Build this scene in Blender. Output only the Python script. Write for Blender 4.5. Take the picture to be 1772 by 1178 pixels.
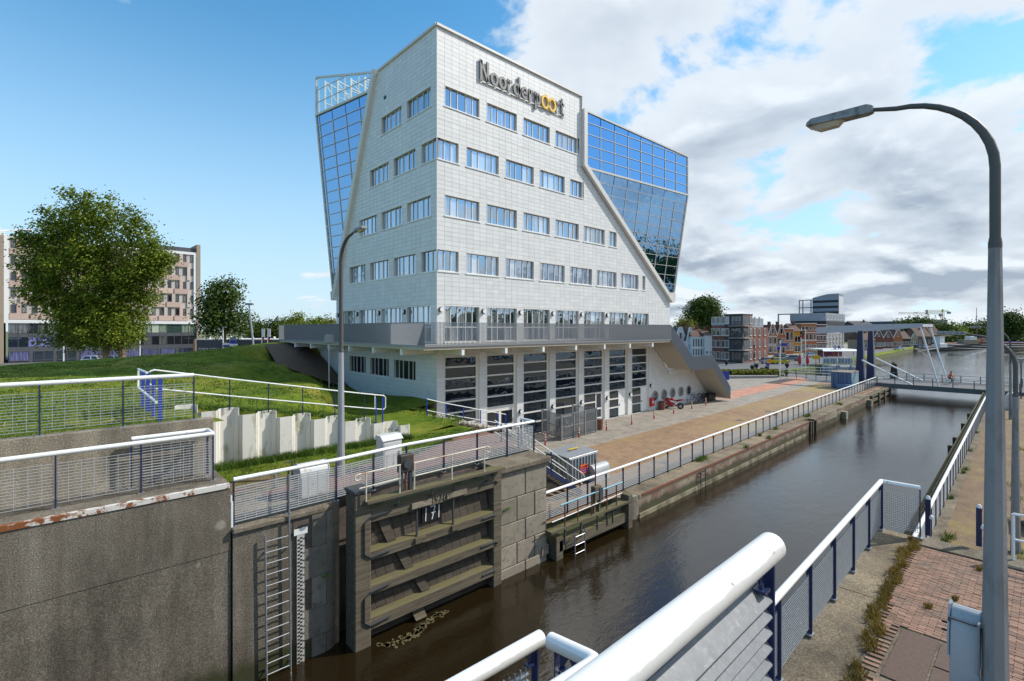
import bpy, bmesh, math, random
from mathutils import Vector, Matrix, noise as mnoise
for o in list(bpy.data.objects): bpy.data.objects.remove(o)
S = bpy.context.scene
C = S.collection
rnd = random.Random(7)
V = Vector
# ---------------------------------------------------------------- camera
TH = math.radians(47.4); ZC = 9.1; FPX = 857.0; CX = 886.0; HY = 569.0
FW = (math.cos(TH), math.sin(TH)); RT = (math.sin(TH), -math.cos(TH))
cd = bpy.data.cameras.new('camera'); cam = bpy.data.objects.new('camera', cd); C.objects.link(cam)
cam.location = (0, 0, ZC); cam.rotation_euler = (math.radians(90), 0, TH - math.radians(90))
cd.sensor_width = 36; cd.lens = 36*FPX/1772; cd.shift_y = -20/1772
cd.clip_start = 0.05; cd.clip_end = 6000
S.camera = cam
# ---------------------------------------------------------------- world
SUN = V((0.80, -0.46, 0.80)).normalized()
W = bpy.data.worlds.new('World'); S.world = W; W.use_nodes = True
nt = W.node_tree; N = nt.nodes; L = nt.links; N.clear()
def nd(t, **k):
    n = N.new(t)
    for a, b in k.items(): setattr(n, a, b)
    return n
def mth(op, a, b=None, c=None, clamp=False):
    n = N.new('ShaderNodeMath'); n.operation = op; n.use_clamp = clamp
    for i, x in enumerate((a, b, c)):
        if x is None: continue
        if isinstance(x, (int, float)): n.inputs[i].default_value = x
        else: L.new(x, n.inputs[i])
    return n.outputs[0]
def sstep(x, a, b):
    n = N.new('ShaderNodeMapRange'); n.interpolation_type = 'SMOOTHSTEP'
    L.new(x, n.inputs[0])
    for i, q in ((1, a), (2, b)):
        if isinstance(q, (int, float)): n.inputs[i].default_value = q
        else: L.new(q, n.inputs[i])
    n.inputs[3].default_value = 0; n.inputs[4].default_value = 1
    return n.outputs[0]
tc = nd('ShaderNodeTexCoord'); sx = nd('ShaderNodeSeparateXYZ'); L.new(tc.outputs['Generated'], sx.inputs[0])
x, y, z = sx.outputs
sky = nd('ShaderNodeTexSky', sky_type='NISHITA'); sky.sun_disc = False
sky.sun_elevation = math.asin(SUN.z); sky.sun_rotation = math.atan2(SUN.x, SUN.y)
sky.altitude = 0; sky.air_density = 1.0; sky.dust_density = 0.2; sky.ozone_density = 1.2
zz = mth('ADD', mth('MAXIMUM', z, 0.0), 0.26)
cm = nd('ShaderNodeCombineXYZ')
L.new(mth('DIVIDE', x, zz), cm.inputs[0]); L.new(mth('DIVIDE', y, zz), cm.inputs[1])
def noi(sc, det, ro, off, dist=0.0, k=1.0):
    mp = nd('ShaderNodeMapping'); mp.inputs[1].default_value = off; mp.inputs[3].default_value = (k, k, 1)
    L.new(cm.outputs[0], mp.inputs[0])
    n = nd('ShaderNodeTexNoise'); n.inputs['Scale'].default_value = sc; n.inputs['Detail'].default_value = det
    n.inputs['Roughness'].default_value = ro; n.inputs['Distortion'].default_value = dist
    L.new(mp.outputs[0], n.inputs['Vector']); return n.outputs[0]
OFF = (10.2, 3.3, 0.9)
n1 = noi(2.1, 12, 0.56, OFF, 0.18)
n2 = noi(2.1, 5, 0.5, OFF, 0.18, 0.95)          # the same cloud field a little nearer the zenith
n3 = noi(0.75, 4, 0.5, (9.0, 4.0, 2.0), 0.2)
az = mth('ADD', mth('MULTIPLY', x, RT[0]), mth('MULTIPLY', y, RT[1]))     # sideways share of the direction
cov = mth('MULTIPLY', sstep(az, -0.40, 0.22), mth('SUBTRACT', 1.0, mth('MULTIPLY', sstep(az, 0.74, 0.98), 0.16)))
thr = mth('SUBTRACT', 0.672, mth('MULTIPLY', cov, 0.25))
thr = mth('SUBTRACT', thr, mth('MULTIPLY', mth('MULTIPLY', sstep(z, 0.22, 0.06), sstep(z, 0.0, 0.05)), 0.085))
thr = mth('ADD', thr, mth('MULTIPLY', mth('SUBTRACT', 0.5, n3), 0.30))
dens = sstep(n1, thr, mth('ADD', thr, 0.075))
body = sstep(n1, mth('ADD', thr, 0.02), mth('ADD', thr, 0.26))
lit = mth('ADD', 0.5, mth('MULTIPLY', mth('SUBTRACT', n1, n2), 4.2), clamp=True)
shade = mth('MULTIPLY', mth('SUBTRACT', 1.0, lit), mth('ADD', 0.30, mth('MULTIPLY', body, 0.95)), clamp=True)
shade = mth('MULTIPLY', shade, mth('ADD', 0.45, mth('MULTIPLY', sstep(z, 0.62, 0.10), 0.75)), clamp=True)
cr = nd('ShaderNodeMix', data_type='RGBA'); L.new(shade, cr.inputs[0])
cr.inputs[6].default_value = (0.83, 0.895, 0.955, 1); cr.inputs[7].default_value = (0.36, 0.425, 0.52, 1)
b1 = nd('ShaderNodeBackground'); b1.inputs[1].default_value = 0.15
hs = nd('ShaderNodeHueSaturation'); hs.inputs['Saturation'].default_value = 1.32; hs.inputs['Value'].default_value = 1.18; hs.inputs['Hue'].default_value = 0.487
L.new(sky.outputs[0], hs.inputs['Color'])
hz = nd('ShaderNodeMix', data_type='RGBA'); L.new(mth('MULTIPLY', mth('POWER', sstep(z, 0.62, -0.02), 1.3), 0.88), hz.inputs[0]); L.new(hs.outputs[0], hz.inputs[6]); hz.inputs[7].default_value = (3.0, 4.15, 5.15, 1); L.new(hz.outputs[2], b1.inputs[0])
b2 = nd('ShaderNodeBackground'); b2.inputs[1].default_value = 0.87; L.new(cr.outputs[2], b2.inputs[0])
mx = nd('ShaderNodeMixShader'); L.new(mth('MULTIPLY', dens, 0.94), mx.inputs[0]); L.new(b1.outputs[0], mx.inputs[1]); L.new(b2.outputs[0], mx.inputs[2])
ow = nd('ShaderNodeOutputWorld'); L.new(mx.outputs[0], ow.inputs[0])
# ---------------------------------------------------------------- sun
sl = bpy.data.lights.new('sun', 'SUN'); so = bpy.data.objects.new('sun', sl); C.objects.link(so)
sl.energy = 3.6; sl.angle = math.radians(0.55); sl.color = (1.0, 0.945, 0.86)
so.rotation_euler = (-SUN).to_track_quat('-Z', 'Y').to_euler(); so.location = SUN*200
# ---------------------------------------------------------------- exposure
S.view_settings.view_transform = 'Standard'; S.view_settings.look = 'None'
S.view_settings.exposure = 0.30; S.view_settings.gamma = 1.0; S.view_settings.use_curve_mapping = False
S.render.engine = 'CYCLES'; S.cycles.use_denoising = True; S.cycles.max_bounces = 7; S.cycles.transparent_max_bounces = 12
S.cycles.caustics_reflective = False; S.cycles.caustics_refractive = False; S.cycles.sample_clamp_indirect = 8
# ---------------------------------------------------------------- pixel helpers: where a sight line meets a real height, wall plane or distance
def ray(px):
    t = (px-CX)/FPX
    return (FW[0]+t*RT[0], FW[1]+t*RT[1])
def G(px, py, z):
    d = FPX*(ZC-z)/(py-HY); r = ray(px); return V((r[0]*d, r[1]*d, z))
def AT(px, py, d):
    r = ray(px); return V((r[0]*d, r[1]*d, ZC-(py-HY)/FPX*d))
# ---------------------------------------------------------------- materials
MATS = {}
def newmat(name):
    m = bpy.data.materials.new(name); m.use_nodes = True
    n = m.node_tree.nodes; l = m.node_tree.links
    return m, n, l, n['Principled BSDF']
def bump(n, l, b, h, st, dist=0.02):
    k = n.new('ShaderNodeBump'); k.inputs['Strength'].default_value = st; k.inputs['Distance'].default_value = dist
    l.new(h, k.inputs['Height']); l.new(k.outputs[0], b.inputs['Normal']); return k
def tex(n, l, kind, sc, det=5, ro=0.55, vec=None, stretch=None, off=None):
    g = None
    if vec is None:
        g = n.new('ShaderNodeNewGeometry'); vec = g.outputs['Position']
    if stretch or off:
        mp = n.new('ShaderNodeMapping'); mp.inputs['Scale'].default_value = stretch or (1, 1, 1)
        if off: mp.inputs[1].default_value = off
        l.new(vec, mp.inputs[0]); vec = mp.outputs[0]
    t = n.new(kind); t.inputs['Scale'].default_value = sc
    if kind == 'ShaderNodeTexNoise':
        t.inputs['Detail'].default_value = det; t.inputs['Roughness'].default_value = ro
    l.new(vec, t.inputs['Vector']); return t
def ramp(n, l, src, stops):
    r = n.new('ShaderNodeValToRGB'); e = r.color_ramp.elements
    while len(e) < len(stops): e.new(0.5)
    for k, (p, c) in zip(e, stops):
        k.position = p; k.color = tuple(c)+(1,) if len(c) == 3 else c
    l.new(src, r.inputs[0]); return r.outputs[0]
def mixc(n, l, f, a, b, mode='MIX'):
    m = n.new('ShaderNodeMix'); m.data_type = 'RGBA'; m.blend_type = mode
    for i, q in ((0, f), (6, a), (7, b)):
        if isinstance(q, (int, float)): m.inputs[i].default_value = q
        elif isinstance(q, tuple): m.inputs[i].default_value = q+(1,) if len(q) == 3 else q
        else: l.new(q, m.inputs[i])
    return m.outputs[2]
def mat(name, col, ro=0.6, metal=0.0, var=0.18, sc=3.0, bmp=0.0, bsc=40, isl=0.0, dirt=None, dsc=1.5, dth=0.55, stretch=None, spec=0.5):
    """plain surface: colour with patchy noise, optional dirt colour, per-piece variation and fine relief"""
    if name in MATS: return MATS[name]
    m, n, l, b = newmat(name)
    t = tex(n, l, 'ShaderNodeTexNoise', sc, 6, 0.6, stretch=stretch)
    c = mixc(n, l, t.outputs[0], tuple(q*(1-var) for q in col), tuple(min(1, q*(1+var)) for q in col))
    if isl:
        g = n.new('ShaderNodeNewGeometry'); oi = n.new('ShaderNodeObjectInfo')
        ad = n.new('ShaderNodeMath'); ad.operation = 'ADD'; l.new(g.outputs['Random Per Island'], ad.inputs[0]); l.new(oi.outputs['Random'], ad.inputs[1])
        fr = n.new('ShaderNodeMath'); fr.operation = 'FRACT'; l.new(ad.outputs[0], fr.inputs[0])
        mr = n.new('ShaderNodeMapRange'); mr.inputs[3].default_value = 1-isl; mr.inputs[4].default_value = 1+isl; l.new(fr.outputs[0], mr.inputs[0])
        c = mixc(n, l, 1.0, c, mr.outputs[0], 'MULTIPLY')
    if dirt:
        t2 = tex(n, l, 'ShaderNodeTexNoise', dsc, 8, 0.65, stretch=stretch, off=(5, 3, 1))
        f = ramp(n, l, t2.outputs[0], [(dth-0.06, (0, 0, 0)), (dth+0.10, (1, 1, 1))])
        c = mixc(n, l, f, c, dirt)
    l.new(c, b.inputs['Base Color']); b.inputs['Roughness'].default_value = ro; b.inputs['Metallic'].default_value = metal
    b.inputs['Specular IOR Level'].default_value = spec
    if bmp:
        t3 = tex(n, l, 'ShaderNodeTexNoise', bsc, 6, 0.6, stretch=stretch); bump(n, l, b, t3.outputs[0], bmp)
    MATS[name] = m; return m
# ---------------------------------------------------------------- mesh builder
class MB:
    def __init__(s): s.v = []; s.f = []
    def add(s, vs, fs):
        k = len(s.v); s.v += [tuple(q) for q in vs]; s.f += [tuple(i+k for i in f) for f in fs]; return s
    def box(s, x0, x1, y0, y1, z0, z1):
        return s.add([(x0,y0,z0),(x1,y0,z0),(x1,y1,z0),(x0,y1,z0),(x0,y0,z1),(x1,y0,z1),(x1,y1,z1),(x0,y1,z1)],
                     [(0,3,2,1),(4,5,6,7),(0,1,5,4),(1,2,6,5),(2,3,7,6),(3,0,4,7)])
    def bar(s, p, q, w, h, up=(0,0,1)):
        p = V(p); q = V(q); d = (q-p).normalized(); a = d.cross(V(up))
        if a.length < 1e-4: a = d.cross(V((1,0,0)))
        a.normalize(); b = a.cross(d).normalized(); a = a*w/2; b = b*h/2
        return s.add([p-a-b,p+a-b,p+a+b,p-a+b,q-a-b,q+a-b,q+a+b,q-a+b],
                     [(0,1,2,3),(7,6,5,4),(4,5,1,0),(5,6,2,1),(6,7,3,2),(7,4,0,3)])
    def tube(s, pts, r, n=8, cap=True):
        pts = [V(p) for p in pts]; m = len(pts); rr = r if isinstance(r, (list, tuple)) else [r]*m
        d0 = (pts[1]-pts[0]).normalized(); a = d0.orthogonal().normalized(); k0 = len(s.v); ring = []
        for i, p in enumerate(pts):
            d = (pts[min(i+1,m-1)]-pts[max(i-1,0)]).normalized()
            a = (a-d*a.dot(d)).normalized(); b = d.cross(a)
            ring.append([p+(a*math.cos(2*math.pi*j/n)+b*math.sin(2*math.pi*j/n))*rr[i] for j in range(n)])
        vs = [q for g in ring for q in g]; fs = []
        for i in range(m-1):
            for j in range(n):
                fs.append((i*n+j, i*n+(j+1)%n, (i+1)*n+(j+1)%n, (i+1)*n+j))
        if cap: fs += [tuple(range(n-1,-1,-1)), tuple((m-1)*n+j for j in range(n))]
        return s.add(vs, fs)
    def prism(s, poly, ext):
        ext = V(ext); n = len(poly); vs = [V(p) for p in poly]+[V(p)+ext for p in poly]
        return s.add(vs, [tuple(range(n-1,-1,-1)), tuple(range(n,2*n))]+[(i,(i+1)%n,n+(i+1)%n,n+i) for i in range(n)])
    def face(s, pts): return s.add(pts, [tuple(range(len(pts)))])
    def lathe(s, c, prof, n=12):
        c = V(c); vs = []; fs = []; m = len(prof)
        for r, z in prof:
            vs += [c+V((r*math.cos(2*math.pi*j/n), r*math.sin(2*math.pi*j/n), z)) for j in range(n)]
        for i in range(m-1):
            for j in range(n): fs.append((i*n+j, i*n+(j+1)%n, (i+1)*n+(j+1)%n, (i+1)*n+j))
        fs += [tuple(range(n-1,-1,-1)), tuple((m-1)*n+j for j in range(n))]
        return s.add(vs, fs)
    def torus(s, c, R, r, ax, n=20, k=6):
        ax = V(ax).normalized(); a = ax.orthogonal().normalized(); b = ax.cross(a); c = V(c); vs = []; fs = []
        for i in range(n):
            t = 2*math.pi*i/n; e = a*math.cos(t)+b*math.sin(t)
            for j in range(k):
                u = 2*math.pi*j/k; vs.append(c+e*(R+r*math.cos(u))+ax*r*math.sin(u))
        for i in range(n):
            for j in range(k): fs.append((i*k+j, ((i+1)%n)*k+j, ((i+1)%n)*k+(j+1)%k, i*k+(j+1)%k))
        return s.add(vs, fs)
    def disc(s, c, R, ax, th=0.02, n=16):
        ax = V(ax).normalized(); a = ax.orthogonal().normalized(); b = ax.cross(a); c = V(c)
        return s.prism([c+(a*math.cos(2*math.pi*i/n)+b*math.sin(2*math.pi*i/n))*R-ax*th/2 for i in range(n)], ax*th)
    def mesh(s, name, m, smooth=False):
        me = bpy.data.meshes.new(name); me.from_pydata(s.v, [], s.f)
        if m: me.materials.append(m)
        bm = bmesh.new(); bm.from_mesh(me); bmesh.ops.recalc_face_normals(bm, faces=bm.faces); bm.to_mesh(me); bm.free()
        if smooth:
            me.polygons.foreach_set('use_smooth', [True]*len(me.polygons))
            try: me.set_sharp_from_angle(angle=math.radians(38))
            except Exception: pass
        me.update(); return me
    def build(s, name, m, parent=None, smooth=False, kind=None, label=None):
        o = bpy.data.objects.new(name, s.mesh(name, m, smooth)); C.objects.link(o)
        if parent: o.parent = parent
        if kind: o['kind'] = kind
        if label: o['label'] = label
        return o
def thing(name, label, cat, loc=(0,0,0), rz=0.0, group=None):
    o = bpy.data.objects.new(name, None); C.objects.link(o); o.location = loc; o.rotation_euler = (0,0,rz)
    o.empty_display_size = 0.3; o['label'] = label; o['category'] = cat
    if group: o['group'] = group
    return o
def tag(o, label, cat, group=None):
    o['label'] = label; o['category'] = cat
    if group: o['group'] = group
    return o
def struct(name, mb, m, smooth=False): return mb.build(name, m, None, smooth, 'structure')
def link(name, me, parent, loc=(0,0,0), rot=(0,0,0)):
    o = bpy.data.objects.new(name, me); C.objects.link(o); o.parent = parent; o.location = loc; o.rotation_euler = rot; return o
def dup(root, loc, rz, label, group=None, sc=None):
    def cp(o, par):
        c = o.copy(); C.objects.link(c); c.parent = par
        for ch in o.children: cp(ch, c)
        return c
    r = cp(root, None); r.location = loc; r.rotation_euler = (0,0,rz); r['label'] = label
    if group: r['group'] = group
    if sc: r.scale = sc
    return r
def bevel(o, w=0.01, seg=1):
    m = o.modifiers.new('bevel', 'BEVEL'); m.width = w; m.segments = seg; m.limit_method = 'ANGLE'; return o
def arc(c, r, a0, a1, n, ax1, ax2):
    c = V(c); ax1 = V(ax1); ax2 = V(ax2)
    return [c+ax1*(r*math.cos(a0+(a1-a0)*i/n))+ax2*(r*math.sin(a0+(a1-a0)*i/n)) for i in range(n+1)]
def text_mesh(txt, size, ext, m, name, offset=0.0):
    cu = bpy.data.curves.new(name, 'FONT'); cu.body = txt; cu.size = size; cu.extrude = ext; cu.offset = offset; cu.resolution_u = 3
    o = bpy.data.objects.new(name, cu); C.objects.link(o); dg = bpy.context.evaluated_depsgraph_get()
    me = bpy.data.meshes.new_from_object(o.evaluated_get(dg)); bpy.data.objects.remove(o); me.materials.clear(); me.materials.append(m); return me
# ================================================================ shared materials
m_panel = mat('white_panel', (0.71, 0.71, 0.70), 0.45, var=0.07, sc=1.1, isl=0.05, stretch=(1, 1, 0.06))
m_joint = mat('panel_joint', (0.50, 0.50, 0.50), 0.8, var=0.1)
m_cream = mat('cream_frame', (0.76, 0.73, 0.68), 0.4, var=0.05)
m_casing = mat('casing', (0.66, 0.64, 0.60), 0.4, var=0.05)
m_white = mat('white_paint', (0.82, 0.82, 0.80), 0.35, var=0.05, sc=2, dirt=(0.55, 0.52, 0.46), dsc=3, dth=0.66)
m_whitegl = mat('white_gloss', (0.84, 0.84, 0.82), 0.36, var=0.05, sc=4, bmp=0.04, bsc=30, dirt=(0.45, 0.38, 0.29), dsc=9, dth=0.655)
def m_nearrail_():
    m, n, l, b = newmat('worn_white_steel')
    t = tex(n, l, 'ShaderNodeTexNoise', 3.5, 6, 0.6); c = mixc(n, l, t.outputs[0], (0.76, 0.76, 0.74), (0.85, 0.85, 0.83))
    k = tex(n, l, 'ShaderNodeTexNoise', 55, 4, 0.7, stretch=(0.5, 1, 1)); t2 = tex(n, l, 'ShaderNodeTexNoise', 6, 4, 0.6, off=(3, 1, 2))
    mu = n.new('ShaderNodeMath'); mu.operation = 'MULTIPLY'; l.new(k.outputs[0], mu.inputs[0]); l.new(t2.outputs[0], mu.inputs[1])
    c = mixc(n, l, ramp(n, l, mu.outputs[0], [(0.355, (0, 0, 0)), (0.40, (0.8, 0.8, 0.8))]), c, (0.30, 0.22, 0.14))
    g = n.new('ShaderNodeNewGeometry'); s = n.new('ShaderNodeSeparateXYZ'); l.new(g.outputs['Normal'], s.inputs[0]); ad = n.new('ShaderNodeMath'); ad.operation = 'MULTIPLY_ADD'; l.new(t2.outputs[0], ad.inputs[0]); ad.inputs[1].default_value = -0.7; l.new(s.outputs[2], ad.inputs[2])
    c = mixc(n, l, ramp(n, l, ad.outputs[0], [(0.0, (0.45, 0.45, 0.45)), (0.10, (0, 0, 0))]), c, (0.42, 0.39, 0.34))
    l.new(c, b.inputs['Base Color']); b.inputs['Roughness'].default_value = 0.4; bump(n, l, b, k.outputs[0], 0.06, 0.004); return m
m_nearrail = m_nearrail_()
m_navy = mat('navy_paint', (0.018, 0.028, 0.085), 0.35, var=0.2, sc=6)
m_blue = mat('blue_paint', (0.02, 0.05, 0.36), 0.4, var=0.15)
m_galv = mat('galvanised', (0.36, 0.38, 0.40), 0.42, metal=0.6, var=0.22, sc=9)
m_louvre = mat('zinc_louvre', (0.46, 0.47, 0.48), 0.45, metal=0.25, var=0.15, sc=9)
m_steelgrey = mat('steel_grey', (0.24, 0.26, 0.285), 0.5, metal=0.2, var=0.12)
m_darkgrey = mat('dark_grey', (0.055, 0.06, 0.066), 0.6)
m_black = mat('black', (0.012, 0.012, 0.013), 0.5)
m_rubber = mat('rubber', (0.02, 0.02, 0.02), 0.85)
m_deckgrey = mat('deck_bar', (0.30, 0.315, 0.345), 0.42, metal=0.25, var=0.1)
m_beige = mat('soffit_beige', (0.47, 0.42, 0.34), 0.75, var=0.08, sc=0.8)
m_core = mat('core_dark', (0.05, 0.05, 0.055), 0.9)
m_letter = mat('letter_grey', (0.15, 0.145, 0.14), 0.4, var=0.05)
m_letterside = mat('letter_side', (0.03, 0.03, 0.03), 0.5)
m_yellow = mat('yellow', (0.75, 0.46, 0.01), 0.4, var=0.05)
m_red = mat('red_paint', (0.46, 0.02, 0.018), 0.35, var=0.1)
m_orange = mat('orange_cloth', (0.85, 0.13, 0.02), 0.7, var=0.1)
m_rustbrown = mat('rust_brown', (0.19, 0.07, 0.04), 0.75, var=0.3, sc=8)
m_skin = mat('skin', (0.55, 0.33, 0.24), 0.6, var=0.05)
m_asphalt = mat('asphalt', (0.135, 0.135, 0.14), 0.9, var=0.18, sc=0.5, bmp=0.3, bsc=60)
m_soil = mat('soil', (0.13, 0.09, 0.06), 0.95, var=0.35, sc=4, bmp=0.6, bsc=18)
def m_glass(name, tint, base, gl=0.5, ro=0.015, curtain=None):
    if name in MATS: return MATS[name]
    m, n, l, b = newmat(name); out = n['Material Output']
    oi = n.new('ShaderNodeObjectInfo')
    if curtain:
        w = tex(n, l, 'ShaderNodeTexNoise', 6, 3, 0.6, stretch=(3, 3, 0.05))
        st = ramp(n, l, w.outputs[0], [(0.42, base), (0.58, curtain)])
        f = ramp(n, l, oi.outputs['Random'], [(0.45, (0, 0, 0)), (0.55, (1, 1, 1))])
        c = mixc(n, l, f, base, st)
        f2 = ramp(n, l, oi.outputs['Random'], [(0.10, (1, 1, 1)), (0.12, (0, 0, 0))]); c = mixc(n, l, f2, c, tuple(min(1, q*1.2) for q in curtain))
    else:
        w = tex(n, l, 'ShaderNodeTexNoise', 0.6, 3, 0.6)
        c = mixc(n, l, w.outputs[0], tuple(q*0.5 for q in base), tuple(q*1.5 for q in base))
    l.new(c, b.inputs['Base Color']); b.inputs['Roughness'].default_value = 0.6; b.inputs['Specular IOR Level'].default_value = 0.0
    g = n.new('ShaderNodeBsdfGlossy'); g.inputs['Color'].default_value = tint+(1,); g.inputs['Roughness'].default_value = ro
    lw = n.new('ShaderNodeFresnel'); lw.inputs['IOR'].default_value = 1.5
    wv = tex(n, l, 'ShaderNodeTexNoise', 0.9, 2, 0.5)
    bp = n.new('ShaderNodeBump'); bp.inputs['Strength'].default_value = 0.05; bp.inputs['Distance'].default_value = 0.25
    ad2 = n.new('ShaderNodeMath'); ad2.operation = 'MULTIPLY_ADD'; l.new(oi.outputs['Random'], ad2.inputs[0]); ad2.inputs[1].default_value = 0.0; l.new(wv.outputs[0], ad2.inputs[2])
    l.new(ad2.outputs[0], bp.inputs['Height']); l.new(bp.outputs[0], g.inputs['Normal'])
    ma = n.new('ShaderNodeMath'); ma.operation = 'MULTIPLY_ADD'; ma.use_clamp = True
    l.new(lw.outputs[0], ma.inputs[0]); ma.inputs[1].default_value = 1.2; ma.inputs[2].default_value = gl
    mx = n.new('ShaderNodeMixShader'); l.new(ma.outputs[0], mx.inputs[0]); l.new(b.outputs[0], mx.inputs[1]); l.new(g.outputs[0], mx.inputs[2])
    l.new(mx.outputs[0], out.inputs[0]); MATS[name] = m; return m
g_win = m_glass('window_glass', (0.66, 0.80, 0.96), (0.018, 0.03, 0.05), 0.46, curtain=(0.50, 0.52, 0.54))
g_dark = m_glass('shop_glass', (0.50, 0.60, 0.70), (0.010, 0.016, 0.026), 0.12)
g_curt = m_glass('curtain_wall_glass', (0.34, 0.58, 0.90), (0.003, 0.020, 0.026), 0.56, 0.01)
g_far = m_glass('far_window_glass', (0.6, 0.66, 0.72), (0.018, 0.021, 0.025), 0.10, 0.05, curtain=(0.22, 0.22, 0.21))
def clear_glass():
    m, n, l, b = newmat('clear_glass'); out = n['Material Output']
    t = n.new('ShaderNodeBsdfTransparent'); t.inputs[0].default_value = (0.93, 0.98, 0.98, 1)
    g = n.new('ShaderNodeBsdfGlossy'); g.inputs['Roughness'].default_value = 0.02
    mx = n.new('ShaderNodeMixShader'); mx.inputs[0].default_value = 0.10; l.new(t.outputs[0], mx.inputs[1]); l.new(g.outputs[0], mx.inputs[2]); l.new(mx.outputs[0], out.inputs[0])
    return m
g_clear = clear_glass()
# ================================================================ office building (local frame: u = along the canal front, v = along the side front, w = up)
BX, BY, BZ = 17.89, 26.55, 1.1
PU, PW = 0.588, 0.2967
bld = thing('office_building', 'tall white panelled office block with leaning glass flanks and dark raised letters', 'building', (BX, BY, BZ))
cen_cam = V((-BX, -BY, ZC-BZ))
def clip(poly, a, b, c):            # keep a*u+b*w <= c
    out = []; n = len(poly)
    for i in range(n):
        p, q = poly[i], poly[(i+1) % n]; fp = a*p[0]+b*p[1]-c; fq = a*q[0]+b*q[1]-c
        if fp <= 0: out.append(p)
        if fp*fq < 0:
            t = fp/(fp-fq); out.append((p[0]+(q[0]-p[0])*t, p[1]+(q[1]-p[1])*t))
    return out
PANELS = []                          # (distance, polygon on wall, which wall, full size?)
def clad(face, u0, u1, w0, w1, ulines, wtop, holes, halves):
    us = [u0]+[q for q in ulines if u0+0.05 < q < u1-0.05]+[u1]
    k = int((w1-wtop)/PW)+1; ws = []
    q = wtop+k*PW
    while q > w0+0.03:
        if q < w1-0.03: ws.append(q)
        q -= PW
    ws = [w0]+sorted(ws)+[w1]
    for i in range(len(us)-1):
        for j in range(len(ws)-1):
            segs = [(ws[j], ws[j+1])]; uc = (us[i]+us[i+1])/2
            for (a, b, c, d) in holes:
                if a-0.02 < uc < b+0.02:
                    ns = []
                    for (s0, s1) in segs:
                        if d <= s0 or c >= s1: ns.append((s0, s1)); continue
                        if s0 < c: ns.append((s0, c))
                        if s1 > d: ns.append((d, s1))
                    segs = ns
            for (s0, s1) in segs:
                if s1-s0 < 0.02: continue
                p = [(us[i], s0), (us[i+1], s0), (us[i+1], s1), (us[i], s1)]
                full = abs(us[i+1]-us[i]-PU) < 0.004 and abs(s1-s0-PW) < 0.004
                cut = False
                for h in halves(uc, (s0+s1)/2):
                    p2 = clip(p, *h)
                    if len(p2) != 4 or any(abs(x[0]-y[0])+abs(x[1]-y[1]) > 1e-6 for x, y in zip(p, p2)): cut = True
                    p = p2
                    if len(p) < 3: break
                if len(p) < 3: continue
                PANELS.append((face, p, full and not cut))
def on(face, u, w, out=0.0):         # wall coordinates -> local point, out = towards the outside
    return V((u, -out, w)) if face == 'R' else V((-out, u, w))
RH = []; LH = []                     # openings (a, b, bottom, top)
rowA = (23.84, 22.40); rowB = (20.33, 18.86); rowC = (16.77, 15.29); rowD = (13.17, 11.66); rowE = (9.56, 7.06)
def g_(k): return 0.59+PU*k          # wall grid line
R_WIN = []; L_WIN = []
for k in range(4): R_WIN.append((g_(6*k), g_(6*k+5) if k < 3 else 13.93, rowA))
R_WIN.append((0.0, g_(2), rowB))
for k in range(3): R_WIN.append((g_(3+6*k), g_(8+6*k), rowB))
R_WIN.append((g_(21), 14.57, rowB))
for k in range(5): R_WIN.append((g_(6*k), g_(6*k+5), rowC))
R_WIN.append((g_(30), g_(32), rowC))
R_WIN.append((0.0, g_(2), rowD))
for k in range(6): R_WIN.append((g_(3+6*k), g_(8+6*k), rowD))
R_WIN.append((g_(39), g_(40), rowD))
for k in range(7): R_WIN.append((g_(6*k), g_(6*k+5), rowE))
LU = 0.6
def l_(k): return 0.66+0.612*k
for k in range(2): L_WIN.append((l_(6*k), l_(6*k+5), rowA))
L_WIN.append((0.0, l_(2), rowB))
for k in range(2): L_WIN.append((l_(3+6*k), l_(8+6*k), rowB))
for k in range(3): L_WIN.append((l_(6*k), l_(6*k+5), rowC))
L_WIN.append((0.0, l_(2), rowD))
for k in range(3): L_WIN.append((l_(3+6*k), l_(8+6*k), rowD))
for k in range(4): L_WIN.append((l_(6*k), l_(6*k+5), rowE))
rowF = (5.86, 4.36)
for k in range(3): L_WIN.append((l_(3+6*k), l_(8+6*k), rowF))
G_WIN = [(g_(6*k), g_(6*k+5)-0.2) for k in range(7)]
for a, b, (t, bo) in R_WIN: RH.append((a, b, bo, t))
for a, b in G_WIN: RH.append((a, g_(round((b+0.2-0.59)/PU)), 0.05, 6.2))
for a, b, (t, bo) in L_WIN: LH.append((a, b, bo, t))
dgu = (28.6-14.4); dgw = (21.53-10.74)
def hR(u, w):
    if w < 7.0:
        if u < 24.6: return []
        if u < 28.3: return [(0.798, 1, 6.54+0.798*24.99)]
        if u < 33.05: return [(0, 1, 3.80)]
        return [(0.77, 1, 3.8+0.77*33.05)]
    if w < 21.5: return [(dgw, dgu, dgw*28.6+dgu*10.74)]
    return []
def hL(u, w): return [(16.9, 7.54, 16.9*15.34+7.54*10.61)] if w > 7.0 else []
ul = [g_(k) for k in range(0, 70)]; ll = [l_(k) for k in range(0, 45)]
clad('R', 0, 14.4, 21.53, 27.4, ul, 23.84, RH, hR)
clad('R', 0, 28.6, 7.06, 21.53, ul, 23.84, RH, hR)
clad('R', 0, 37.0, 0.0, 7.06, ul, 23.84, RH, hR)
clad('L', 0, 15.46, 7.06, 27.4, ll, 23.84, LH, hL)
clad('L', 0, 21.5, 2.4, 7.06, ll, 23.84, LH, hL)
back = MB(); front = MB(); cand = []
gap = 0.007
def centroid(p): return (sum(q[0] for q in p)/len(p), sum(q[1] for q in p)/len(p))
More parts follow.
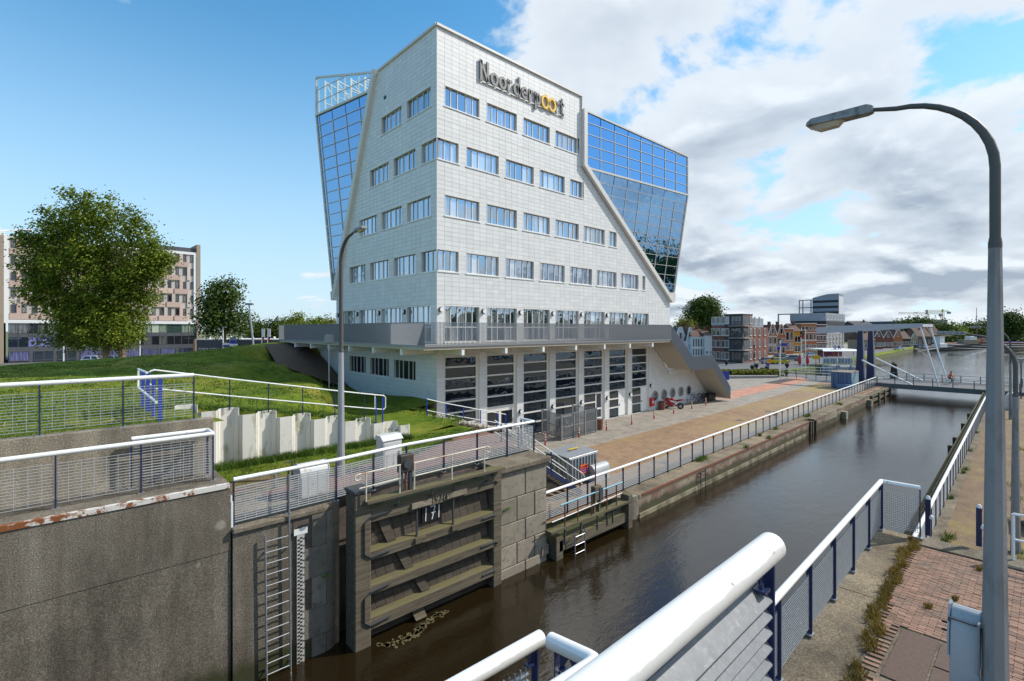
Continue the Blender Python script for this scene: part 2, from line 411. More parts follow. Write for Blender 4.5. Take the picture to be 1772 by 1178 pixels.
def shrink(p):
    c = centroid(p); o = []
    for q in p:
        o.append((q[0]-gap*(1 if q[0] > c[0] else -1), q[1]-gap*(1 if q[1] > c[1] else -1)))
    return o
dist = lambda f, p: (on(f, *centroid(p))-cen_cam).length
full_idx = sorted([i for i, (f, p, fl) in enumerate(PANELS) if fl and f == 'R' and centroid(p)[1] > 7.2], key=lambda i: dist(PANELS[i][0], PANELS[i][1]))[:300]
single = set(full_idx)
for i, (f, p, fl) in enumerate(PANELS):
    back.face([on(f, u, w, -0.022) for u, w in p])
    if i in single: continue
    q = shrink(p); n = len(q)
    front.add([on(f, u, w, 0) for u, w in q]+[on(f, u, w, -0.02) for u, w in q], [tuple(range(n))]+[(j, (j+1) % n, n+(j+1) % n, n+j) for j in range(n)])
back.build('wall', m_joint, bld)
front.build('cladding_panels', m_panel, bld, kind='stuff')
pm = MB(); hu, hw = PU/2-gap, PW/2-gap
pm.add([(-hu,0,-hw),(hu,0,-hw),(hu,0,hw),(-hu,0,hw),(-hu,.02,-hw),(hu,.02,-hw),(hu,.02,hw),(-hu,.02,hw)], [(0,1,2,3),(0,1,5,4),(1,2,6,5),(2,3,7,6),(3,0,4,7)])
pme = pm.mesh('panel', m_panel)
for i in full_idx:
    c = centroid(PANELS[i][1]); link('panel', pme, bld, (c[0], 0, c[1]))
# ---- dark core so that nothing shows through and the block casts its real shadow
co = MB()
co.prism([(0.35, 0.4, 0.3), (28.2, 0.4, 0.3), (28.2, 0.4, 10.4), (14.1, 0.4, 21.3), (14.1, 0.4, 27.2), (0.35, 0.4, 27.2)], (0, 7.0, 0))
co.prism([(0.4, 0.35, 0.3), (0.4, 20.8, 0.3), (0.4, 20.8, 6.9), (0.4, 15.2, 6.9), (0.4, 15.2, 10.4), (0.4, 7.5, 27.2), (0.4, 0.35, 27.2)], (13.6, 0, 0))
co.box(14.0, 28.2, 7.4, 15.0, 0.3, 21.0)
co.build('core', m_core, bld)
cp = MB()
cp.bar((-0.06, -0.06, 27.46), (14.46, -0.06, 27.46), 0.14, 0.16); cp.bar((-0.06, 0.0, 27.462), (-0.06, 7.75, 27.462), 0.14, 0.16); cp.bar((14.42, -0.06, 27.4), (14.42, -0.06, 26.3), 0.12, 0.12)
cp.build('roof_coping', m_casing, bld)
MB().bar((0, 0, 7.1), (0, 0, 27.38), 0.05, 0.05).build('corner_trim', m_casing, bld)
MB().face([(0.05, 0.05, 27.35), (14.35, 0.05, 27.35), (14.35, 7.6, 27.35), (0.05, 7.6, 27.35)]).build('roof', m_darkgrey, bld)
# ---- windows
PANE = {}
def pane(face, u0, u1, w0, w1, dep, par, gm, key):
    k = (face, round(u1-u0, 2), round(w1-w0, 2), key)
    if k not in PANE:
        a, b = (u1-u0)/2, (w1-w0)/2
        PANE[k] = MB().add([on(face, s*a, t*b, o) for o in (0, -0.02) for s, t in ((-1,-1),(1,-1),(1,1),(-1,1))], [(0,1,2,3),(7,6,5,4),(0,1,5,4),(1,2,6,5),(2,3,7,6),(3,0,4,7)]).mesh('pane', gm)
    return link('pane', PANE[k], par, on(face, (u0+u1)/2, (w0+w1)/2, -dep), (rnd.gauss(0, 0.004), rnd.gauss(0, 0.004), rnd.gauss(0, 0.006)))
def wbar(mb, face, u0, u1, w0, w1, o0, o1):      # little box on the wall, o0..o1 = outward range
    mb.add([on(face, u, w, o) for o in (o0, o1) for u, w in ((u0,w0),(u1,w0),(u1,w1),(u0,w1))], [(0,1,2,3),(7,6,5,4),(0,1,5,4),(1,2,6,5),(2,3,7,6),(3,0,4,7)])
def window(face, a, b, top, bot, transom=None, name='window', gm=None, fracs=None, corner=False):
    gm = gm or g_win; dep = 0.17
    o = bpy.data.objects.new(name, None); C.objects.link(o); o.parent = bld
    fr = MB(); t = 0.07
    wbar(fr, face, a, b, top-t, top, -0.30, 0.012); wbar(fr, face, a+(0 if corner else t), b-t, bot+0.07, bot+0.07+t, -0.30, -dep+0.05)
    if not corner: wbar(fr, face, a, a+t*0.7, bot, top-t, -0.30, 0.010)
    wbar(fr, face, b-t*0.7, b, bot, top-t, -0.30, 0.010)
    a2, b2 = a+(0.08 if corner else t*0.7), b-t*0.7
    w = b2-a2
    if fracs is None:
        if w < 0.8: fracs = [0, 1]
        elif w < 1.3: fracs = [0, .5, 1]
        elif w < 1.9: fracs = [0, .34, .67, 1]
        else: fracs = [0, .185, .375, .625, .815, 1]
    if corner: wbar(fr, face, 0.0, 0.09, bot+0.1, top-t, -0.09, -0.0)
    xs = [a2+w*q for q in fracs]
    for q in xs[1:-1]: wbar(fr, face, q-0.025, q+0.025, bot+0.14, top-t, -dep-0.02, -dep+0.05)
    if transom: wbar(fr, face, a2, b2, transom-0.04, transom+0.04, -dep-0.02, -dep+0.045)
    fo = fr.build('frame', m_cream, o)
    sb = MB(); wbar(sb, face, a-(0 if corner else 0.04), b+0.04, bot, bot+0.075, -0.26, 0.05); sb.build('sill', m_white, o)
    for i in range(len(xs)-1):
        lv = [bot+0.14, top-t] if not transom else [bot+0.14, transom-0.04, transom+0.04, top-t]
        for j in range(0, len(lv), 2):
            pane(face, xs[i]+0.03, xs[i+1]-0.03, lv[j], lv[j+1], dep, o, gm, gm.name)
    return o
for a, b, (t, bo) in R_WIN: window('R', a, b, t, bo, transom=8.12 if t < 10 else None, corner=(a == 0.0))
for a, b, (t, bo) in L_WIN: window('L', a, b, t, bo, transom=8.12 if 7 < t < 10 else None, corner=(a == 0.0), gm=g_dark if t < 6 else None)
# ---- ground floor: seven tall glazed bays with horizontal bars
lev = [0.08, 0.90, 1.68, 2.45, 3.22, 3.97, 4.73, 5.48, 6.13]
for i, (a, b) in enumerate(G_WIN):
    o = bpy.data.objects.new('tall_window', None); C.objects.link(o); o.parent = bld
    fr = MB(); bb = b+0.2; dep = 0.2
    wbar(fr, 'R', a, bb, 6.12, 6.2, -0.3, 0.012); wbar(fr, 'R', a, a+0.05, 0.05, 6.12, -0.3, 0.01); wbar(fr, 'R', b-0.05, bb, 0.05, 6.12, -0.3, -0.11); wbar(fr, 'R', bb-0.04, bb, 0.05, 6.12, -0.109, 0.008)
    dr = {1: (a+0.05, b-0.05, 2.2), 4: (b-0.95, b-0.05, 2.45), 5: (b-1.1, b-0.05, 2.45), 6: (b-1.0, b-0.05, 2.45)}.get(i)
    for k in range(8):
        u1 = b-0.05
        if dr and lev[k] < 2.4: u1 = dr[0]
        if u1-a < 0.2: continue
        if k: wbar(fr, 'R', a+0.05, u1, lev[k]-0.05, lev[k]+0.05, -dep-0.02, -dep+0.07)
        z0 = lev[k]+(0.05 if k else 0); z1 = lev[k+1]-(0.05 if k < 7 else 0)
        pane('R', a+0.05, u1, z0, z1, dep, o, g_dark, 'sh')
    if dr and i == 1:
        wbar(fr, 'R', dr[0], dr[1], 2.12, 2.42, -dep-0.02, -dep+0.08)
    fr.build('frame', m_cream, o)
    if dr:
        d = MB(); u0, u1, h = dr
        if i in (5, 6):
            wbar(d, 'R', u0, u1, 0.06, h, -dep-0.02, -dep+0.05); d.build('door', m_white, o)
            k = MB(); wbar(k, 'R', u0+0.10, u0+0.14, 1.0, 1.14, -dep+0.05, -dep+0.11); k.build('handle', m_black, o)
        else:
            n = 2 if i == 1 else 1; wdt = (u1-u0)/n
            for q in range(n):
                c0 = u0+q*wdt; c1 = c0+wdt
                for (p0, p1, r0, r1) in ((c0, c0+0.1, .06, h), (c1-0.1, c1, .06, h), (c0+.1, c1-.1, .06, .3), (c0+.1, c1-.1, h-.1, h), (c0+.1, c1-.1, 1.0, 1.12)):
                    wbar(d, 'R', p0, p1, r0, r1, -dep-0.02, -dep+0.06)
                pane('R', c0+0.1, c1-0.1, 0.3, 1.0, dep+0.01, o, g_dark, 'd'); pane('R', c0+0.1, c1-0.1, 1.12, h-0.1, dep+0.01, o, g_dark, 'd')
            d.build('door', m_white, o)
# ---- portholes, hose cabinet, wall lamps
for u in (25.8, 27.48, 29.13, 30.83, 32.5):
    r = MB().torus((u, -0.03, 1.36), 0.46, 0.07, (0, 1, 0), 24, 6).build('porthole', m_galv, bld, True)
    MB().disc((u, -0.015, 1.36), 0.42, (0, 1, 0), 0.03, 24).build('pane', g_dark, r)
hc = MB().box(24.75, 25.3, -0.25, -0.0, 0.45, 1.25).build('hose_cabinet', m_red, bld); MB().box(24.92, 25.12, -0.262, -0.252, 0.75, 0.98).build('emblem', m_white, hc)
lamp_me = MB().disc((0, -0.07, 0), 0.17, (0, 1, 0), 0.14, 16).mesh('wall_lamp', m_black); lens_me = MB().disc((0, -0.16, 0), 0.15, (0, 1, 0), 0.05, 16).mesh('lamp_lens', m_white)
for u, w in [(0.28, 9.25)]+[(g_(6*k)-0.3, 9.22) for k in range(1, 7)]+[(g_(6*k)-0.3, 1.9) for k in range(2, 7)]+[(25.0, 2.45)]:
    q = link('wall_lamp', lamp_me, bld, (u, 0, w)); link('lamp_lens', lens_me, q)
for k in range(1, 5):
    q = link('wall_lamp', lamp_me, bld, (0, l_(6*k)-0.34, 9.2), (0, 0, -math.pi/2)); link('lamp_lens', lens_me, q)
MB().box(-0.02, 0.02, 6.6, 6.95, 25.0, 25.25).build('vent_opening', m_black, bld)
# ---- roof sign: raised letters
sgn = bpy.data.objects.new('sign', None); C.objects.link(sgn); sgn.parent = bld
def stroke(pts, wd, dp=0.16, closed=False):
    """flat raised stroke following a line on the wall (u,w)"""
    mb = MB(); n = len(pts); L_ = []; R_ = []
    for i in range(n):
        p = V(pts[i]); a = V(pts[(i-1) % n] if closed or i else pts[i]); b = V(pts[(i+1) % n] if closed or i < n-1 else pts[i])
        d = (b-a).normalized(); q = V((-d.y, d.x))*wd/2; L_.append(p+q); R_.append(p-q)
    m = n if closed else n-1
    for i in range(m):
        j = (i+1) % n
        quad = [L_[i], L_[j], R_[j], R_[i]]
        mb.prism([(q.x, -0.05-dp, q.y) for q in quad], (0, dp, 0))
    return mb
def ring(cx, cy, rx, ry, n=22, a0=0, a1=2*math.pi): return [(cx+rx*math.cos(a0+(a1-a0)*i/n), cy+ry*math.sin(a0+(a1-a0)*i/n)) for i in range(n if abs(a1-a0) > 6.28 else n+1)]
XH, CH, SW = 0.88, 1.34, 0.20
LET = {'N': [([(0.12, 0), (0.12, CH)], 0), ([(0.12, CH-0.08), (0.72, 0.08)], 0), ([(0.72, 0), (0.72, CH)], 0)],
 'o': [(ring(0.36, XH/2, 0.27, XH/2-0.1), 1)],
 'r': [([(0.12, 0), (0.12, XH)], 0), ([(0.14, XH-0.34), (0.20, XH-0.17), (0.32, XH-0.10), (0.50, XH-0.10)], 0)],
 'd': [(ring(0.34, XH/2, 0.25, XH/2-0.1), 1), ([(0.60, 0), (0.60, CH)], 0)],
 'e': [(ring(0.36, XH/2, 0.26, XH/2-0.1, 16, 0.15, 5.5), 0), ([(0.1, XH/2), (0.62, XH/2)], 0)],
 'p': [(ring(0.38, XH/2, 0.25, XH/2-0.1), 1), ([(0.12, -0.38), (0.12, XH)], 0)],
 't': [([(0.2, 0.02), (0.2, CH*0.92)], 0), ([(0.0, XH-0.06), (0.46, XH-0.06)], 0), ([(0.2, 0.1), (0.42, 0.1)], 0)]}
ADV = {'N': 0.98, 'o': 0.78, 'r': 0.62, 'd': 0.80, 'e': 0.77, 'p': 0.78, 't': 0.5}
txt = 'Noorderpoort'; tot = sum(ADV[c] for c in txt); u = 3.42; k0 = (12.15-3.42)/tot; sw = 25.05
for i, ch in enumerate(txt):
    yel = i in (8, 9)
    mb = MB()
    for pts, cl in LET[ch]:
        if yel: pts = ring(0.39, XH/2+0.0, 0.36, XH/2-0.02, 26)
        s = stroke([(u+a*k0, sw+b*1.08) for a, b in pts], SW*(0.92 if not yel else 0.9), 0.10 if not yel else 0.14, bool(cl)); mb.add(s.v, s.f)
    mb.build('letter', m_yellow if yel else m_letter, sgn)
    u += ADV[ch]*k0
MB().box(3.4, 12.2, -0.11, -0.06, sw-0.06, sw+0.02).build('mounting_rail', m_casing, sgn)
# ---- raised walkway around the building
WK = 2.5
slab = MB(); slab.box(-WK, 24.39, -WK+0.05, -0.03, 6.78, 7.03); slab.box(-WK+0.05, -0.03, -0.03, 22.5, 6.78, 7.03); slab.build('walkway_slab', m_beige, bld)
bars = MB()
n = int((24.39+WK)/0.098)
for i in range(n+1):
    u = -WK+i*0.098; bars.box(u-0.006, u+0.006, -WK-0.03, -WK+0.03, 6.97, 8.37)
for i in range(int((22.5+WK)/0.098)+1):
    v = -WK+i*0.098; bars.box(-WK-0.03, -WK+0.03, v-0.006, v+0.006, 6.97, 8.37)
bars.build('railing_bars', m_deckgrey, bld, kind='stuff')
rl = MB(); rl.bar((-WK-0.03, -WK, 8.385), (24.39, -WK, 8.385), 0.07, 0.02); rl.bar((-WK, -WK-0.03, 8.383), (-WK, 22.5, 8.383), 0.07, 0.02)
rl.bar((-WK, -WK, 7.0), (24.39, -WK, 7.0), 0.05, 0.1); rl.bar((-WK, -WK, 7.002), (-WK, 22.5, 7.002), 0.05, 0.1); rl.build('railing_rail', m_deckgrey, bld)
for k in range(7):
    u = 0.27+3.53*k; MB().box(u-0.09, u+0.09, -2.35, 0, 6.42, 6.775).build('bracket_beam', m_white, bld); MB().box(u-0.10, u+0.10, -2.42, -2.352, 6.40, 6.777).build('beam_cap', m_whitegl, bld)
for k in range(6):
    v = 0.3+3.66*k; MB().box(-2.35, 0, v-0.09, v+0.09, 6.42, 6.775).build('bracket_beam', m_white, bld); MB().box(-2.42, -2.352, v-0.10, v+0.10, 6.40, 6.777).build('beam_cap', m_whitegl, bld)
# stair
TOP = [(24.39, 8.39), (28.61, 5.30), (32.83, 5.25), (37.24, 1.49)]; LOW = [(37.19, 0.21), (33.05, 3.84), (28.31, 3.91), (24.39, 7.0)]
ri = MB(); ri.prism([(u, -WK-0.02, w) for u, w in TOP+LOW], (0, 0.04, 0)); st = ri.build('stair_parapet', m_deckgrey, bld)
ri = MB()
for i in range(1, 130):
    u = 24.39+i*0.098
    tw = next(TOP[k][1]+(TOP[k+1][1]-TOP[k][1])*(u-TOP[k][0])/(TOP[k+1][0]-TOP[k][0]) for k in range(3) if TOP[k][0] <= u <= TOP[k+1][0]+1e-6)
    LL = LOW[::-1]; lw_ = next((LL[k][1]+(LL[k+1][1]-LL[k][1])*(u-LL[k][0])/(LL[k+1][0]-LL[k][0]) for k in range(3) if LL[k][0] <= u <= LL[k+1][0]+1e-6), None)
    if lw_ is None: continue
    ri.box(u-0.006, u+0.006, -WK-0.05, -WK-0.021, lw_, tw)
ri.build('parapet_ribs', m_deckgrey, st, kind='stuff')
so_ = MB(); so_.prism([(24.39, -WK+0.03, 7.0), (28.31, -WK+0.03, 3.95), (33.05, -WK+0.03, 3.86), (37.15, -WK+0.03, 0.25), (37.15, -WK+0.03, 0.45), (33.1, -WK+0.03, 4.1), (28.4, -WK+0.03, 4.15), (24.39, -WK+0.03, 7.02)], (0, WK-0.06, 0)); so_.build('stair_soffit', m_beige, bld)
sp = MB()
for (a, wa, b, wb) in ((24.45, 7.0, 28.35, 4.2), (33.1, 4.15, 37.1, 0.55)):
    for i in range(16):
        f = (i+0.5)/16; u = a+(b-a)*f; w = wa+(wb-wa)*f; sp.box(u-0.14, u+0.14, -WK+0.05, -0.05, w-0.02, w+0.1)
sp.build('stair_treads', m_steelgrey, bld, kind='stuff')
MB().box(28.35, 32.4, -0.22, -0.03, 3.35, 3.75).build('landing_beam', m_white, bld); MB().box(25.0, 28.0, -0.20, -0.03, 6.3, 6.62).build('landing_beam', m_white, bld)
# ---- leaning glass flanks
def lerp(a, b, t): return a+(b-a)*t
def clip3(poly, f):                 # poly of (s,t,point) clipped by f(s,t)<=0
    out = []; n = len(poly)
    for i in range(n):
        p, q = poly[i], poly[(i+1) % n]; a, b = f(*p), f(*q)
        if a <= 0: out.append(p)
        if a*b < 0:
            k = a/(a-b); out.append((p[0]+(q[0]-p[0])*k, p[1]+(q[1]-p[1])*k))
    return out
def glass_sheet(fn, ss, ts, bound, nrm, gm, par, inset=0.04):
    """panes in the grid ss x ts of the plane fn(s,t), clipped by the half planes in bound"""
    for i in range(len(ss)-1):
        for j in range(len(ts)-1):
            p = [(ss[i]+inset, ts[j]+inset), (ss[i+1]-inset, ts[j]+inset), (ss[i+1]-inset, ts[j+1]-inset), (ss[i]+inset, ts[j+1]-inset)]
            for h in bound:
                p = clip3(p, h)
                if len(p) < 3: break
            if len(p) < 3: continue
            MB().prism([fn(*q) for q in p], -V(nrm)*0.03).build('glass_pane', gm, par)
def seg_clip(p, q, bound):
    for h in bound:
        a, b = h(*p), h(*q)
        if a > 0 and b > 0: return None
        if a*b < 0:
            k = a/(a-b); m = (p[0]+(q[0]-p[0])*k, p[1]+(q[1]-p[1])*k)
            if a > 0: p = m
            else: q = m
    return p, q
def mullions(fn, ss, ts, bound, nrm, par, name='mullion', r=0.028, m=None):
    n = V(nrm)
    for s in ss:
        c = seg_clip((s, ts[0]), (s, ts[-1]), bound)
        if c: MB().bar(fn(*c[0])+n*0.02, fn(*c[1])+n*0.02, r*1.6, r*2, n).build(name, m or m_casing, par)
    for t in ts:
        c = seg_clip((ss[0], t), (ss[-1], t), bound)
        if c: MB().bar(fn(*c[0])+n*0.025, fn(*c[1])+n*0.025, r*1.6, r*2, n).build('transom', m or m_casing, par)
fl = bpy.data.objects.new('glass_flank', None); C.objects.link(fl); fl.parent = bld
# canal side: upper part upright, lower part leaning back to the diagonal
A0, B0 = V((14.80, -0.12)), V((29.2, -1.65)); FO = 21.55
cols = [0.0]+[1.79*k for k in range(1, 9)]+[14.48]; Lr = (B0-A0).length
cols = [q*Lr/14.48 for q in cols]
dirR = V(((B0-A0).x, (B0-A0).y, 0)).normalized(); nU = V((dirR.y, -dirR.x, 0))
fU = lambda s, t: V((A0.x, A0.y, FO))+dirR*s+V((0, 0, t))
bU = [lambda s, t: t-(4.75-0.85*s/Lr)]
tsU = [0, .955, 1.91, 2.865, 3.82, 4.78]
glass_sheet(fU, cols, tsU, bU, nU, g_curt, fl); mullions(fU, cols, tsU[:-1], bU, nU, fl)
MB().bar(fU(0, 4.75)+nU*0.02, fU(Lr, 3.90)+nU*0.02, 0.14, 0.14).build('top_rail', m_casing, fl); MB().bar(fU(0, 0)+nU*0.05, fU(Lr, 0)+nU*0.05, 0.12, 0.16).build('fold_rail', m_casing, fl)
dn = (V((29.2, -0.15, 11.7))-V((29.2, -1.65, FO))); Ld = dn.length; dn.normalize(); nD = dirR.cross(dn).normalized()
if nD.y > 0: nD = -nD
fD = lambda s, t: V((A0.x, A0.y, FO))+dirR*s+dn*t
DX = (28.9-14.8)/(FO-11.35)
bD = [lambda s, t: (t*DX-s) if True else 0, lambda s, t: t-Ld]
tsD = [0]+[0.905*k for k in range(1, 11)]+[Ld]
glass_sheet(fD, cols, tsD, bD, nD, g_curt, fl); mullions(fD, cols, tsD[1:], bD, nD, fl)
MB().bar(fD(Lr, 0), fD(Lr, Ld+0.1), 0.14, 0.14).build('corner_rail', m_casing, fl); MB().bar(fU(Lr, 0), fU(Lr, 3.95), 0.14, 0.14).build('corner_rail', m_casing, fl)
# far end and top of the flank
e = MB(); e.face([fU(Lr, 3.9), fU(Lr, 0), fD(Lr, Ld), (29.2, 6, 11.7), (29.2, 9, FO), (29.2, 9, 25.4)]); e.face([fU(0, 4.72), fU(Lr, 3.87), (29.2, 9, 25.3), (14.4, 9, 26.2)]); e.build('glass_end', g_curt, fl)
e = MB(); e.prism([(28.05, -0.3, 11.0), (28.62, -0.3, 10.7), (29.15, -0.3, 10.75), (29.25, -0.32, 11.72), (28.3, -0.32, 11.72)], (0, 1.2, 0)); e.build('foot_panel', m_casing, fl)
def strip(pts, face, wd, o0, o1, sx):
    mb = MB()
    for (p, q) in zip(pts, pts[1:]):
        p = V(p); q = V(q); d = (q-p).normalized(); m = V((-d.y, d.x))*sx*wd
        mb.add([on(face, a.x, a.y, o) for o in (o0, o1) for a in (p, q, q+m, p+m)], [(0,1,2,3),(7,6,5,4),(0,1,5,4),(1,2,6,5),(2,3,7,6),(3,0,4,7)])
    return mb
strip([(14.4, 26.35), (14.4, 21.60)], 'R', 0.42, -0.1, 0.34, 1).build('casing', m_casing, bld); strip([(14.4, 21.62), (28.62, 10.72)], 'R', 0.42, -0.1, 0.336, 1).build('casing', m_casing, bld)
# side front: glass over the diagonal
E0, E1 = V((-0.10, 8.6)), V((-1.52, 16.0)); FL = 26.27; Ll = (E1-E0).length
dirL = V(((E1-E0).x, (E1-E0).y, 0)).normalized(); nL = V((-dirL.y, dirL.x, 0))
if nL.x > 0: nL = -nL
cl = [Ll-0.42-1.82*k for k in range(3, -1, -1)]+[Ll]; cl = [min(0, cl[0]-1.82)]+cl
fLu = lambda s, t: V((E0.x, E0.y, FL))+dirL*s+V((0, 0, t))
bLu = [lambda s, t: t-(1.35+1.9*s/Ll), lambda s, t: -(s+0.45*t)-0.2]
tl = [0, 1.05, 2.1, 3.3]
glass_sheet(fLu, cl, tl, bLu, nL, g_clear, fl); mullions(fLu, cl, tl[:-1], bLu, nL, fl)
MB().bar(fLu(-0.5, 1.25), fLu(Ll, 3.25), 0.14, 0.14).build('top_rail', m_casing, fl); MB().bar(fLu(0, 0)+nL*0.05, fLu(Ll, 0)+nL*0.05, 0.14, 0.18).build('fold_rail', m_casing, fl)
d2 = (V((-0.05, 16.0, 11.2))-V((-1.52, 16.0, FL))); Ld2 = d2.length; d2.normalize(); nL2 = dirL.cross(d2).normalized()
if nL2.x > 0: nL2 = -nL2
fLd = lambda s, t: V((E0.x, E0.y, FL))+dirL*s+d2*t
DXL = (15.55-8.6)/(FL-11.0)
bLd = [lambda s, t: t*DXL*1.0-s, lambda s, t: t-Ld2]
tl2 = [0]+[0.94*k for k in range(1, 17) if 0.94*k < Ld2-0.2]+[Ld2]
glass_sheet(fLd, cl, tl2, bLd, nL2, g_curt, fl); mullions(fLd, cl, tl2[1:], bLd, nL2, fl)
MB().bar(fLd(Ll, 0), fLd(Ll, Ld2+0.1), 0.16, 0.16).build('corner_rail', m_casing, fl); MB().bar(fLu(Ll, 0), fLu(Ll, 3.25), 0.14, 0.14).build('corner_rail', m_casing, fl)
e = MB(); e.face([fLd(Ll, 0), fLd(Ll, Ld2), (6, 16.2, 11.2), (6, 16.2, FL)]); e.face([fLu(0, 0.02), fLu(Ll, 0.02), (6, 16.1, FL), (6, 8, FL)]); e.build('glass_end', g_curt, fl)
strip([(7.8, 27.5), (15.36, 10.5)], 'L', 0.5, -0.1, 0.32, 1).build('casing', m_casing, bld)
MB().prism([(-0.3, 15.2, 10.5), (-0.3, 15.9, 10.5), (-0.32, 16.0, 11.25), (-0.3, 15.3, 11.3)], (0.6, 0, 0)).build('foot_panel', m_casing, fl)
fr = MB()                            # roof steelwork standing behind the open glass parapet
for k in range(4):
    p = fLu(cl[-2-k], 0)+V((0.5, 0, 0)); h = 1.3+1.8*max(0, cl[-2-k])/Ll
    fr.bar(p, p+V((0, 0, h)), 0.14, 0.14); fr.bar(p+V((0, 0, h-0.1)), p+V((2.2, 0, h-0.5)), 0.1, 0.1)
    q = p+V((2.2, 0, 0)); fr.bar(q, q+V((0, 0, h-0.4)), 0.12, 0.12); fr.bar(q, p+V((0.0, 0, h-0.2)), 0.08, 0.08)
    for zz_ in (0.5, 1.1): fr.bar(p+V((0, 0, zz_)), q+V((0, 0, zz_)), 0.07, 0.07)
fr.build('roof_steelwork', m_white, fl)
rp = MB(); rp.lathe((3.2, 8.0, 27.55), [(0.22, 0), (0.22, 0.5), (0.12, 0.62)], 10); rp.build('beacon_post', m_white, bld); MB().lathe((3.2, 7.9, 27.85), [(0.05, 0), (0.17, 0.08), (0.17, 0.25), (0.05, 0.33)], 10).build('beacon', m_red, bld)
# ================================================================ setting materials
def m_grass_():
    m, n, l, b = newmat('grass')
    t1 = tex(n, l, 'ShaderNodeTexNoise', 0.22, 6, 0.6); t2 = tex(n, l, 'ShaderNodeTexNoise', 9, 5, 0.7); t3 = tex(n, l, 'ShaderNodeTexNoise', 60, 3, 0.7)
    a = ramp(n, l, t1.outputs[0], [(0.36, (0.085, 0.165, 0.010)), (0.50, (0.165, 0.225, 0.018)), (0.66, (0.33, 0.29, 0.06))])
    c = mixc(n, l, t2.outputs[0], a, (0.21, 0.26, 0.03), 'MIX'); c = mixc(n, l, 0.55, a, c)
    t4 = tex(n, l, 'ShaderNodeTexNoise', 1.3, 8, 0.72, off=(4, 2, 0)); c = mixc(n, l, 1.0, c, ramp(n, l, t4.outputs[0], [(0.33, (0.55, 0.62, 0.55)), (0.5, (1, 1, 1)), (0.68, (1.45, 1.25, 1.1))]), 'MULTIPLY')
    c = mixc(n, l, 1.0, c, ramp(n, l, t3.outputs[0], [(0.3, (0.5, 0.5, 0.5)), (0.7, (1.35, 1.35, 1.35))]), 'MULTIPLY')
    l.new(c, b.inputs['Base Color']); b.inputs['Roughness'].default_value = 0.9; b.inputs['Specular IOR Level'].default_value = 0.15
    bump(n, l, b, t3.outputs[0], 0.9, 0.06); return m
m_grass = m_grass_()
def tide_(n, l, c, base=0.25):
    """wet, algae covered foot of walls standing in the water"""
    g = n.new('ShaderNodeNewGeometry'); sp = n.new('ShaderNodeSeparateXYZ'); l.new(g.outputs['Position'], sp.inputs[0])
    t = tex(n, l, 'ShaderNodeTexNoise', 1.6, 6, 0.65, stretch=(1, 1, 0.4)); a = n.new('ShaderNodeMath'); a.operation = 'MULTIPLY_ADD'; l.new(t.outputs[0], a.inputs[0]); a.inputs[1].default_value = -0.9; l.new(sp.outputs[2], a.inputs[2])
    f = ramp(n, l, a.outputs[0], [(0.0, (0.9, 0.9, 0.9)), (base+0.12, (0, 0, 0))]); return mixc(n, l, f, c, (0.042, 0.044, 0.016))
def m_brick_(name, c1, c2, mortar, bw, bh, patch=None, rot=0.0, psc=0.25, pth=0.5, axes='XY'):
    m, n, l, b = newmat(name)
    g = n.new('ShaderNodeNewGeometry'); vec = g.outputs['Position']
    if axes == 'XZ':
        s = n.new('ShaderNodeSeparateXYZ'); l.new(vec, s.inputs[0]); k = n.new('ShaderNodeCombineXYZ'); l.new(s.outputs[0], k.inputs[0]); l.new(s.outputs[2], k.inputs[1]); vec = k.outputs[0]
    mp = n.new('ShaderNodeMapping'); mp.inputs['Rotation'].default_value = (0, 0, rot); l.new(vec, mp.inputs[0])
    t = n.new('ShaderNodeTexBrick'); t.inputs['Scale'].default_value = 1.0; t.inputs['Brick Width'].default_value = bw; t.inputs['Row Height'].default_value = bh
    t.inputs['Mortar Size'].default_value = 0.006; t.inputs['Color1'].default_value = c1+(1,); t.inputs['Color2'].default_value = c2+(1,); t.inputs['Mortar'].default_value = mortar+(1,); t.inputs['Bias'].default_value = 0
    l.new(mp.outputs[0], t.inputs['Vector'])
    c = t.outputs[0]
    nz = tex(n, l, 'ShaderNodeTexNoise', 1.4, 8, 0.65)
    c = mixc(n, l, 1.0, c, ramp(n, l, nz.outputs[0], [(0.3, (0.7, 0.7, 0.7)), (0.7, (1.25, 1.25, 1.25))]), 'MULTIPLY')
    if patch:
        t2 = tex(n, l, 'ShaderNodeTexNoise', psc, 7, 0.65, off=(2, 7, 0)); f = ramp(n, l, t2.outputs[0], [(pth-0.08, (0, 0, 0)), (pth+0.12, (0.85, 0.85, 0.85))])
        c = mixc(n, l, f, c, patch)
    l.new(c, b.inputs['Base Color']); b.inputs['Roughness'].default_value = 0.85
    if axes == 'XZ': l.new(tide_(n, l, c, 0.1), b.inputs['Base Color'])
    bump(n, l, b, t.outputs['Fac'], -0.35, 0.01); return m
m_pave = m_brick_('grey_paving', (0.345, 0.30, 0.245), (0.295, 0.255, 0.21), (0.17, 0.15, 0.125), 0.21, 0.105)
m_brown = m_brick_('brown_clinker', (0.36, 0.215, 0.12), (0.285, 0.175, 0.10), (0.15, 0.115, 0.065), 0.21, 0.06, patch=(0.31, 0.235, 0.075), psc=0.11, pth=0.56)
m_salmon = m_brick_('salmon_paving', (0.52, 0.25, 0.16), (0.47, 0.22, 0.14), (0.3, 0.17, 0.12), 0.3, 0.3)
m_redpath = m_brick_('red_path', (0.29, 0.125, 0.085), (0.23, 0.10, 0.075), (0.14, 0.12, 0.10), 0.21, 0.065)
m_walk = m_brick_('mossy_walk', (0.225, 0.135, 0.07), (0.18, 0.112, 0.06), (0.09, 0.07, 0.04), 0.21, 0.065, patch=(0.24, 0.20, 0.035), psc=0.5, pth=0.60)
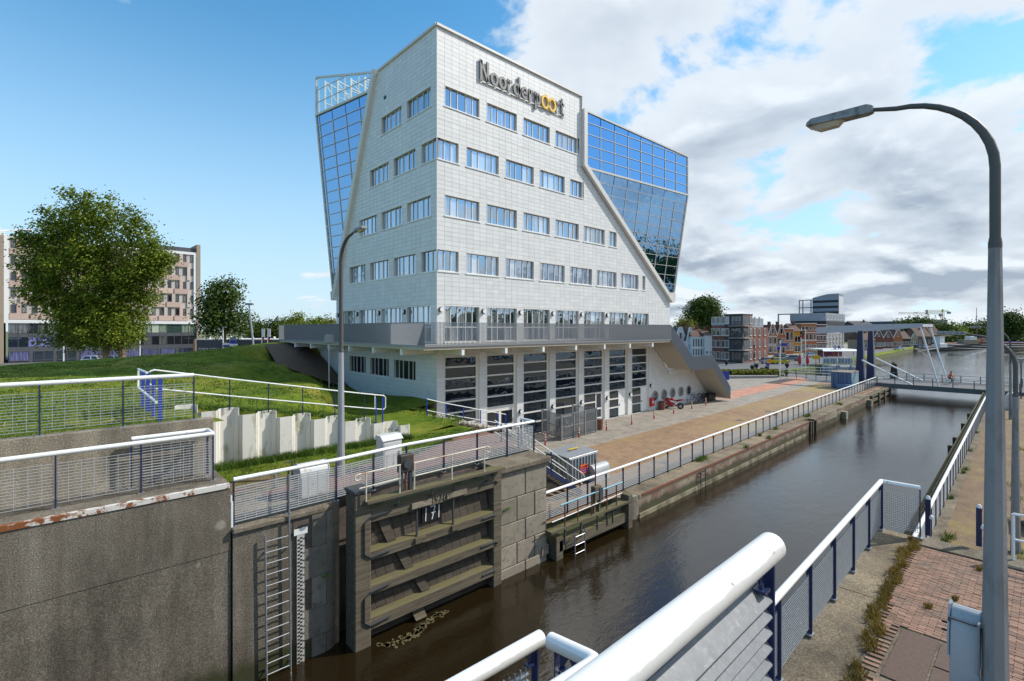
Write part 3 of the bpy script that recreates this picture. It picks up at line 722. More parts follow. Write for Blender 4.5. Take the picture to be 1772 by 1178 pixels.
m_quayb = m_brick_('quay_brick', (0.21, 0.105, 0.07), (0.15, 0.085, 0.06), (0.19, 0.17, 0.14), 0.21, 0.07, patch=(0.36, 0.31, 0.22), psc=0.9, pth=0.53, axes='XZ')
m_oldb = m_brick_('dark_brick', (0.13, 0.085, 0.065), (0.095, 0.07, 0.06), (0.17, 0.155, 0.14), 0.2, 0.065, patch=(0.06, 0.055, 0.045), psc=2, pth=0.55, axes='XZ')
def m_concrete_(name, c0, c1, speck=0.5, streak=True, light=None, tide=False):
    m, n, l, b = newmat(name)
    t = tex(n, l, 'ShaderNodeTexNoise', 0.55, 9, 0.68); c = ramp(n, l, t.outputs[0], [(0.32, c0), (0.68, c1)])
    if streak:
        s = tex(n, l, 'ShaderNodeTexNoise', 2.2, 6, 0.6, stretch=(1, 1, 0.07)); c = mixc(n, l, 1.0, c, ramp(n, l, s.outputs[0], [(0.32, (0.72, 0.70, 0.67)), (0.62, (1.12, 1.12, 1.10))]), 'MULTIPLY')
        s = tex(n, l, 'ShaderNodeTexNoise', 0.7, 7, 0.7, stretch=(1, 1, 0.25), off=(3, 0, 5)); c = mixc(n, l, ramp(n, l, s.outputs[0], [(0.53, (0, 0, 0)), (0.66, (0.75, 0.75, 0.75))]), c, tuple(q*0.62 for q in c0))
    v = tex(n, l, 'ShaderNodeTexNoise', 38, 4, 0.75); c = mixc(n, l, 1.0, c, ramp(n, l, v.outputs[0], [(0.34, (0.5, 0.5, 0.5)), (0.52, (1, 1, 1)), (0.66, (1.8, 1.8, 1.75))]), 'MULTIPLY')
    if light:
        g = n.new('ShaderNodeNewGeometry'); nz = tex(n, l, 'ShaderNodeTexNoise', 5, 5, 0.6); mm = n.new('ShaderNodeMix'); mm.data_type = 'VECTOR'; mm.inputs[0].default_value = 0.10; l.new(g.outputs['Position'], mm.inputs[4]); l.new(nz.outputs['Color'], mm.inputs[5])
        p = tex(n, l, 'ShaderNodeTexVoronoi', 1.35, vec=mm.outputs[1], off=(0.3, 0.0, 0.2), stretch=(1, 0.0001, 1)); p.inputs['Randomness'].default_value = 0.8
        wn = n.new('ShaderNodeSeparateColor'); l.new(p.outputs['Color'], wn.inputs[0]); sz = n.new('ShaderNodeMath'); sz.operation = 'MULTIPLY_ADD'; l.new(wn.outputs[0], sz.inputs[0]); sz.inputs[1].default_value = 0.12; l.new(p.outputs['Distance'], sz.inputs[2])
        f = ramp(n, l, sz.outputs[0], [(0.13, (0.62, 0.62, 0.62)), (0.20, (0, 0, 0))]); c = mixc(n, l, f, c, light)
    if tide: c = tide_(n, l, c)
    l.new(c, b.inputs['Base Color']); b.inputs['Roughness'].default_value = 0.92; b.inputs['Specular IOR Level'].default_value = 0.25
    bump(n, l, b, v.outputs[0], 0.55, 0.02); return m
m_lockconc = m_concrete_('lock_concrete', (0.13, 0.113, 0.09), (0.215, 0.19, 0.155), light=(0.40, 0.37, 0.30), tide=True)
m_terrconc = m_concrete_('terrace_concrete', (0.22, 0.19, 0.145), (0.38, 0.33, 0.26))
m_headconc = m_concrete_('weathered_concrete', (0.14, 0.115, 0.085), (0.25, 0.215, 0.165))
m_slabconc = m_concrete_('slab_concrete', (0.095, 0.08, 0.06), (0.32, 0.26, 0.18), streak=False)
m_stone = mat('ashlar', (0.19, 0.17, 0.14), 0.85, var=0.35, sc=1.6, bmp=0.5, bsc=22, isl=0.22, dirt=(0.12, 0.105, 0.085), dsc=5, dth=0.56)
m_stonelt = mat('ashlar_light', (0.29, 0.25, 0.195), 0.85, var=0.3, sc=1.6, bmp=0.5, bsc=22, isl=0.16, dirt=(0.185, 0.155, 0.12), dsc=4.5, dth=0.56)
m_mortar = mat('mortar', (0.30, 0.285, 0.25), 0.9, var=0.25, sc=6)
def m_rail_rust_():
    m, n, l, b = newmat('rusty_white_steel')
    t = tex(n, l, 'ShaderNodeTexNoise', 5.5, 9, 0.7, stretch=(1, 1, 1.0)); g = n.new('ShaderNodeNewGeometry'); s = n.new('ShaderNodeSeparateXYZ'); l.new(g.outputs['Position'], s.inputs[0])
    ma = n.new('ShaderNodeMapRange'); l.new(s.outputs[0], ma.inputs[0]); ma.inputs[1].default_value = -1.5; ma.inputs[2].default_value = 3.5; ma.inputs[3].default_value = 0.09; ma.inputs[4].default_value = -0.06
    ad = n.new('ShaderNodeMath'); l.new(t.outputs[0], ad.inputs[0]); l.new(ma.outputs[0], ad.inputs[1])
    f = ramp(n, l, ad.outputs[0], [(0.50, (0, 0, 0)), (0.57, (1, 1, 1))]); c = mixc(n, l, f, (0.66, 0.63, 0.58), (0.23, 0.075, 0.02))
    l.new(c, b.inputs['Base Color']); b.inputs['Roughness'].default_value = 0.7; return m
m_rustwhite = m_rail_rust_()
def m_wood_(name, c0, c1, moss, amt):
    m, n, l, b = newmat(name)
    t = tex(n, l, 'ShaderNodeTexNoise', 3, 8, 0.65, stretch=(0.35, 2, 4)); c = ramp(n, l, t.outputs[0], [(0.3, c0), (0.7, c1)])
    g = n.new('ShaderNodeNewGeometry'); s = n.new('ShaderNodeSeparateXYZ'); l.new(g.outputs['Normal'], s.inputs[0])
    t2 = tex(n, l, 'ShaderNodeTexNoise', 2.2, 7, 0.7); a = n.new('ShaderNodeMath'); a.operation = 'MULTIPLY_ADD'; l.new(s.outputs[2], a.inputs[0]); a.inputs[1].default_value = 0.42; l.new(t2.outputs[0], a.inputs[2])
    f = ramp(n, l, a.outputs[0], [(0.62-amt, (0, 0, 0)), (0.86-amt, (0.9, 0.9, 0.9))]); c = mixc(n, l, f, c, moss)
    l.new(c, b.inputs['Base Color']); b.inputs['Roughness'].default_value = 0.9; bump(n, l, b, t.outputs[0], 0.5, 0.02); return m
m_gatewood = m_wood_('gate_timber', (0.070, 0.056, 0.038), (0.175, 0.145, 0.10), (0.125, 0.110, 0.042), -0.05)
m_plank = m_wood_('gate_plank', (0.042, 0.033, 0.025), (0.12, 0.095, 0.07), (0.12, 0.105, 0.04), -0.06)
m_darkwood = m_wood_('dark_timber', (0.035, 0.026, 0.020), (0.10, 0.075, 0.05), (0.10, 0.085, 0.03), -0.02)
def m_water_():
    m, n, l, b = newmat('water')
    b.inputs['Base Color'].default_value = (0.016, 0.0105, 0.004, 1); b.inputs['Roughness'].default_value = 0.02; b.inputs['IOR'].default_value = 1.42; b.inputs['Specular IOR Level'].default_value = 0.9
    t1 = tex(n, l, 'ShaderNodeTexNoise', 1.3, 5, 0.62, stretch=(0.7, 1.25, 1)); t2 = tex(n, l, 'ShaderNodeTexNoise', 6.5, 4, 0.6, stretch=(0.8, 1.2, 1)); t3 = tex(n, l, 'ShaderNodeTexNoise', 0.05, 3, 0.5)
    ms = n.new('ShaderNodeMapRange'); l.new(t3.outputs[0], ms.inputs[0]); ms.inputs[1].default_value = 0.35; ms.inputs[2].default_value = 0.65; ms.inputs[3].default_value = 0.5; ms.inputs[4].default_value = 1.2
    ad = n.new('ShaderNodeMath'); ad.operation = 'MULTIPLY_ADD'; l.new(t2.outputs[0], ad.inputs[0]); ad.inputs[1].default_value = 0.33; l.new(t1.outputs[0], ad.inputs[2])
    mu = n.new('ShaderNodeMath'); mu.operation = 'MULTIPLY'; l.new(ad.outputs[0], mu.inputs[0]); l.new(ms.outputs[0], mu.inputs[1])
    bump(n, l, b, mu.outputs[0], 0.20, 0.12); return m
m_water = m_water_()
# ================================================================ water and land
struct('water', MB().face([(-120, -900, 0), (2600, -900, 0), (2600, 400, 0), (-120, 400, 0)]), m_water)
m_land = mat('far_ground', (0.13, 0.145, 0.06), 0.95, var=0.3, sc=0.02)
QL = lambda X: 13.40+(X-20.6)*0.0262          # canal edge of the low quay
RL = lambda X: 3.95+(X-30)*0.0306             # canal edge of the opposite low walk
struct('ground', MB().prism([(14.3, 14.2, -2), (20.6, 14.2, -2), (84, QL(84)+0.6, -2), (97, 17.5, -2), (97, 33.4, -2), (175, 34.4, -2), (244, 37.5, -2), (300, 38.5, -2), (480, 62, -2), (830, 75, -2), (2600, 160, -2), (2600, 2200, -2), (-1800, 2200, -2), (-1800, 60, -2), (-60, 60, -2), (-60, 44, -2), (14.3, 44, -2)], (0, 0, 3.04)), m_land)
struct('far_shore', MB().prism([(760, -900, -2), (830, 20, -2), (1100, 60, -2), (2600, 120, -2), (2600, -900, -2)], (0, 0, 3.2)), m_land)
struct('quay_clinker', MB().face([(14.4, 14.0, 1.1), (20.6, 14.0, 1.1), (84.5, QL(84.5)+0.9, 1.1), (84.5, 23.4, 1.1), (78, 23.1, 1.1), (47.4, 21.5, 1.1), (14.4, 21.05, 1.1)]), m_brown)
qc = bpy.data.objects['quay_clinker']
for px_, py_ in ((1262, 751), (1280, 727), (1150, 800), (1330, 712)):
    q_ = G(px_, py_, 1.1); MB().box(q_.x-0.35, q_.x+0.35, q_.y-0.25, q_.y+0.25, 1.08, 1.106).build('drain_cover', m_darkgrey, qc)
struct('quay_pavement', MB().face([(14.4, 21.05, 1.1), (47.4, 21.5, 1.1), (78, 23.1, 1.1), (84.5, 23.4, 1.1), (86, 25.2, 1.1), (60, 24.8, 1.1), (56, 24.6, 1.1), (56, 27.2, 1.1), (17, 27.2, 1.1), (14.4, 24, 1.1)]), m_pave)
struct('cycle_path', MB().face([(56, 24.6, 1.1), (60, 24.8, 1.1), (86, 25.2, 1.1), (90, 27.6, 1.1), (90, 28.6, 1.1), (63.1, 27.6, 1.1), (56, 27.2, 1.1)]), m_salmon)
struct('pavement', MB().face([(56, 27.2, 1.098), (63.1, 27.6, 1.098), (90, 28.6, 1.098), (84, 40, 1.098), (60, 46, 1.098), (50, 46, 1.098), (50, 27.2, 1.098)]), m_pave)
struct('road', MB().face([(84.6, 16.5, 1.104), (95, 16.8, 1.104), (97, 33.2, 1.104), (175, 36.5, 1.104), (300, 43, 1.104), (300, 50, 1.104), (130, 47.5, 1.104), (112, 51, 1.104), (60, 58, 1.104), (50, 58, 1.104), (50, 46, 1.104), (60, 46, 1.104), (84, 40, 1.104), (90, 28.6, 1.104), (90, 27.6, 1.104), (86, 25.2, 1.104), (84.5, 23.4, 1.104)]), m_asphalt)
struct('pavement', MB().prism([(50, 58, 1.0), (60, 58, 1.0), (112, 51, 1.0), (130, 47.5, 1.0), (300, 50, 1.0), (300, 80, 1.0), (50, 80, 1.0)], (0, 0, 0.2)), m_pave)
struct('verge', MB().face([(100, 33.45, 1.11), (175, 34.45, 1.11), (244, 37.55, 1.11), (300, 38.55, 1.11), (300, 43, 1.112), (175, 38.2, 1.112), (140, 35.6, 1.112), (100, 34.6, 1.112)]), m_grass)
struct('verge', MB().face([(52, 27.4, 1.106), (60.5, 27.7, 1.106), (58.5, 31, 1.106), (52, 31, 1.106)]), m_grass)
# lock head on the building side
struct('lock_head', MB().prism([(3.28, 14.0, -1.5), (6.05, 14.0, -1.5), (6.15, 14.55, -1.5), (11.75, 14.55, -1.5), (11.8, 13.6, -1.5), (14.2, 13.6, -1.5), (14.2, 16.6, -1.5), (12.5, 16.6, -1.5), (3.28, 16.6, -1.5)], (0, 0, 5.56)), m_slabconc)
struct('path', MB().face([(4.6, 15.3, 4.075), (14.2, 15.3, 4.075), (15.3, 16.6, 4.075), (15.5, 19.6, 4.075), (10.5, 17.6, 4.075), (4.6, 16.4, 4.075)]), m_redpath)
lw = MB()
lw.prism([(3.25, 16.5, 1.0), (15.2, 16.5, 1.0), (15.6, 19.6, 1.0), (15.3, 26.0, 1.0), (17.86, 26.6, 1.0), (17.86, 46, 1.0), (11.0, 46, 1.0), (3.25, 24, 1.0)], (0, 0, 3.055))
struct('lawn', lw, m_grass)
# raised lawn and bank behind the sheet piling
ctrl = [(4.5,20.5,6.12),(5.8,20.5,5.86),(7.1,20.5,5.62),(8.6,20.5,5.34),(9.9,20.5,5.06),(11.2,20.6,4.45),(12.6,21,4.02),(13,24,4.0),(13.5,28,4.0),(15,33,4.0),(17,37,4.0),(17.8,41.8,4.0),(17.8,47.3,7.4),(15.4,49,7.85),(12,46,7.7),(9,44.5,7.45),(6,45,7.1),(2.5,48,6.7),(-3,57,6.1),(-20,60,5.6),
 (0,15.8,6.5),(2.9,15.8,6.5),(2.9,20.6,6.35),(-6,16,6.5),(-16,20,6.4),(-30,16,6.3),(-30,35,6.2),(0,25,6.42),(-8,30,6.35),(3.8,23.5,6.2),(3.2,29,6.35),(1.3,33,6.45),(8,27,5.9),(10.5,30,5.9),(9,36,7.0),(13,42,6.5),(15,43,5.6),(16,40.5,4.4),(12,37,5.9),(22,51,7.6),(5,38,6.8),(0,44,6.6),(-12,46,6.1)]
def hgt(x, y):
    sw = sz = 0.0
    for a, b, c in ctrl:
        d = (x-a)**2+(y-b)**2+0.25; w = 1/d**1.7; sw += w; sz += w*c
    return sz/sw
up = MB(); xs = [-60, -45, -34, -26, -20, -15, -11, -8, -5.5]+[-4+0.75*i for i in range(30)]; ys = [15.85+0.62*i for i in range(8)]+[20.66+0.8*i for i in range(46)]
xs = [q for q in xs if q < 17.8]+[17.84]
idx = {}
for i, x_ in enumerate(xs):
    for j, y_ in enumerate(ys):
        idx[i, j] = len(up.v); h = hgt(x_, y_)+0.05*mnoise.noise(V((x_*0.6, y_*0.6, 0)))
        up.v.append((x_, y_, h))
for i in range(len(xs)-1):
    for j in range(len(ys)-1):
        cx_, cy_ = (xs[i]+xs[i+1])/2, (ys[j]+ys[j+1])/2
        if cy_ < 20.66 and cx_ > 3.15: continue
        if (cx_ > 15.2 and cy_ < 26.6) or max(up.v[idx[i+a,j+b]][2] for a in (0,1) for b in (0,1)) < 4.06: continue
        up.f.append((idx[i,j], idx[i+1,j], idx[i+1,j+1], idx[i,j+1]))
j0 = ys.index(20.66)
for i in range(len(xs)-1):
    if 2.9 < xs[i] < 12.4:
        a, b = up.v[idx[i,j0]], up.v[idx[i+1,j0]]; up.add([(a[0], a[1], 3.9), (b[0], b[1], 3.9), b, a], [(0, 1, 2, 3)])
struct('bank', up, m_grass, True)
struct('path', MB().face([(-30, 19, 6.56), (-5, 21.5, 6.56), (-2.2, 23.6, 6.56), (-1.9, 25.8, 6.56), (-3.4, 28.4, 6.56), (-8, 30.5, 6.55), (-30, 31, 6.5)]), m_pave)
sl = MB(); sl.face([(12.6, 40.6, 6.35), (17.82, 38.8, 4.12), (17.82, 47.9, 7.75), (13.4, 46.6, 7.78)]); struct('bare_slope', sl, m_soil)
# opposite side: lock platform and low walk
struct('lock_platform', MB().prism([(-60, 3.05, -1.5), (15.4, 3.05, -1.5), (15.4, -60, -1.5), (-60, -60, -1.5)], (0, 0, 5.54)), m_slabconc)
struct('low_walk', MB().prism([(15.4, 3.4, -1.5), (30, RL(30)-0.35, -1.5), (84.6, RL(84.6)-0.35, -1.5), (95, 5.9, -1.5), (95, -200, -1.5), (15.4, -60, -1.5)], (0, 0, 2.6)), m_walk)
ed = MB().face([(15.4, 3.3, 1.104), (84.6, RL(84.6)-0.4, 1.104), (84.6, RL(84.6)-1.15, 1.104), (15.4, 2.5, 1.104)]); struct('kerb_strip', ed, m_headconc)
# bricks of the lock platform laid one by one; the largest 300 are pieces of their own
brk = MB().box(-0.030, 0.030, -0.10, 0.10, -0.03, 0.0); bmesh_ = brk.mesh('brick', mat('clinker_brick', (0.25, 0.145, 0.10), 0.85, var=0.25, sc=5, isl=0.30, bmp=0.3, bsc=50, dirt=(0.16, 0.12, 0.085), dsc=2.5, dth=0.58))
pl = bpy.data.objects['lock_platform']; bl = []
row = 0; X_ = 6.6
while X_ < 15.05:
    Y_ = 2.25+(0.105 if row % 2 else 0)
    while Y_ > -3.2:
        edge = 1.90+0.045*(X_-9)-0.06*math.sin(X_*0.9)
        if Y_ < edge and X_ < 14.75 and not (8.75 < X_ < 10.55 and 0.62 < Y_ < 1.78) : bl.append((X_, Y_))
        Y_ -= 0.2085
    X_ += 0.0675; row += 1
def inview(x_, y_):
    d = FW[0]*x_+FW[1]*y_; 
    if d < 1: return None
    px = CX+FPX*(RT[0]*x_+RT[1]*y_)/d; py = HY+FPX*(ZC-4.08)/d
    return d if -20 < px < 1800 and py < 1200 else None
bl = [(inview(*q), q) for q in bl]; vis = sorted([q for q in bl if q[0]]); one = set(q[1] for q in vis[:300]); many = MB(); rb = random.Random(3)
for d_, (X_, Y_) in bl:
    z_ = 4.052+rb.uniform(0.006, 0.016); a_ = rb.uniform(-0.02, 0.02)
    if (X_, Y_) in one: link('brick', bmesh_, pl, (X_, Y_, z_), (0, 0, a_))
    else: many.box(X_-0.03, X_+0.03, Y_-0.1, Y_+0.1, z_-0.03, z_)
many.build('bricks', bmesh_.materials[0], pl, kind='stuff')
MB().box(14.8, 15.4, -20, 2.05, 4.04, 4.085).build('edge_kerb', m_headconc, pl)
for (a, b, c, d) in ((8.85, 9.62, 0.72, 1.18), (8.85, 10.45, 1.22, 1.68), (9.66, 10.45, 0.72, 1.18)):
    MB().box(a, b, c, d, 4.03, 4.064).build('manhole_cover', mat('cover_iron', (0.105, 0.062, 0.045), 0.75, var=0.35, sc=14, bmp=0.5, bsc=60), pl)
for xx in (7.45, 11.3): MB().box(xx, xx+0.018, 2.02, 2.98, 4.036, 4.0435).build('expansion_joint', m_black, pl)
cr_ = MB().face([(8.7, 0.58, 4.045), (10.6, 0.58, 4.045), (10.6, 1.82, 4.045), (8.7, 1.82, 4.045)]); cr_.build('cover_surround', m_headconc, pl)
# ================================================================ walls
w1 = thing('concrete_lock_wall', 'big dark speckled concrete lock wall with rusty white edge beam', 'wall')
t = MB(); t.box(-60, 3.22, 13.96, 15.75, -1.5, 3.52); t.build('lower_pour', m_lockconc, w1)
t = MB(); t.box(-60, 3.22, 13.95, 15.75, 3.535, 5.20); t.build('upper_pour', m_lockconc, w1)
t = MB(); t.box(-60, 3.20, 13.92, 14.06, 5.115, 5.225); t.build('edge_beam', m_rustwhite, w1)
t = MB(); t.box(3.18, 3.27, 13.99, 14.3, 4.0, 4.9); t.prism([(3.24, 13.98, 3.98), (3.24, 14.5, 3.98), (3.24, 14.5, 4.4), (3.24, 13.98, 4.75)], (0.05, 0, 0)); t.build('end_plate', m_white, w1)
w2 = thing('terrace_wall', 'pale weathered concrete terrace wall with mesh railing on top', 'wall')
t = MB(); t.box(-60, 3.15, 15.45, 15.84, 5.0, 6.66); t.build('wall_body', m_terrconc, w2)
# lock head wall with its round stone nose
w3 = thing('lock_head_wall', 'lock wall of concrete, dark brick and curved stone quoins beside the timber gate', 'wall')
t = MB(); t.box(3.26, 4.72, 13.90, 14.1, -1.5, 3.95); t.build('concrete_face', m_lockconc, w3)
t = MB(); t.box(4.72, 5.42, 13.885, 14.1, -1.5, 3.95); t.build('brick_face', m_oldb, w3)
t = MB(); t.prism([(3.24, 13.82, 3.95)]+[(5.42, 13.82, 3.95)]+[(5.42+0.70*math.sin(a), 14.52-0.70*math.cos(a), 3.95) for a in [i*math.pi/16 for i in range(1, 9)]]+[(6.12, 15.0, 3.95), (3.24, 15.0, 3.95)], (0, 0, 0.14)); bevel(t.build('coping', m_headconc, w3), 0.03, 2)
hh = [-1.2, -0.25, 0.55, 1.35, 2.2, 3.05, 3.95]
for j in range(6):
    seam = [0.0, 0.62, 1.3, 1.75] if j % 2 else [0.0, 0.95, 1.75]
    for k in range(len(seam)-1):
        pts = []
        for i in range(7):
            s_ = seam[k]+0.008+(seam[k+1]-seam[k]-0.016)*i/6
            if s_ < 0.55: pts.append((5.0+s_ if j % 2 == 0 else 5.2+s_*0.65, 13.84))
            else:
                a = (s_-0.55)/0.68
                pts.append((5.55+0.55*math.sin(min(a, 1.5)), 14.39-0.55*math.cos(min(a, 1.5))))
        inn = [(p[0]-0.02, p[1]+0.25) for p in pts[::-1]]
        MB().prism([(a, b, hh[j]+0.008) for a, b in pts+inn], (0, 0, hh[j+1]-hh[j]-0.016)).build('stone', m_stone, w3)
t = MB(); t.box(6.0, 11.82, 14.45, 14.7, -1.5, 3.95); t.build('recess_face', m_oldb, w3)
w4 = thing('stone_pier', 'square pier of large weathered stone blocks between the two lock gates', 'wall')
t = MB(); t.box(11.85, 14.16, 13.52, 15.2, -1.5, 3.86); t.build('pier_core', m_mortar, w4)
t = MB(); t.box(11.70, 14.34, 13.30, 15.3, 3.88, 4.10); bevel(t.build('coping', m_headconc, w4), 0.04, 2)
ys_ = [-1.2, 0.35, 1.15, 1.95, 2.85, 3.86]
for j in range(5):
    cuts = [11.78, 12.62, 13.55, 14.22] if j % 2 else [11.78, 13.05, 14.22]
    for a, b in zip(cuts, cuts[1:]):
        o = MB().box(a+0.012, b-0.012, 13.44+rb.uniform(-0.01, 0.01), 13.9, ys_[j]+0.012, ys_[j+1]-0.012).build('stone', m_stonelt, w4); bevel(o, 0.02)
    for a, b in ((13.91, 14.5), (14.5, 15.18)):
        MB().box(13.9, 14.2, a+0.012, b-0.012, ys_[j]+0.014, ys_[j+1]-0.014).build('stone', m_stonelt, w4)
MB().box(13.9, 14.27, 13.38, 13.7, 0.25, 0.62).build('white_block', m_terrconc, w4)
# low quay wall
w5 = thing('quay_wall', 'long low brick quay wall with concrete coping and rusty edge below the office block', 'wall')
def qrun(x0, x1, z0, z1, y0, y1, name, m):
    t = MB(); n_ = max(1, int((x1-x0)/6))
    for i in range(n_):
        a = x0+(x1-x0)*i/n_; b = x0+(x1-x0)*(i+1)/n_
        t.prism([(a, QL(a)+y0, z0), (b, QL(b)+y0, z0), (b, QL(b)+y1, z0), (a, QL(a)+y1, z0)], (0, 0, z1-z0))
    return t.build(name, m, w5)
qrun(20.6, 47.8, -1.5, 0.92, 0.0, 0.9, 'brick_face', m_quayb); qrun(49.6, 53.5, -1.5, 0.92, 0.0, 0.9, 'brick_face', m_quayb); qrun(53.6, 72, -1.5, 0.92, 0.0, 0.9, 'brick_face', m_quayb)
qrun(20.6, 47.8, 0.93, 1.115, -0.02, 1.25, 'coping', m_slabconc); qrun(49.4, 72.0, 0.93, 1.115, -0.02, 1.25, 'coping', m_slabconc); qrun(47.8, 49.6, -1.5, 1.1, 0.5, 1.25, 'recess', m_darkwood)
qrun(20.9, 47.7, 1.02, 1.13, -0.05, 0.015, 'rusty_edge', m_rustbrown)
qrun(20.6, 47.0, -1.5, 0.22, -0.06, 0.0, 'concrete_foot', mat('lime_foot', (0.30, 0.26, 0.17), 0.9, var=0.35, sc=2, bmp=0.5, bsc=14, dirt=(0.10, 0.085, 0.05), dsc=1.2, dth=0.5))
for xx in (47.9, 48.5, 49.5): MB().box(xx, xx+0.28, QL(xx)-0.12, QL(xx)+0.3, -1, 1.0+0.1*(xx < 48)).build('fender_post', m_darkwood, w5)
for xx in (58.6, 70.5): MB().box(xx, xx+0.7, QL(xx)-0.45, QL(xx)+0.1, -1, 0.72).build('fender_block', m_terrconc, w5)
MB().box(53.0, 56.5, QL(54)-0.025, QL(54)+0.3, 0.45, 1.0).build('pale_repair', m_terrconc, w5)
t = MB()
for a in range(12): t.v.append((20.6-1.25*math.sin(a*math.pi/22), 14.65-1.25*math.cos(a*math.pi/22), -1.2))
t.v.append((20.6, 14.65, -1.2)); pv = t.v; t = MB(); t.prism(pv, (0, 0, 2.3)); t.build('round_nose', m_stonelt, w5)
t = MB(); t.prism([(a_ if a_ else 0, b_, 1.0) for a_, b_, _ in pv], (0, 0, 0.12)); 
# timber fender frame near the bridge
fd = thing('timber_fender', 'mossy timber fender frame on the quay beside the drawbridge', 'fender')
for z0 in (0.15, 0.75): MB().prism([(72.2, QL(72.2)-0.1, z0), (84.4, QL(84.4)-0.1, z0), (84.4, QL(84.4)+0.35, z0), (72.2, QL(72.2)+0.35, z0)], (0, 0, 0.32)).build('beam', m_gatewood, fd)
for xx in (72.3, 76.5, 80.2, 84.0): MB().box(xx, xx+0.5, QL(xx)-0.25, QL(xx)+0.2, -1, 1.05).build('post', m_gatewood, fd)
MB().prism([(72, QL(72)+0.5, -1), (85, QL(85)+0.5, -1), (85, QL(85)+1.3, -1), (72, QL(72)+1.3, -1)], (0, 0, 2.1)).build('backing_wall', m_quayb, fd)
w6 = thing('timber_quay_wall', 'dark tarred timber wall of the walk across the canal', 'wall')
t = MB()
for i in range(23):
    a = 15.5+i*3; b = a+3
    t.prism([(a, RL(a)-0.45, -1.5), (b, RL(b)-0.45, -1.5), (b, RL(b)-0.08, -1.5), (a, RL(a)-0.08, -1.5)], (0, 0, 2.66))
t.build('wall_body', m_darkwood, w6)
for i in range(23):
    a = 15.5+i*3; MB().prism([(a, RL(a)-0.06, 0.95), (a+2.97, RL(a+2.97)-0.06, 0.95), (a+2.97, RL(a+2.97)+0.06, 0.95), (a, RL(a)+0.06, 0.95)], (0, 0, 0.3)).build('waling_beam', m_darkwood, w6)
for xx in (44, 47.5, 55, 62): MB().box(xx, xx+0.3, RL(xx)+0.05, RL(xx)+0.3, -1, 1.3).build('fender_post', m_darkwood, w6)
w7 = thing('platform_wall', 'concrete edge wall under the railing of the brick platform', 'wall')
MB().box(-60, 15.42, 3.06, 3.2, -1.5, 3.98).build('wall_body', m_headconc, w7); MB().box(15.405, 15.5, -40, 3.2, 1.0, 3.98).build('end_face', m_headconc, w7)
# ================================================================ railings
def grating(p, q, z0, z1, hstep=0.045, vstep=0.045, t=0.004, dep=0.02, slat=False):
    """infill panel between two posts: flat horizontal bars, thin uprights"""
    p = V(p); q = V(q); mb = MB(); d = (q-p); Ln = d.length; d.normalize(); n = V((-d.y, d.x, 0))
    dz = (q.z-p.z)
    z = z0
    while z < z1:
        a = p+d*0.03; b = q-d*0.03
        mb.bar(V((a.x, a.y, p.z+z)), V((b.x, b.y, q.z+z)), dep, t, (0, 0, 1)); z += hstep
    if vstep:
        k = 1; m_ = int(Ln/vstep)
        for k in range(1, m_):
            c = p+d*(Ln*k/m_); zz_ = p.z+dz*k/m_; mb.bar((c.x, c.y, zz_+z0), (c.x, c.y, zz_+z1), t*0.8, dep*0.5, tuple(n))
    return mb
def railing(name, label, pts, h, rr=0.055, post=(0.09, 0.022), step=1.5, gm=None, hstep=0.045, vstep=0.06, slat=(0.12, 1.0), mrail=None, mpost=None, gdep=0.02, gt=0.004, foot=True, group=None, rail_ext=0.0, rn=12):
    r = thing(name, label, 'railing', group=group)
    for a, b in zip(pts, pts[1:]):
        a = V(a); b = V(b); d = (b-a); Ln = d.length; dn_ = d.normalized(); n_ = max(1, round(Ln/step))
        top = V((0, 0, h))
        MB().tube([a+top-dn_*rail_ext, b+top+dn_*rail_ext], rr, rn).build('top_rail', mrail or m_whitegl, r, True)
        for i in range(n_+1):
            if i == 0 and a != V(pts[0]): continue
            c = a+d*(i/n_); nn = V((-dn_.y, dn_.x, 0))
            pm_ = MB().bar(c, c+V((0, 0, h-rr*0.6)), post[1], post[0], tuple(nn)); pm_.build('post', mpost or m_navy, r)
            if foot: MB().box(c.x-0.07, c.x+0.07, c.y-0.06, c.y+0.06, c.z, c.z+0.015).build('foot_plate', m_galv, r)
        if hstep:
            for i in range(n_):
                p = a+d*(i/n_); q = a+d*((i+1)/n_)
                grating(p, q, slat[0], slat[1], hstep, vstep, gt, gdep).build('grating', gm or m_galv, r)
    return r
railing('railing', 'white and navy grating railing along the lock wall beside the open gate', [(3.30, 14.02, 4.08), (6.0, 14.10, 4.08), (8.5, 14.40, 4.08), (14.5, 14.44, 4.08), (14.55, 15.25, 4.08)], 1.2, hstep=0.062, vstep=0.25, gdep=0.03, gt=0.022, gm=m_louvre)
railing('railing', 'rail with wire mesh on the rusty edged concrete terrace', [(-4.5, 14.60, 5.2), (2.97, 14.62, 5.2), (2.97, 15.25, 5.2), (1.35, 15.25, 5.2)], 1.2, post=(0.05, 0.03), hstep=0.066, vstep=0.2, gdep=0.012, gt=0.011, gm=m_louvre)
railing('railing', 'rail with wire mesh on top of the pale terrace wall by the lawn', [(-4.8, 15.62, 6.66), (2.72, 15.62, 6.66)], 1.2, post=(0.05, 0.03), hstep=0.066, vstep=0.2, gdep=0.010, gt=0.010, gm=m_louvre)
q0 = (14.9, QL(14.9)+0.92, 1.1); q1 = (85.2, QL(85.2)+1.6, 1.1)
railing('railing', 'long white topped railing along the low quay in front of the office block', [q0, (20.6, 14.3, 1.1), q1], 1.2, rr=0.06, hstep=0.075, vstep=None, gdep=0.03, gt=0.03, gm=m_louvre)
railing('railing', 'white topped navy railing along the walk across the canal', [(15.9, 2.88, 1.1), (84.5, RL(84.5)-0.75, 1.1)], 1.2, rr=0.065, hstep=0.06, vstep=None, gdep=0.03, gt=0.012)
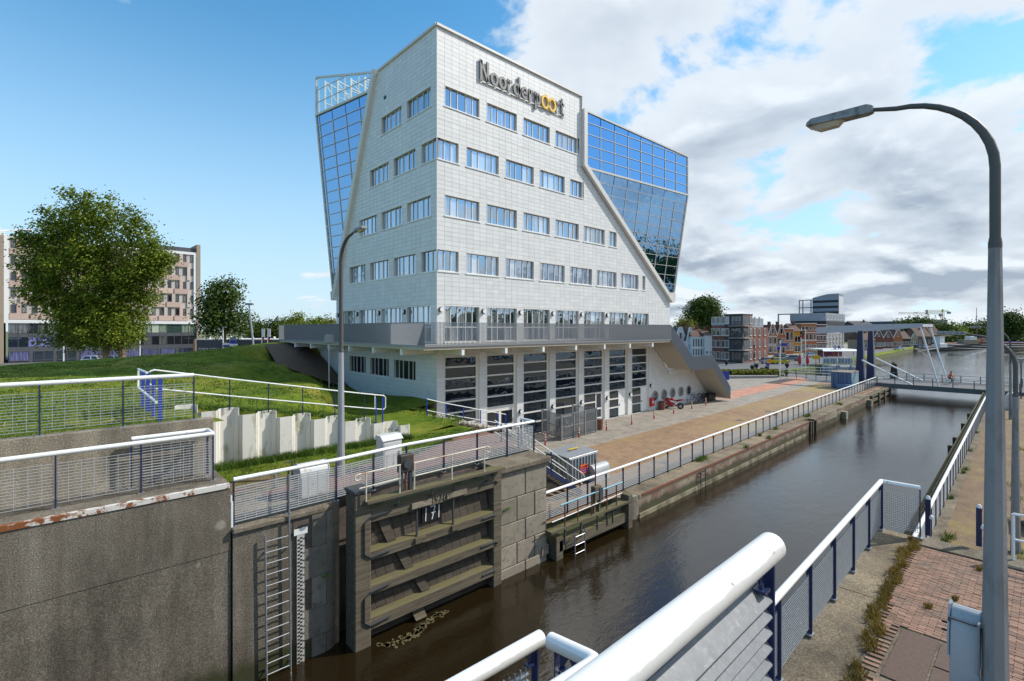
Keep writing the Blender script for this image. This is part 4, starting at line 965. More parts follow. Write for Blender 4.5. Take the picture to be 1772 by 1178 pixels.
railing('railing', 'grating railing round the corner of the brick platform', [(1.5, 2.45, 4.08), (15.22, 2.88, 4.08), (15.26, 2.12, 4.08)], 1.2, hstep=0.042, vstep=0.042, gdep=0.022, gt=0.008)
# near railings on the footbridge the picture is taken from
def near_rail(label, a, b, rr, zbot, end_post, louvre, extra=None, posts=()):
    r = thing('railing', label, 'railing'); a = V(a); b = V(b); d = (b-a).normalized(); n_ = V((-d.y, d.x, 0)).normalized()
    pts = [a]+[b] if not extra else [a, b]+[V(q) for q in extra]
    full = []
    for i, p in enumerate(pts):
        if 0 < i < len(pts)-1:
            u_ = (pts[i-1]-p).normalized(); v_ = (pts[i+1]-p).normalized()
            for k in range(5):
                f = k/4; full.append(p+u_*0.07*(1-f)**2+v_*0.07*f**2)
        else: full.append(p)
    MB().tube(full, rr, 28).build('top_rail', m_nearrail, r, True)
    def cap(p, dr):
        dr = dr.normalized(); m_ = MB(); m_.tube([p+dr*(rr*0.18*k/3) for k in range(4)], [rr*math.sqrt(max(0.02, 1-(k/3)**2)) for k in range(4)], 28); m_.build('end_cap', m_nearrail, r, True)
    cap(full[0], full[0]-full[1]); cap(full[-1], full[-1]-full[-2])
    for p, dd in posts:
        p = V(p); nn = V((-dd[1], dd[0], 0)).normalized()
        o = MB().bar(p+V((0, 0, -rr*0.5)), V((p.x, p.y, zbot)), 0.012, 0.062, tuple(nn)).build('post', m_navy, r)
        g_ = MB(); dv = V((dd[0], dd[1], 0)).normalized(); g_.prism([p+V((0, 0, -rr*0.6))-dv*0.03, p+V((0, 0, -rr*0.6))-dv*0.12, p+V((0, 0, -0.17))-dv*0.03], nn*0.010); g_.build('gusset', m_navy, r)
        k_ = MB(); k_.bar(p-dv*0.085+V((0, 0, -0.145)), p-dv*0.03+V((0, 0, -0.145)), 0.05, 0.012); k_.tube([p-dv*0.06+V((0, 0, -0.14)), p-dv*0.06+V((0, 0, -0.118))], 0.010, 6); k_.build('clip_bolt', m_navy, r)
    return r
m_slat = mat('slat_zinc', (0.15, 0.157, 0.167), 0.42, metal=0.15, var=0.4, sc=26, dirt=(0.22, 0.23, 0.24), dsc=40, dth=0.60)
fa = V((2.23, 0.80, 8.18)); fdir = V((0.9998, 0.012, 0))
fr0 = fa-fdir*2.4
r = near_rail('thick white foreground handrail with galvanised louvre slats beside the camera', fr0, fa, 0.0565, 7.25, True, True, posts=[(fa-fdir*0.055, fdir)])
for i in range(16):
    z = 8.01-0.065*i; c = fa-fdir*0.075
    mb = MB(); nn = V((-fdir.y, fdir.x, 0))
    a = fr0+V((0, 0, z-8.18)); b = c+V((0, 0, z-8.18))
    tilt = nn*0.030; mb.add([a-tilt+V((0,0,-0.028)), b-tilt+V((0,0,-0.028)), b+tilt+V((0,0,0.028)), a+tilt+V((0,0,0.028)), a-tilt+V((0,0,-0.024)), b-tilt+V((0,0,-0.024)), b+tilt+V((0,0,0.032)), a+tilt+V((0,0,0.032))], [(0,1,2,3),(7,6,5,4),(0,1,5,4),(1,2,6,5),(2,3,7,6),(3,0,4,7)])
    mb.build('louvre_slat', m_slat, r)
e1 = AT(936, 1103, 3.62); d1 = V((-0.99, 0.03, 0))
r = near_rail('short white handrail end over the water left of the gap', e1, e1+d1*2.2, 0.054, e1.z-1.2, True, False, posts=[(e1+d1*0.06, (0.99, -0.03))])
grating(e1+d1*2.2+V((0, 0, -1.15)), e1+d1*0.1+V((0, 0, -1.15)), 0.05, 1.0, 0.05, 0.05, 0.008, 0.03).build('grating', m_galv, r)
c1 = AT(953, 1108, 3.50); c2 = AT(1034, 1146, 3.18); c3 = c2+V((-1.6, 0.10, -0.02))
r = near_rail('small white corner handrail with bolted navy bracket right of the gap', c1, c2, 0.054, c1.z-1.2, True, False, extra=[c3], posts=[(c1+(c2-c1).normalized()*0.07, tuple((c1-c2).normalized())), (c2-(c2-c1).normalized()*0.16, tuple((c2-c1).normalized()))])
grating(c1+V((0.04, -0.04, -1.15)), c2+V((-0.06, 0.05, -1.15)), 0.05, 0.98, 0.05, 0.05, 0.008, 0.03).build('grating', m_galv, r)
fb = MB(); fb.box(-1.2, 1.6, 0.5, 1.0, 7.15, 7.22); fb.box(-1.0, 1.7, -1.5, 0.5, 7.15, 7.22); tag(fb.build('footbridge_deck', m_galv), 'steel footbridge deck under the thick foreground handrail', 'footbridge')
# thin two-rail handrails
def pipe_rail(label, posts, h, mid, rpost, rrail, mp, ends=None, loop=None, group=None, name='handrail'):
    r = thing(name, label, 'handrail', group=group)
    tops = [V(p)+V((0, 0, h)) for p in posts]
    if ends: tops = [V(ends[0])]+tops+[V(ends[1])]
    MB().tube(tops, rrail, 8).build('top_rail', m_whitegl, r, True)
    if mid: MB().tube([p-V((0, 0, h-mid)) for p in tops], rrail*0.9, 8).build('mid_rail', m_whitegl, r, True)
    for p in posts:
        p = V(p); MB().tube([p, p+V((0, 0, h))], rpost, 8).build('post', mp, r, True)
    return r
sp_posts = [(4.70, 20.5, 6.13), (6.04, 20.5, 5.87), (7.34, 20.5, 5.62), (8.67, 20.5, 5.36), (10.0, 20.5, 5.11)]
pr = pipe_rail('sloping white two pipe handrail on top of the sheet piling', sp_posts, 1.13, 0.5, 0.022, 0.028, m_navy, ends=((2.4, 20.5, 7.72), (10.95, 20.5, 6.07)))
MB().tube(arc((2.45, 20.5, 7.45), 0.26, math.pi*0.5, math.pi*1.5, 8, (1, 0, 0), (0, 0, 1)), 0.028, 8).build('end_bend', m_whitegl, pr, True)
MB().tube([(10.9, 20.5, 6.08), (11.02, 20.5, 6.0), (11.02, 20.5, 5.52), (10.9, 20.5, 5.45)], 0.028, 8).build('end_bend', m_whitegl, pr, True)
MB().tube([(10.5, 20.5, 6.14), (10.5, 20.5, 5.5)], 0.024, 8).build('end_upright', m_whitegl, pr, True)
for xx in (10.55, 10.88): MB().bar((xx, 20.5, 4.6), (xx, 20.5, 6.0), 0.05, 0.05).build('post', m_blue, pr)
bg = thing('cycle_barrier', 'barrier of four blue flat posts and white pipes on the lawn behind the mesh', 'barrier')
for k in range(4): MB().box(2.16, 2.26, 17.45+1.3*k, 17.53+1.3*k, 6.4, 7.68).build('post', m_blue, bg)
MB().tube([(2.1, 17.3, 7.0), (2.1, 21.55, 7.05), (2.1, 21.6, 7.7), (2.1, 19.3, 7.72)], 0.035, 8).build('pipe', m_whitegl, bg, True)
# ================================================================ sheet piling
m_pile = mat('pile_white', (0.70, 0.67, 0.61), 0.7, var=0.12, sc=2, stretch=(1, 1, 0.3), dirt=(0.20, 0.19, 0.07), dsc=1.7, dth=0.60)
pw = thing('sheet_pile_wall', 'white painted corrugated sheet pile wall stained green at the edge of the lawn', 'wall')
x_ = 3.0; k = 0
ztop = lambda q: 6.14-(q-4.7)*0.192
while x_ < 11.9:
    zt = ztop(x_+0.33)+(0.03 if k % 2 == 0 else -0.12)
    if x_ > 10.9: zt = min(zt, 4.85-(x_-10.9)*0.15)
    Y0_, Y1_ = (20.62, 20.30) if k % 2 == 0 else (20.30, 20.62)
    ya = 20.46
    pts = [(x_, ya), (x_+0.10, Y0_), (x_+0.56, Y0_), (x_+0.66, ya)]
    inn = [(a, b+0.035) for a, b in pts[::-1]]
    MB().prism([(a, b, 3.7) for a, b in pts+inn], (0, 0, zt-3.7)).build('sheet_pile', m_pile, pw)
    MB().tube([(x_+0.655, ya-0.01, 3.8), (x_+0.655, ya-0.01, zt-0.02)], 0.022, 6).build('interlock', m_pile, pw)
    x_ += 0.66; k += 1
# ================================================================ big timber lock gate
gt = thing('lock_gate', 'open mossy timber lock gate with four heavy beams and iron straps', 'lock gate')
o = MB().box(6.16, 6.66, 13.22, 13.82, -1.2, 4.42).build('heel_post', m_gatewood, gt); bevel(o, 0.03)
o = MB().box(6.12, 6.70, 13.18, 13.86, 4.42, 4.52).build('post_cap', m_darkgrey, gt); bevel(o, 0.03)
o = MB().box(11.32, 11.72, 13.28, 13.82, -1.2, 4.1).build('mitre_post', m_gatewood, gt); bevel(o, 0.03)
for z0, z1 in ((3.52, 3.95), (2.42, 2.72), (1.42, 1.72), (0.42, 0.80)):
    o = MB().prism([(6.66, 13.27, z0), (6.66, 13.27, z1-0.06), (6.66, 13.36, z1-0.02), (6.66, 13.58, z1+0.03), (6.66, 13.58, z0)], (4.66, 0, 0)).build('beam', m_gatewood, gt)
zz0 = [(0.85, 1.40), (1.76, 2.40), (2.76, 3.50)]
for z0, z1 in zz0:
    n_ = 15
    for i in range(n_):
        a = 6.68+i*(4.62/n_); sk = 0.16
        MB().prism([(a+0.008, 13.50+rb.uniform(0, .012), z0-0.05), (a+4.62/n_-0.008, 13.50, z0-0.05), (a+4.62/n_-0.008-sk, 13.56, z1+0.03), (a+0.008-sk, 13.56, z1+0.03)], (0, 0.05, 0)).build('plank', m_plank, gt)
    a = {0: 8.35, 1: 7.75, 2: 7.15}[zz0.index((z0, z1))]
    MB().prism([(a+0.12, 13.40, z0-0.03), (a+0.42, 13.40, z0-0.03), (a+0.10, 13.48, z1+0.02), (a-0.2, 13.48, z1+0.02)], (0, 0.05, 0)).build('cross_brace', m_plank, gt)
MB().box(6.66, 11.32, 13.64, 13.7, -1.0, 3.9).build('back_sheeting', m_plank, gt)
MB().prism([(8.2, 13.3, 0.05), (8.6, 13.3, 0.05), (8.5, 13.5, 0.42), (8.1, 13.5, 0.42)], (0, 0.08, 0)).build('lower_block', m_gatewood, gt)
o = MB().box(6.45, 11.66, 13.02, 13.36, 4.14, 4.22).build('walkway_plank', m_gatewood, gt)
for xx in (7.45, 8.65, 9.55, 10.95): MB().tube([(xx, 13.1, 4.14), (xx, 13.1, 3.90), (xx, 13.2, 3.82), (xx, 13.34, 3.86)], 0.022, 6).build('walkway_bracket', m_darkgrey, gt, True)
def strap(pts):
    mb = MB()
    for a, b in zip(pts, pts[1:]): mb.bar(a, b, 0.022, 0.075, (0, 1, 0))
    return mb
for (za, zb) in ((3.70, 2.55), (1.55, 0.60)):
    strap([(7.30, 13.255, za+0.02), (6.62, 13.205, za), (6.44, 13.205, za-0.12), (6.44, 13.205, zb+0.14), (6.62, 13.205, zb-0.0), (7.30, 13.255, zb+0.0)]).build('iron_strap', m_darkgrey, gt)
    strap([(10.75, 13.255, za+0.05), (11.40, 13.262, za+0.05), (11.52, 13.262, za-0.05)]).build('iron_strap', m_darkgrey, gt); strap([(10.8, 13.255, zb), (11.45, 13.262, zb)]).build('iron_strap', m_darkgrey, gt)
for (a, b, z) in ((8.00, 8.72, 3.66), (9.30, 10.10, 3.68), (8.12, 8.5, 2.56), (9.5, 9.85, 2.58)): o = MB().box(a, b, 13.20, 13.275, z-0.08, z+0.08).build('wooden_plate', m_terrconc if z > 3 else m_gatewood, gt)
for xx in (8.22, 9.6): MB().bar((xx, 13.3, 2.66), (xx, 13.3, 3.6), 0.05, 0.05).build('sluice_rod', m_darkgrey, gt)
dg = MB().box(8.5, 9.25, 13.44, 13.49, 2.95, 3.45).build('dark_plate', m_black, gt)
for q in ([(8.62, 3.0), (8.64, 3.42)], [(9.12, 3.0), (9.13, 3.42)], [(8.80, 3.41), (8.99, 3.42), (8.86, 3.0)], [(8.85, 3.2), (8.99, 3.22)]):
    mk = MB()
    for u_, v_ in zip(q, q[1:]): mk.bar((u_[0], 13.43, u_[1]), (v_[0], 13.43, v_[1]), 0.03, 0.02, (0, 1, 0))
    mk.build('white_mark', m_white, gt)
dm = text_mesh('1976', 0.30, 0.012, m_terrconc, 'carved_date'); d_ = link('carved_date', dm, gt, (8.73, 13.255, 3.58), (math.pi/2, 0, 0))
m_rustcream = mat('rusty_cream', (0.66, 0.60, 0.48), 0.6, var=0.1, dirt=(0.28, 0.11, 0.03), dsc=5, dth=0.60)
hr = thing('gate_handrail', 'rust streaked cream handrail on top of the big timber lock gate', 'handrail')
for (a, b) in ((6.2, 7.55), (8.0, 10.95)):
    MB().tube([(a, 13.12, 5.02), (b, 13.12, 5.05)], 0.024, 8).build('top_rail', m_rustcream, hr, True); MB().tube([(a+0.05, 13.12, 4.62), (b, 13.12, 4.65)], 0.020, 8).build('mid_rail', m_rustcream, hr, True)
for xx in (6.45, 7.52, 8.02, 9.42, 10.78): MB().tube([(xx, 13.12, 4.2), (xx, 13.12, 5.04)], 0.024, 8).build('post', m_rustcream, hr, True)
for xx, s_ in ((6.2, -1), (10.95, 1)): MB().tube(arc((xx, 13.12, 4.94), 0.085, math.pi/2, math.pi/2+s_*-4.6, 10, (1, 0, 0), (0, 0, 1)), 0.022, 8).build('scroll_end', m_rustcream, hr, True)
wn = thing('gate_winch', 'rusty black sluice winch standing on the big lock gate', 'winch', (7.77, 13.2, 4.2))
for xx in (-0.17, 0.15): MB().box(xx-0.04, xx+0.05, -0.06, 0.06, 0, 0.62).build('leg', m_darkgrey, wn)
bevel(MB().box(-0.24, 0.24, -0.10, 0.12, 0.58, 1.12).build('gear_housing', mat('rusty_black', (0.045, 0.038, 0.033), 0.7, var=0.35, sc=7, dirt=(0.13, 0.06, 0.03), dsc=6, dth=0.6), wn), 0.03); MB().disc((0.0, -0.12, 0.85), 0.14, (0, 1, 0), 0.05, 14).build('gear_cover', m_darkgrey, wn); MB().tube([(-0.0, 0, 0.0), (0.0, 0, 0.6)], 0.035, 8).build('spindle', m_rustbrown, wn)
# lower gate further along
g2 = thing('lock_gate', 'low timber gate with yellowish walkway plank beyond the stone pier', 'lock gate')
o = MB().box(19.15, 19.5, 13.0, 13.45, -1, 1.52).build('heel_post', m_gatewood, g2); bevel(o, 0.03); MB().box(14.42, 14.8, 13.1, 13.5, -1, 0.9).build('mitre_post', m_gatewood, g2)
o = MB().box(14.0, 19.4, 12.98, 13.32, 1.18, 1.27).build('walkway_plank', m_gatewood, g2)
o = MB().box(14.6, 19.3, 13.1, 13.55, 0.30, 0.72).build('beam', m_gatewood, g2); MB().box(14.6, 19.3, 13.5, 13.6, -1.0, 0.4).build('sheeting', m_plank, g2)
for xx in (14.9, 15.9, 17.0, 17.7, 18.1): MB().bar((xx, 13.1, 0.55), (xx, 13.1, 1.2), 0.06, 0.06).build('walkway_bracket', m_darkgrey, g2)
m_ltblue = mat('pale_blue_paint', (0.25, 0.50, 0.62), 0.5)
h2 = thing('gate_handrail', 'pale blue topped handrail on the low timber gate', 'handrail')
MB().tube([(14.6, 13.05, 2.16), (18.75, 13.05, 2.20)], 0.028, 8).build('top_rail', m_ltblue, h2, True); MB().tube([(14.1, 13.05, 1.62), (18.7, 13.05, 1.72)], 0.020, 8).build('mid_rail', m_whitegl, h2, True)
for xx in (14.85, 15.65, 16.55, 17.6, 18.3): MB().tube([(xx, 13.05, 1.27), (xx, 13.05, 2.18)], 0.028, 8).build('post', m_rustbrown, h2, True)
w2_ = thing('gate_winch', 'mossy sluice winch with tall rusty spindle on the low gate', 'winch', (16.95, 13.15, 1.25))
for xx in (-0.14, 0.2): MB().box(xx-0.05, xx+0.05, -0.06, 0.06, 0, 0.75).build('leg', m_gatewood, w2_)
bevel(MB().box(-0.2, 0.26, -0.12, 0.12, 0.55, 1.15).build('gear_housing', m_gatewood, w2_), 0.02); MB().box(0.1, 0.32, -0.15, -0.121, 0.5, 1.05).build('gear_cover', m_darkgrey, w2_); MB().tube([(-0.02, 0, 1.1), (-0.02, 0, 2.3)], 0.03, 8).build('spindle', m_rustbrown, w2_)
# ladders and staff gauge
def ladder(label, p, q, w, n, r=0.025, off=0.12, m=None, group=None):
    t = thing('ladder', label, 'ladder', group=group); p = V(p); q = V(q); n2 = V((0, -off, 0))
    for s in (0, 1):
        a = p+V((w*s, 0, 0)); b = q+V((w*s, 0, 0))
        MB().tube([a+n2, b+n2], r, 8).build('stile', m or m_galv, t, True)
        for f in (0.12, 0.88): MB().bar(a.lerp(b, f)+n2, a.lerp(b, f)+V((0, 0.05, 0)), 0.02, 0.05).build('bracket', m or m_galv, t)
    for i in range(n):
        c = p.lerp(q, (i+0.6)/n)+n2; MB().tube([c, c+V((w, 0, 0))], 0.014, 6).build('rung', m or m_galv, t, True)
    return t
ld = ladder('galvanised wall ladder with long stiles beside the checkered staff gauge', (3.98, 13.9, 3.75), (4.02, 13.9, -0.3), 0.60, 14); MB().tube([(4.58, 13.78, 3.7), (4.58, 13.80, 5.2)], 0.025, 8).build('grab_post', m_galv, ld, True)
ladder('short grey ladder hanging on the low timber gate', (15.3, 13.02, 0.95), (15.3, 13.02, -0.4), 0.62, 4)
ladder('dark ladder on the brick quay wall', (26.9, QL(27)-0.02, 1.05), (26.9, QL(27)-0.02, -0.3), 0.55, 5, m=m_darkgrey)
sg = thing('staff_gauge', 'white water level gauge with black checks and numerals', 'gauge', (4.80, 13.86, -0.35))
MB().box(0, 0.20, -0.02, 0.0, 0, 3.85).build('board', mat('gauge_board', (0.50, 0.49, 0.45), 0.7, var=0.15, dirt=(0.25, 0.22, 0.17), dsc=3, dth=0.58), sg); MB().box(-0.08, 0.28, -0.03, -0.021, 3.85, 4.02).build('head_plate', m_white, sg)
ck = MB()
for i in range(75):
    z = 0.03+i*0.05; xo = 0.02 if i % 2 else 0.085; ck.box(xo, xo+0.06, -0.026, -0.0205, z, z+0.042)
ck.build('checks', m_black, sg, kind='stuff')
for i in range(19): link('numeral', text_mesh(str((i*2) % 10)+'0', 0.055, 0.002, m_black, 'numeral'), sg, (0.145, -0.024, 0.1+i*0.2), (math.pi/2, 0, 0))
# foot of algae and floating weed
m_weed = mat('floating_weed', (0.105, 0.09, 0.035), 0.8, var=0.3, sc=6)
wd = MB(); rw = random.Random(11)
for i in range(110):
    f = rw.random(); x0 = 6.9+2.2*f+rw.gauss(0, 0.12); y0 = 13.0-0.18*math.sin(f*5)+rw.gauss(0, 0.08); s = rw.uniform(0.02, 0.09)
    wd.prism([(x0+s*math.cos(a)*rw.uniform(0.7, 1.3), y0+s*math.sin(a)*rw.uniform(0.6, 1.2), 0.004) for a in [k*math.pi/3 for k in range(6)]], (0, 0, 0.012))
wd.build('floating_weed', m_weed, None, kind='stuff')
# ================================================================ quay furniture
def bollard(label, loc, h=0.82):
    t = thing('striped_bollard', label, 'bollard', loc, group='red and white bollards along the quay')
    MB().lathe((0, 0, 0), [(0.055, 0), (0.055, h-0.04), (0.03, h)], 12).build('post', m_red, t, True)
    for z in (0.34, 0.52, 0.68): MB().lathe((0, 0, z), [(0.0575, 0), (0.0575, 0.085)], 12).build('white_band', m_white, t, True)
    return t
bl_l = ['striped bollard nearest the stone pier and steel stair', 'striped bollard in front of the grey mesh enclosure', 'striped bollard beside the brown bin at the enclosure', 'striped bollard between the brown bin and the white doors',
        'striped bollard in front of the red hose cabinet', 'striped bollard just in front of the red motorcycle', 'striped bollard between motorcycle and parked bicycles', 'striped bollard farthest away in front of the parked bicycles']
for lb, (a, b) in zip(bl_l, [(24.74, 23.53), (28.31, 23.51), (31.86, 23.66), (35.42, 23.72), (39.14, 23.89), (42.92, 24.11), (46.79, 24.30), (49.97, 24.41)]): bollard(lb, (a, b, 1.1))
def bin_(label, loc):
    t = thing('litter_bin', label, 'bin', loc, group='brown bins on the quay')
    MB().lathe((0, 0, 0.05), [(0.30, 0), (0.32, 0.75)], 18).build('drum', m_rustbrown, t, True); MB().torus((0, 0, 0.81), 0.31, 0.025, (0, 0, 1), 18, 6).build('rim', m_darkgrey, t, True); MB().lathe((0, 0, 0), [(0.2, 0), (0.2, 0.05)], 12).build('foot', m_darkgrey, t)
bin_('brown drum bin at the end of the grey mesh enclosure', (31.75, 24.3, 1.1)); bin_('brown drum bin beside the red motorcycle', (44.2, 26.1, 1.1))
tag(bevel(MB().box(53.0, 54.6, 25.5, 26.3, 1.12, 1.9).build('black_crate', m_black), 0.04), 'black plastic crate under the foot of the outer stair', 'crate')
# mesh enclosure
en = thing('mesh_enclosure', 'grey perforated fence enclosure against the glazed ground floor', 'fence')
cor = [(27.4, 26.4), (27.25, 25.68), (26.62, 23.70), (28.03, 23.75), (29.35, 23.78), (30.80, 23.84)]
m_mesh = mat('mesh_panel', (0.20, 0.21, 0.225), 0.5, metal=0.3, var=0.1)
for i, c in enumerate(cor): MB().box(c[0]-0.045, c[0]+0.045, c[1]-0.045, c[1]+0.045, 1.1, 2.98).build('post', m_galv, en)
MB().box(30.755, 30.845, 26.2, 26.29, 1.1, 2.98).build('post', m_galv, en)
for a, b in list(zip(cor, cor[1:]))+[((30.8, 23.84), (30.8, 26.2))]:
    a = V((a[0], a[1], 1.1)); b = V((b[0], b[1], 1.1)); d = (b-a).normalized()
    grating(a+d*0.05, b-d*0.05, 0.12, 1.82, 0.05, 0.035, 0.010, 0.02).build('mesh_panel', m_mesh, en)
    f = MB()
    for z in (0.1, 0.95, 1.82): f.bar(a+V((0, 0, z)), b+V((0, 0, z)), 0.03, 0.04)
    f.build('panel_frame', m_galv, en)
# ---------------------------------------------------------------- bicycles
def bicycle(label, loc, rz, col, group='parked bicycles', lean=0.0):
    t = thing('bicycle', label, 'bicycle', loc, rz, group); t.rotation_euler = (lean, 0, rz)
    mf = mat('bike_'+col, {'blue': (0.02, 0.08, 0.45), 'black': (0.02, 0.02, 0.02), 'grey': (0.3, 0.31, 0.32), 'green': (0.05, 0.15, 0.08), 'white': (0.6, 0.6, 0.6)}[col], 0.35)
    R = 0.34
    for x in (-0.54, 0.54):
        w = MB().torus((x, 0, R), R-0.02, 0.02, (0, 1, 0), 22, 6).build('wheel', m_rubber, t, True)
        sp = MB()
        for k in range(8):
            a = k*math.pi/8; sp.bar((x-0.31*math.cos(a), 0, R-0.31*math.sin(a)), (x+0.31*math.cos(a), 0, R+0.31*math.sin(a)), 0.004, 0.004, (0, 1, 0))
        sp.build('spokes', m_galv, w); MB().tube([(x, -0.04, R), (x, 0.04, R)], 0.03, 8).build('hub', m_galv, w)
    f = MB(); bb = (-0.08, 0, 0.29); hd = (0.40, 0, 0.86); st = (-0.20, 0, 0.78)
    for a, b in ((bb, hd), (bb, st), (st, (0.38, 0, 0.92)), (bb, (-0.54, 0, R)), (st, (-0.54, 0, R)), ((0.36, 0, 0.98), (0.54, 0, R))): f.tube([a, b], 0.018, 6)
    f.build('frame', mf, t, True)
    s = MB().prism([(-0.36, -0.08, 0.92), (-0.36, 0.08, 0.92), (-0.05, 0.02, 0.94), (-0.05, -0.02, 0.94)], (0, 0, 0.05)).build('saddle', m_black, t); MB().tube([st, (-0.22, 0, 0.92)], 0.014, 6).build('seat_post', m_galv, t)
    MB().tube([(0.22, -0.28, 1.06), (0.36, -0.22, 1.08), (0.38, 0, 1.05), (0.36, 0.22, 1.08), (0.22, 0.28, 1.06)], 0.014, 6).build('handlebar', m_galv, t, True)
    for y in (-0.1, 0.1): MB().box(-0.13+y, -0.03+y, y-0.04, y+0.04, 0.18+y, 0.21+y).build('pedal', m_black, t)
    MB().bar((-0.75, 0, 0.74), (-0.35, 0, 0.74), 0.12, 0.02).build('carrier', m_black, t)
    return t
bicycle('blue bicycle in the row parked beyond the red motorcycle', (50.9, 26.0, 1.1), 1.9, 'blue', lean=0.08)
bicycle('black bicycle parked just behind the blue one', (51.6, 26.05, 1.1), 1.75, 'black', lean=-0.06)
bicycle('grey bicycle at the stair end of the parked row', (52.3, 26.0, 1.1), 1.6, 'grey', lean=0.1)
bicycle('white bicycle parked nearest to the motorcycle', (50.0, 26.2, 1.1), 2.0, 'white', lean=0.05)
bicycle('lone black bicycle leaning on the quay railing', (45.2, QL(45)+1.75, 1.1), 0.05, 'black', lean=-0.15)
bicycle('black bicycle inside the mesh enclosure', (28.2, 25.4, 1.1), 1.2, 'black', lean=0.1)
bicycle('grey bicycle inside the mesh enclosure near the bin', (29.4, 25.3, 1.1), 1.4, 'grey', lean=-0.1)
bs = thing('bicycle_stand', 'hoop bicycle stand between motorcycle and bicycles', 'bicycle stand')
for k in range(4): MB().torus((48.2+0.55*k, 26.0, 1.38), 0.26, 0.015, (0.9, -0.45, 0), 18, 5).build('hoop', m_galv, bs, True)
# ---------------------------------------------------------------- motorcycle
mc = thing('motorcycle', 'red sports motorcycle with black seat parked nose to the white wall', 'motorcycle', (45.55, 25.65, 1.1), math.radians(118))
for x, w_ in ((0.70, 0.055), (-0.70, 0.075)):
    w = MB().torus((x, 0, 0.31), 0.25, w_, (0, 1, 0), 24, 8).build('wheel', m_rubber, mc, True); MB().torus((x, 0, 0.31), 0.17, 0.025, (0, 1, 0), 20, 5).build('rim', m_darkgrey, w, True); MB().disc((x, 0, 0.31), 0.10, (0, 1, 0), 0.1, 12).build('brake_disc', m_galv, w)
def loft(secs, name, m, par):
    mb = MB(); n = 10
    for (x, zc_, hw_, hh_) in secs:
        for j in range(n):
            a = 2*math.pi*j/n; mb.v.append((x, hw_*math.cos(a), zc_+hh_*math.sin(a)))
    for i in range(len(secs)-1):
        for j in range(n): mb.f.append((i*n+j, i*n+(j+1) % n, (i+1)*n+(j+1) % n, (i+1)*n+j))
    mb.f += [tuple(range(n-1, -1, -1)), tuple((len(secs)-1)*n+j for j in range(n))]
    return mb.build(name, m, par, True)
loft([(0.82, 0.80, 0.08, 0.08), (0.70, 0.86, 0.19, 0.17), (0.48, 0.84, 0.24, 0.24), (0.30, 0.70, 0.22, 0.30)], 'front_fairing', m_red, mc)
loft([(0.55, 0.50, 0.20, 0.20), (0.20, 0.45, 0.23, 0.24), (-0.15, 0.42, 0.17, 0.16)], 'belly_fairing', m_red, mc)
loft([(0.36, 0.90, 0.12, 0.08), (0.12, 0.95, 0.19, 0.13), (-0.15, 0.86, 0.14, 0.09)], 'tank', m_red, mc)
loft([(-0.10, 0.83, 0.13, 0.05), (-0.45, 0.86, 0.14, 0.05), (-0.75, 0.95, 0.11, 0.05)], 'seat', m_black, mc); loft([(-0.30, 0.76, 0.15, 0.08), (-0.65, 0.86, 0.13, 0.09), (-0.98, 0.98, 0.06, 0.04)], 'tail', m_red, mc)
MB().prism([(0.78, -0.13, 0.92), (0.78, 0.13, 0.92), (0.52, 0.12, 1.18), (0.52, -0.12, 1.18)], (-0.02, 0, 0.01)).build('windscreen', g_dark, mc)
MB().tube([(0.42, -0.34, 1.02), (0.50, -0.2, 1.05), (0.52, 0.2, 1.05), (0.42, 0.34, 1.02)], 0.016, 6).build('handlebar', m_black, mc, True)
for y in (-0.07, 0.07): MB().tube([(0.52, y, 1.0), (0.70, y, 0.31)], 0.028, 8).build('fork', m_galv, mc, True)
MB().tube([(0.2, -0.17, 0.28), (-0.4, -0.19, 0.32), (-0.85, -0.2, 0.52)], [0.03, 0.045, 0.05], 8).build('exhaust', m_galv, mc, True); MB().tube([(-0.05, 0.1, 0.4), (-0.70, 0.1, 0.31)], 0.03, 6).build('swing_arm', m_darkgrey, mc); MB().box(0.0, 0.35, -0.16, 0.16, 0.25, 0.6).build('engine', m_darkgrey, mc)
# ---------------------------------------------------------------- steel stair down to the quay
ss = thing('steel_stair', 'steel stair with white pipe handrails from the pier down to the quay', 'stair')
for y in (15.35, 16.45): MB().bar((14.35, y, 4.0), (18.7, y, 1.15), 0.05, 0.24).build('stringer', m_navy, ss)
for i in range(15):
    f = (i+0.5)/15; MB().box(14.35+4.35*f-0.13, 14.35+4.35*f+0.13, 15.37, 16.43, 4.0-2.85*f, 4.04-2.85*f).build('tread', m_darkwood, ss)
for y in (15.35, 16.45):
    MB().tube([(14.1, y, 5.1), (18.75, y, 2.1), (18.9, y, 1.9)], 0.026, 8).build('top_rail', m_whitegl, ss, True); MB().tube([(14.1, y, 4.6), (18.75, y, 1.6)], 0.022, 8).build('mid_rail', m_whitegl, ss, True)
    for f in (0.03, 0.5, 0.97): MB().bar((14.35+4.35*f, y, 4.0-2.85*f), (14.35+4.35*f, y, 5.0-2.95*f), 0.05, 0.05).build('post', m_navy, ss)
MB().box(17.0, 17.14, 16.2, 16.34, 1.1, 2.85).build('corner_post', m_navy, ss)
